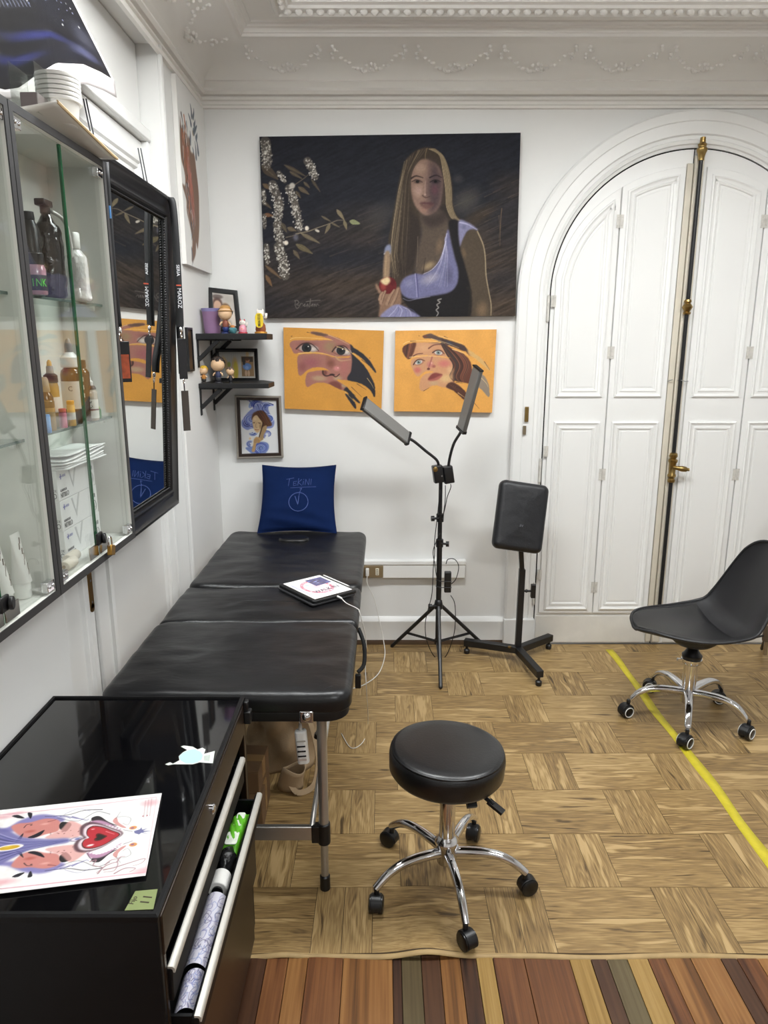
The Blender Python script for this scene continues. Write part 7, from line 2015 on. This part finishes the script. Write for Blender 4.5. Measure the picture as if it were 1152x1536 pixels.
# ------------------------------------------------------------------ poster curling off the wall above the cabinet
t = thing('poster', 'dark blue poster of a starry night scene with a curled lower edge above the cabinets', 'poster', (XL + 0.02, 1.9, 2.3))
P = Paint(240, 190, [(0, 0), (240, 0), (240, 190), (0, 190)], '#0e1018').view(0, 0, 1)
P.a *= (0.7 + 0.7 * vnoise(P.H, P.W, 22, 30, 21))[..., None]
for (x, y, rx_, ry_, c_, al) in ((150, 158, 60, 7, '#2a3072', .7), (205, 172, 34, 12, '#5a5c80', .7), (130, 72, 40, 4, '#23295a', .6), (120, 110, 40, 4, '#20264f', .6), (218, 150, 26, 26, '#4d4e5c', .6), (120, 172, 40, 6, '#262c6a', .7)): P.ell(x, y, rx_, ry_, c_, al, .9, 8)
rs = random.Random(5)
for i in range(110):
    x, y = rs.uniform(5, 225), rs.choice([62, 76, 88, 100, 114, 128, 140]) + rs.uniform(-5, 5)
    P.ell(x, y, rs.uniform(.7, 2.0), rs.uniform(.7, 1.6), rs.choice(['#c9c8c4', '#8f94b0', '#e3dfd2', '#6d738f']), .9, .5)
for x in range(12): P.stroke([(112 + 4 * x, 126 + (x % 3)), (113 + 4 * x, 133)], '#7d8094', 1.6, 1, .7)
P.stroke([(150, 66), (172, 68)], '#9a968c', 3, 3, .8)
P.a[:, :4] = hx('#d9d6d2'); P.a[:, -5:] = hx('#dcdad6')
Yk = np.array([1.10, 1.66, 1.74, 1.84, 1.95, 2.15, 2.30, 2.42]); Zk = np.array([2.07, 2.115, 2.145, 2.205, 2.265, 2.33, 2.36, 2.378])
def postfn(u, v, lo=0.0):
    Yr_ = 2.42 - 0.60 * (1 - v)
    Yv = 1.15 + (Yr_ - 1.15) * u
    zb_ = np.interp(Yv, Yk, Zk)
    zt_ = 2.66
    k_ = np.clip(1 - v, 0, 1)
    z_ = zb_ + (zt_ - zb_) * k_
    x_ = XL + 0.030 + 0.022 * (1 - k_) ** 2 * np.clip((2.42 - Yv) / 0.5, 0, 1)
    return np.stack([x_, Yv, z_], -1)
print_surface('printed_sheet', P, lambda u, v: postfn(u, v), attr_mat('glossy poster', 0.22, 0.5), t)
g = G()
def lipfn(u, v):
    p = postfn(np.array([u]), np.array([1.0]))[0]
    kk_ = max(0, min(1, (p[1] - 1.70) / 0.2))
    return Vector((p[0] + 0.004 * v, p[1] - 0.0 * v, p[2] - (0.018 + 0.030 * kk_) * v))
g.grid(lipfn, 40, 4)
g.obj('white_margin', pm('poster paper back', '#c4bebd', 0.6), t, smooth=180, solid=0.0006)

# ------------------------------------------------------------------ flash print on the black cabinet top
zt = DZ + 0.0035
a_, b_, c_ = onZ(242.7, 1190.2, zt), onZ(221.9, 1313.2, zt), onZ(0, 1180 + 158 / 4.43, zt)
e_ = (c_ - a_).normalized(); r_ = b_ - a_; r_ = (r_ - e_ * r_.dot(e_))
c = [a_ + e_ * 0.33, a_, a_ + r_, a_ + r_ + e_ * 0.33]
quad = [proj(p) for p in c]
t = thing('flash_print', 'white art print with a red heart and two lilac-haired faces on the black cabinet', 'print', tuple(sum(c, Vector()) / 4))
P = Paint(330, 230, quad, '#e8e6e4').view(0, 1180, 4.43)
P.a *= (0.98 + 0.05 * vnoise(P.H, P.W, 6, 6, 31))[..., None]
for (x, y, rx_, ry_) in ((1000, 110, 120, 70), (-20, 210, 220, 40), (960, 560, 120, 60), (0, 640, 160, 50), (100, 180, 120, 30)): P.ell(x, y, rx_, ry_, '#dd9aa2', .7, .95)
P.stroke([(-100, 200), (300, 160), (1040, 72)], '#cf8f9f', 7, 6, .8); P.stroke([(-100, 692), (300, 650), (965, 570)], '#cf8f9f', 9, 9, .8); P.stroke([(1040, 75), (965, 572)], '#d9a0a8', 5, 5, .7)
def face_(s_):        # two mirrored profiles, above and below the centre line
    f = lambda P_: [(x, y if s_ > 0 else 2 * (398 - (x - 100) * .085) - y) for x, y in P_]
    P.poly(f([(-40, 300), (60, 270), (140, 225), (250, 190), (340, 190), (430, 215), (400, 240), (330, 235), (210, 260), (90, 300)]), '#7d77ae', 2, .95)
    P.poly(f([(75, 275), (120, 248), (200, 240), (300, 215), (390, 225), (400, 265), (380, 300), (300, 320), (220, 345), (140, 335)]), '#c58078', 1)
    P.ell(*f([(200, 300)])[0], 60, 26, '#a84f45', .7, .9); P.ell(*f([(300, 250)])[0], 50, 18, '#dba79c', .8, .9)
    P.stroke(f([(160, 275), (180, 255), (215, 250)]), '#2b2026', 7, 4, .95); P.ell(*f([(208, 258)])[0], 11, 7, '#1f1a1f', 1, .4); P.stroke(f([(320, 235), (345, 230), (372, 222)]), '#7a3a3c', 8, 5, .9)
    P.poly(f([(395, 255), (420, 236), (475, 250), (440, 300), (400, 285)]), '#1d1a1c', 0, 1)
    P.poly(f([(400, 290), (470, 230), (570, 275), (560, 300), (500, 340), (300, 345)]), '#d59a94', 1, .8)
    for i in range(14):
        rs = random.Random(i + 60); x, y = rs.uniform(320, 540), rs.uniform(290, 330); P.ell(*f([(x, y)])[0], 7, 5, '#7b3d38', .8, .5)
    P.stroke(f([(300, 200), (450, 190), (560, 160), (680, 155)]), '#26242a', 4, 8, .9); P.stroke(f([(380, 210), (520, 230), (640, 170), (730, 185)]), '#3a3840', 3, 5, .8); P.stroke(f([(430, 185), (520, 150), (600, 165)]), '#5b5690', 3, 2, .8)
    for i in range(4): P.stroke(f([(360 + 40 * i, 200), (420 + 50 * i, 195 + 10 * i), (470 + 40 * i, 215)]), '#55518c', 8, 2, .8)
    P.poly(f([(100, 370), (150, 315), (155, 320), (135, 360)]), '#1d1c24'); P.poly(f([(185, 340), (230, 320), (295, 290), (270, 325), (220, 345)]), '#1d1c24'); P.poly(f([(-20, 345), (40, 345), (100, 362), (30, 368)]), '#1d1c24'); P.poly(f([(80, 198), (120, 190), (165, 212), (120, 212)]), '#1d1c24'); P.poly(f([(185, 175), (215, 180), (205, 215), (190, 200)]), '#1d1c24')
    P.poly(f([(610, 210), (660, 198), (720, 235), (780, 262), (700, 245), (620, 235)]), '#2a2528', 0); P.poly(f([(575, 270), (610, 232), (680, 228), (760, 262), (810, 300), (720, 262), (640, 252), (590, 285)]), '#b58aa6', 1); P.stroke(f([(575, 280), (610, 225), (690, 225), (790, 280), (880, 300)]), '#3a2a33', 5, 3, .9)
    P.poly(f([(750, 235), (775, 205), (790, 240), (840, 275), (800, 270)]), '#c88a86', 0, .9); P.ell(*f([(885, 275)])[0], 32, 24, '#d08a4a', .9, .3); P.ell(*f([(880, 277)])[0], 15, 11, '#8c5a8a', .9, .4)
    P.stroke(f([(780, 205), (830, 200), (870, 215), (850, 255), (815, 245)]), '#4a464a', 3, 2, .8); P.stroke(f([(770, 215), (800, 170)]), '#4a464a', 3, 2, .8)
    for i in range(13):
        q = i / 12
        x = 560 + 250 * q; y = 285 - 42 * math.sin(min(1, q * 1.5) * 1.57) + (45 * max(0, q - .35) / .65)
        P.ell(*f([(x, y)])[0], 12, 10, '#efeaea', 1, .3); 
face_(1); face_(-1)
P.poly([(-40, 300), (40, 285), (130, 330), (200, 345), (330, 350), (450, 345), (455, 372), (330, 395), (200, 420), (100, 470), (-40, 520)], '#6a679e', 2, .9)
for i in range(16): P.stroke([(-40, 300 + 14 * i), (120, 355 + 6 * i), (300, 362 + 2.4 * i), (450, 358)], ['#a9a6cf', '#3a3f78', '#7c79b2', '#2c3160'][i % 4], 7, 2, .7)
P.ell(60, 408, 95, 32, '#e7e2e2', 1, .15, -3); P.ell(60, 408, 78, 24, '#caa32c', 1, .2, -3); P.ell(50, 402, 40, 10, '#e6cf60', .8, .8, -3)
P.ell(505, 352, 52, 30, '#5b4a6a', .7, .4, -3); P.ell(505, 352, 38, 20, '#e2d9e2', .9, .3, -3); P.ell(515, 350, 24, 12, '#3a4a90', .8, .5)
H_ = [(800, 318), (740, 290), (680, 268), (620, 262), (580, 285), (575, 322), (592, 342), (560, 355), (542, 385), (558, 412), (610, 415), (680, 395), (740, 362)]
P.poly([(640 + (x - 660) * 1.28, 340 + (y - 340) * 1.3) for x, y in H_], '#4a2f38', 1, .85); P.poly([(650 + (x - 660) * 1.12, 340 + (y - 340) * 1.13) for x, y in H_], '#d9c9cf', 1); P.poly(H_, '#4a2420', 0); P.poly([(660 + (x - 660) * .93, 340 + (y - 340) * .92) for x, y in H_], '#b02a34', 0)
P.poly([(668 + (x - 668) * .34, 338 + (y - 338) * .34) for x, y in H_], '#5a1f1c', 0); P.poly([(668 + (x - 668) * .24, 338 + (y - 338) * .24) for x, y in H_], '#23201c', 0); P.ell(600, 392, 34, 15, '#f0e6e4', .9, .6, -10); P.ell(618, 285, 20, 10, '#eab5b2', .8, .7); P.stroke([(705, 300), (760, 318)], '#e8a4a4', 7, 4, .8)
P.poly([(890, 298), (930, 285), (940, 272), (945, 288), (985, 278), (950, 295), (1008, 297), (950, 305), (985, 316), (940, 308), (925, 320), (895, 312)], '#6f7099', 0, 1, sm=False)
for k_, st_ in enumerate(([(600, 500), (640, 490), (620, 525), (680, 540), (640, 575)], [(650, 580), (700, 530), (780, 505), (760, 560), (690, 570)], [(690, 555), (760, 540), (840, 515), (960, 480), (940, 510), (880, 530)], [(760, 580), (830, 545), (900, 545), (860, 570)], [(780, 500), (800, 470), (830, 465)], [(700, 520), (740, 490), (800, 480)])):
    P.stroke(st_, '#8d6a72', 12, 3, .8); P.stroke(st_, '#c69aa0', 4, 1, .8)
for i in range(3): P.stroke([(955 + 20 * i, 205 - 4 * i), (968 + 20 * i, 95 - 6 * i)], '#9a7a80', 7, 7, .5)
P.ell(950, 198, 8, 9, '#a04a55', .9, .3); P.ell(978, 194, 8, 9, '#a04a55', .9, .3)
P.view(-25, 1180, 1)
print_surface('printed_sheet', P, flat(*[p + Vector((0, 0, 0.0008)) for p in c]), PRINT, t)
g = G(); g._add([tuple(p) for p in c] + [tuple(p + Vector((0, 0, 0.0005))) for p in c], [(3, 2, 1, 0), (4, 5, 6, 7), (0, 1, 5, 4), (1, 2, 6, 5), (2, 3, 7, 6), (3, 0, 4, 7)]); g.obj('paper', pm('print paper', '#e9e7e4', 0.6), t, smooth=0)
# ------------------------------------------------------------------ stickers on the cabinet top
zt = DZ - 0.0018
s4 = [onZ(*q, zt) for q in ((187, 1366), (230, 1364), (236.5, 1334), (203, 1337))]
t = thing('price_label', 'olive green paper label reading 11 on the cabinet corner', 'label', tuple(s4[0]))
g = G(); g._add([tuple(p) for p in s4] + [tuple(p + Vector((0, 0, 0.0006))) for p in s4], [(3, 2, 1, 0), (4, 5, 6, 7), (0, 1, 5, 4), (1, 2, 6, 5), (2, 3, 7, 6), (3, 0, 4, 7)]); g.obj('paper', pm('olive label', '#84915a', 0.6, var=0.08), t, smooth=0)
ctr = sum(s4, Vector()) / 4
LMt = lambda x, y: basis((x, y, zt + 0.0008), (0.12, 1, 0), (-1, 0.12, 0))
pr_ = onZ(220, 1350, zt); lettering('11', 0.022, LMt(pr_.x, pr_.y), pm('label print', '#3d3325', 0.7), t)
pr_ = onZ(200, 1351, zt); lettering('Fijo', 0.012, LMt(pr_.x, pr_.y), pm('label print', '#3d3325', 0.7), t)
sk = lambda P_: [onZ(230 + x / 6.776, 1030 + y / 6.776, zt) for x, y in P_]
def cutout(P_, z, h, name, mat, par):
    q = sk(P_); n = len(q)
    g = G(); g._add([(p.x, p.y, z) for p in q] + [(p.x, p.y, z + h) for p in q], [tuple(range(n - 1, -1, -1)), tuple(range(n, 2 * n))] + [(i, (i + 1) % n, n + (i + 1) % n, n + i) for i in range(n)])
    return g.obj(name, mat, par, smooth=0)
b0 = onZ(282, 1135, zt)
t = thing('paper_cutout', 'small white and pale blue paper cut-out stuck on the cabinet top', 'sticker', tuple(b0))
cutout([(120, 790), (170, 770), (200, 785), (265, 750), (258, 710), (300, 670), (345, 645), (280, 610), (310, 600), (400, 612), (450, 640), (500, 622), (530, 640), (515, 685), (625, 655), (605, 780), (470, 770), (400, 790), (200, 790), (150, 800)], zt, 0.0005, 'paper', pm('cutout paper', '#dfe3dc', 0.6), t)
cutout([(262, 712), (300, 675), (350, 650), (420, 635), (480, 665), (505, 700), (490, 745), (450, 770), (390, 785), (330, 780), (275, 750)], zt + 0.00055, 0.0002, 'blue_patch', pm('pale blue ink', '#b4dbe0', 0.6), t)
cutout([(515, 705), (580, 695), (570, 760), (512, 752)], zt + 0.00055, 0.0002, 'grey_patch', pm('pale grey ink', '#b9c4bc', 0.6, var=0.2, vscale=200), t)

# ------------------------------------------------------------------ tablet screen
P = Paint(132, 166, [(0, 0), (132, 0), (132, 166), (0, 166)], '#eceae8').view(0, 0, 1)
P.ell(64, 84, 46, 58, '#d98a98', .9, .05); P.ell(64, 84, 36, 46, '#ece6e6', .8, .1); P.ell(64, 84, 30, 40, '#d7a0aa', .5, .9)
rs = random.Random(9)
for i in range(60):
    a = rs.uniform(0, 6.28); P.ell(64 + 41 * math.cos(a), 84 + 52 * math.sin(a), rs.uniform(2, 5), rs.uniform(2, 5), rs.choice(['#c25a70', '#e7b3bb', '#9a4a66', '#f0dadd']), .8, .6)
P.poly([(66, 16), (124, 16), (124, 74), (66, 78)], '#4a4670', 0, .95, sm=False)
for i in range(20): P.ell(rs.uniform(70, 120), rs.uniform(20, 72), rs.uniform(4, 12), rs.uniform(2, 5), rs.choice(['#6f76b8', '#3a3540', '#7d6a60', '#8f96cc', '#5a4a46']), .8, .7)
P.stroke([(10, 30), (10, 130)], '#7d7fc0', 4, 4, .7); P.ell(46, 58, 10, 8, '#9fd0da', .8, .5)
P.grain(.06, 3)
SCR = attr_mat('tablet screen', 0.15, 0.5)
nt = SCR.node_tree; vc = [n for n in nt.nodes if n.type == 'VERTEX_COLOR'][0]
nt.links.new(vc.outputs['Color'], nt.nodes['Principled BSDF'].inputs['Emission Color']); nt.nodes['Principled BSDF'].inputs['Emission Strength'].default_value = 0.22
SW, SH = tw - 0.013, thh - 0.014
cs4 = [TABLET_M @ Vector(p) for p in ((-SW, SH, 0.0146), (SW, SH, 0.0146), (SW, -SH, 0.0146), (-SW, -SH, 0.0146))]
print_surface('screen', P, flat(*cs4), SCR, tab)
lettering('WALK IN', 0.034, TABLET_M @ Matrix.Translation((0.012, -0.045, 0.0149)) @ Matrix.Rotation(R(4), 4, 'Z'), pm('screen lettering', '#3a2f4a', 0.4), tab, sx=0.8)

# ------------------------------------------------------------------ photo frames on the shelves
def photo_frame(quad, Yt, Yb, fw, label, painter_fn, W, H):
    c = [onY(*quad[0], Yt), onY(*quad[1], Yt), onY(*quad[2], Yb), onY(*quad[3], Yb)]
    nrm = (c[1] - c[0]).cross(c[0] - c[3]).normalized()
    if nrm.y > 0: nrm = -nrm
    t = thing('photo_frame', label, 'photo frame', tuple((c[2] + c[3]) / 2), 'black photo frames on the shelves')
    G().sweep([(0, -.010), (0, .005), (-fw * .4, .006), (-fw, .002), (-fw, -.010)], [c[3], c[2], c[1], c[0]], nrm, closed=True).obj('frame', BLKF, t, smooth=30)
    ctr = sum(c, Vector()) / 4
    ex = (c[1] - c[0]).normalized(); ey = (c[0] - c[3]).normalized()
    o = fw * .9
    ins = [c[0] + ex * o - ey * o, c[1] - ex * o - ey * o, c[2] - ex * o + ey * o, c[3] + ex * o + ey * o]
    P = Paint(W, H, [(0, 0), (W, 0), (W, H), (0, H)], '#b9b2aa').view(0, 0, 1)
    painter_fn(P)
    print_surface('photograph', P, flat(*[p - nrm * 0.001 for p in ins]), PRINT, t)
    G()._add([tuple(p - nrm * 0.0095) for p in ins] + [tuple(p - nrm * 0.003) for p in ins], [(3, 2, 1, 0), (4, 5, 6, 7), (0, 1, 5, 4), (1, 2, 6, 5), (2, 3, 7, 6), (3, 0, 4, 7)]).obj('backing', BLKPLA, t, smooth=0)
    return t
def pic1(P):
    P.ell(18, 40, 22, 30, '#5a4038', .95, .4); P.ell(18, 46, 16, 22, '#c9a48c', .95, .3); P.ell(46, 58, 22, 28, '#7a5a3c', .95, .4); P.ell(48, 64, 16, 20, '#d0ad90', .95, .3); P.ell(66, 96, 18, 40, '#d8cabc', .9, .3); P.ell(20, 14, 26, 10, '#4a3b38', .7, .5); P.ell(60, 20, 30, 20, '#a8a29b', .7, .8); P.ell(30, 110, 40, 30, '#3c3530', .7, .6)
photo_frame([(311, 431), (356, 436), (362, 496), (315, 497)], 3.632, 3.590, 0.022, 'black upright photo frame leaning behind the lilac cup', pic1, 80, 120)
def pic2(P):
    P.a[:] = hx('#b5b3ac'); P.a[:, ::8] *= .94
    P.ell(30, 60, 12, 55, '#c7a878', .9, .4, -18); P.ell(60, 70, 16, 60, '#c2a574', .9, .4); P.ell(38, 50, 8, 14, '#9aa04c', .9, .5); P.ell(62, 72, 10, 40, '#b8a83c', .9, .3); P.ell(108, 10, 8, 18, '#c7a878', .8, .5)
    P.poly([(84, 18), (130, 18), (130, 96), (84, 96)], '#8a6f4e', 0, 1, sm=False); P.poly([(86, 20), (128, 20), (128, 40), (86, 40)], '#3c352f', 0, .9, sm=False)
    P.ell(108, 34, 9, 10, '#a8765a', 1, .3); P.ell(106, 29, 10, 7, '#5a3f2c', 1, .3); P.ell(105, 58, 19, 16, '#5f7fb6', 1, .3); P.ell(104, 62, 9, 9, '#7f9ccb', .9, .5); P.ell(100, 84, 5, 14, '#c0a084', 1, .3); P.ell(110, 84, 5, 14, '#c0a084', 1, .3); P.ell(94, 44, 6, 10, '#2c2a2e', .9, .4)
photo_frame([(323, 523), (386, 523), (388.5, 572), (325, 572)], 3.575, 3.545, 0.016, 'black landscape photo frame on the lower corner shelf', pic2, 136, 104)

# ------------------------------------------------------------------ rolled sketches in the open drawer
def sketch(seed, W=70, H=150):
    P = Paint(W, H, [(0, 0), (W, 0), (W, H), (0, H)], '#d6d4e0').view(0, 0, 1)
    rs = random.Random(seed)
    for i in range(46):
        x, y = rs.uniform(4, W - 4), rs.uniform(4, H - 4); a = rs.uniform(0, 6.28)
        P.stroke([(x, y), (x + 9 * math.cos(a), y + 9 * math.sin(a)), (x + 14 * math.cos(a + .9), y + 16 * math.sin(a + .9)), (x + 10 * math.cos(a + 1.6), y + 22 * math.sin(a + 1.6))], rs.choice(['#6d66a0', '#8d88b8', '#4a4668', '#7c8cc0']), 1.4, .7, .85)
    return P
for k, (va, vb, ua, ub, lab) in enumerate(((1338, 1445, 322, 284, 'curled sheet of violet line sketches in the open drawer'), (1453, 1506, 272, 265, 'folded corner of a sketch at the near end of the open drawer'))):
    pa, pb_ = onZ(ua - 2, va, 0.478), onZ(ub + 2, vb, 0.478)
    t = thing('sketch_sheet', lab, 'paper', (pa.x, (pa.y + pb_.y) / 2, dz0), 'sketches in the drawer')
    def shf(u, v, pa=pa, pb_=pb_, k=k):
        y_ = pa.y + (pb_.y - pa.y) * v
        if k == 1: y_ = y_ + 0.02 * (u - .5)
        a = math.pi * (0.16 + 0.72 * u)
        return np.stack([-0.352 - 0.024 * np.cos(a) * (1 if k == 0 else .8), y_, 0.449 + 0.030 * np.sin(a) - (0.01 * v if k else 0)], -1)
    print_surface('sheet', sketch(5 + k, 60, 150 if k == 0 else 70), lambda u, v, f=shf: f(u, v), PRINT, t)
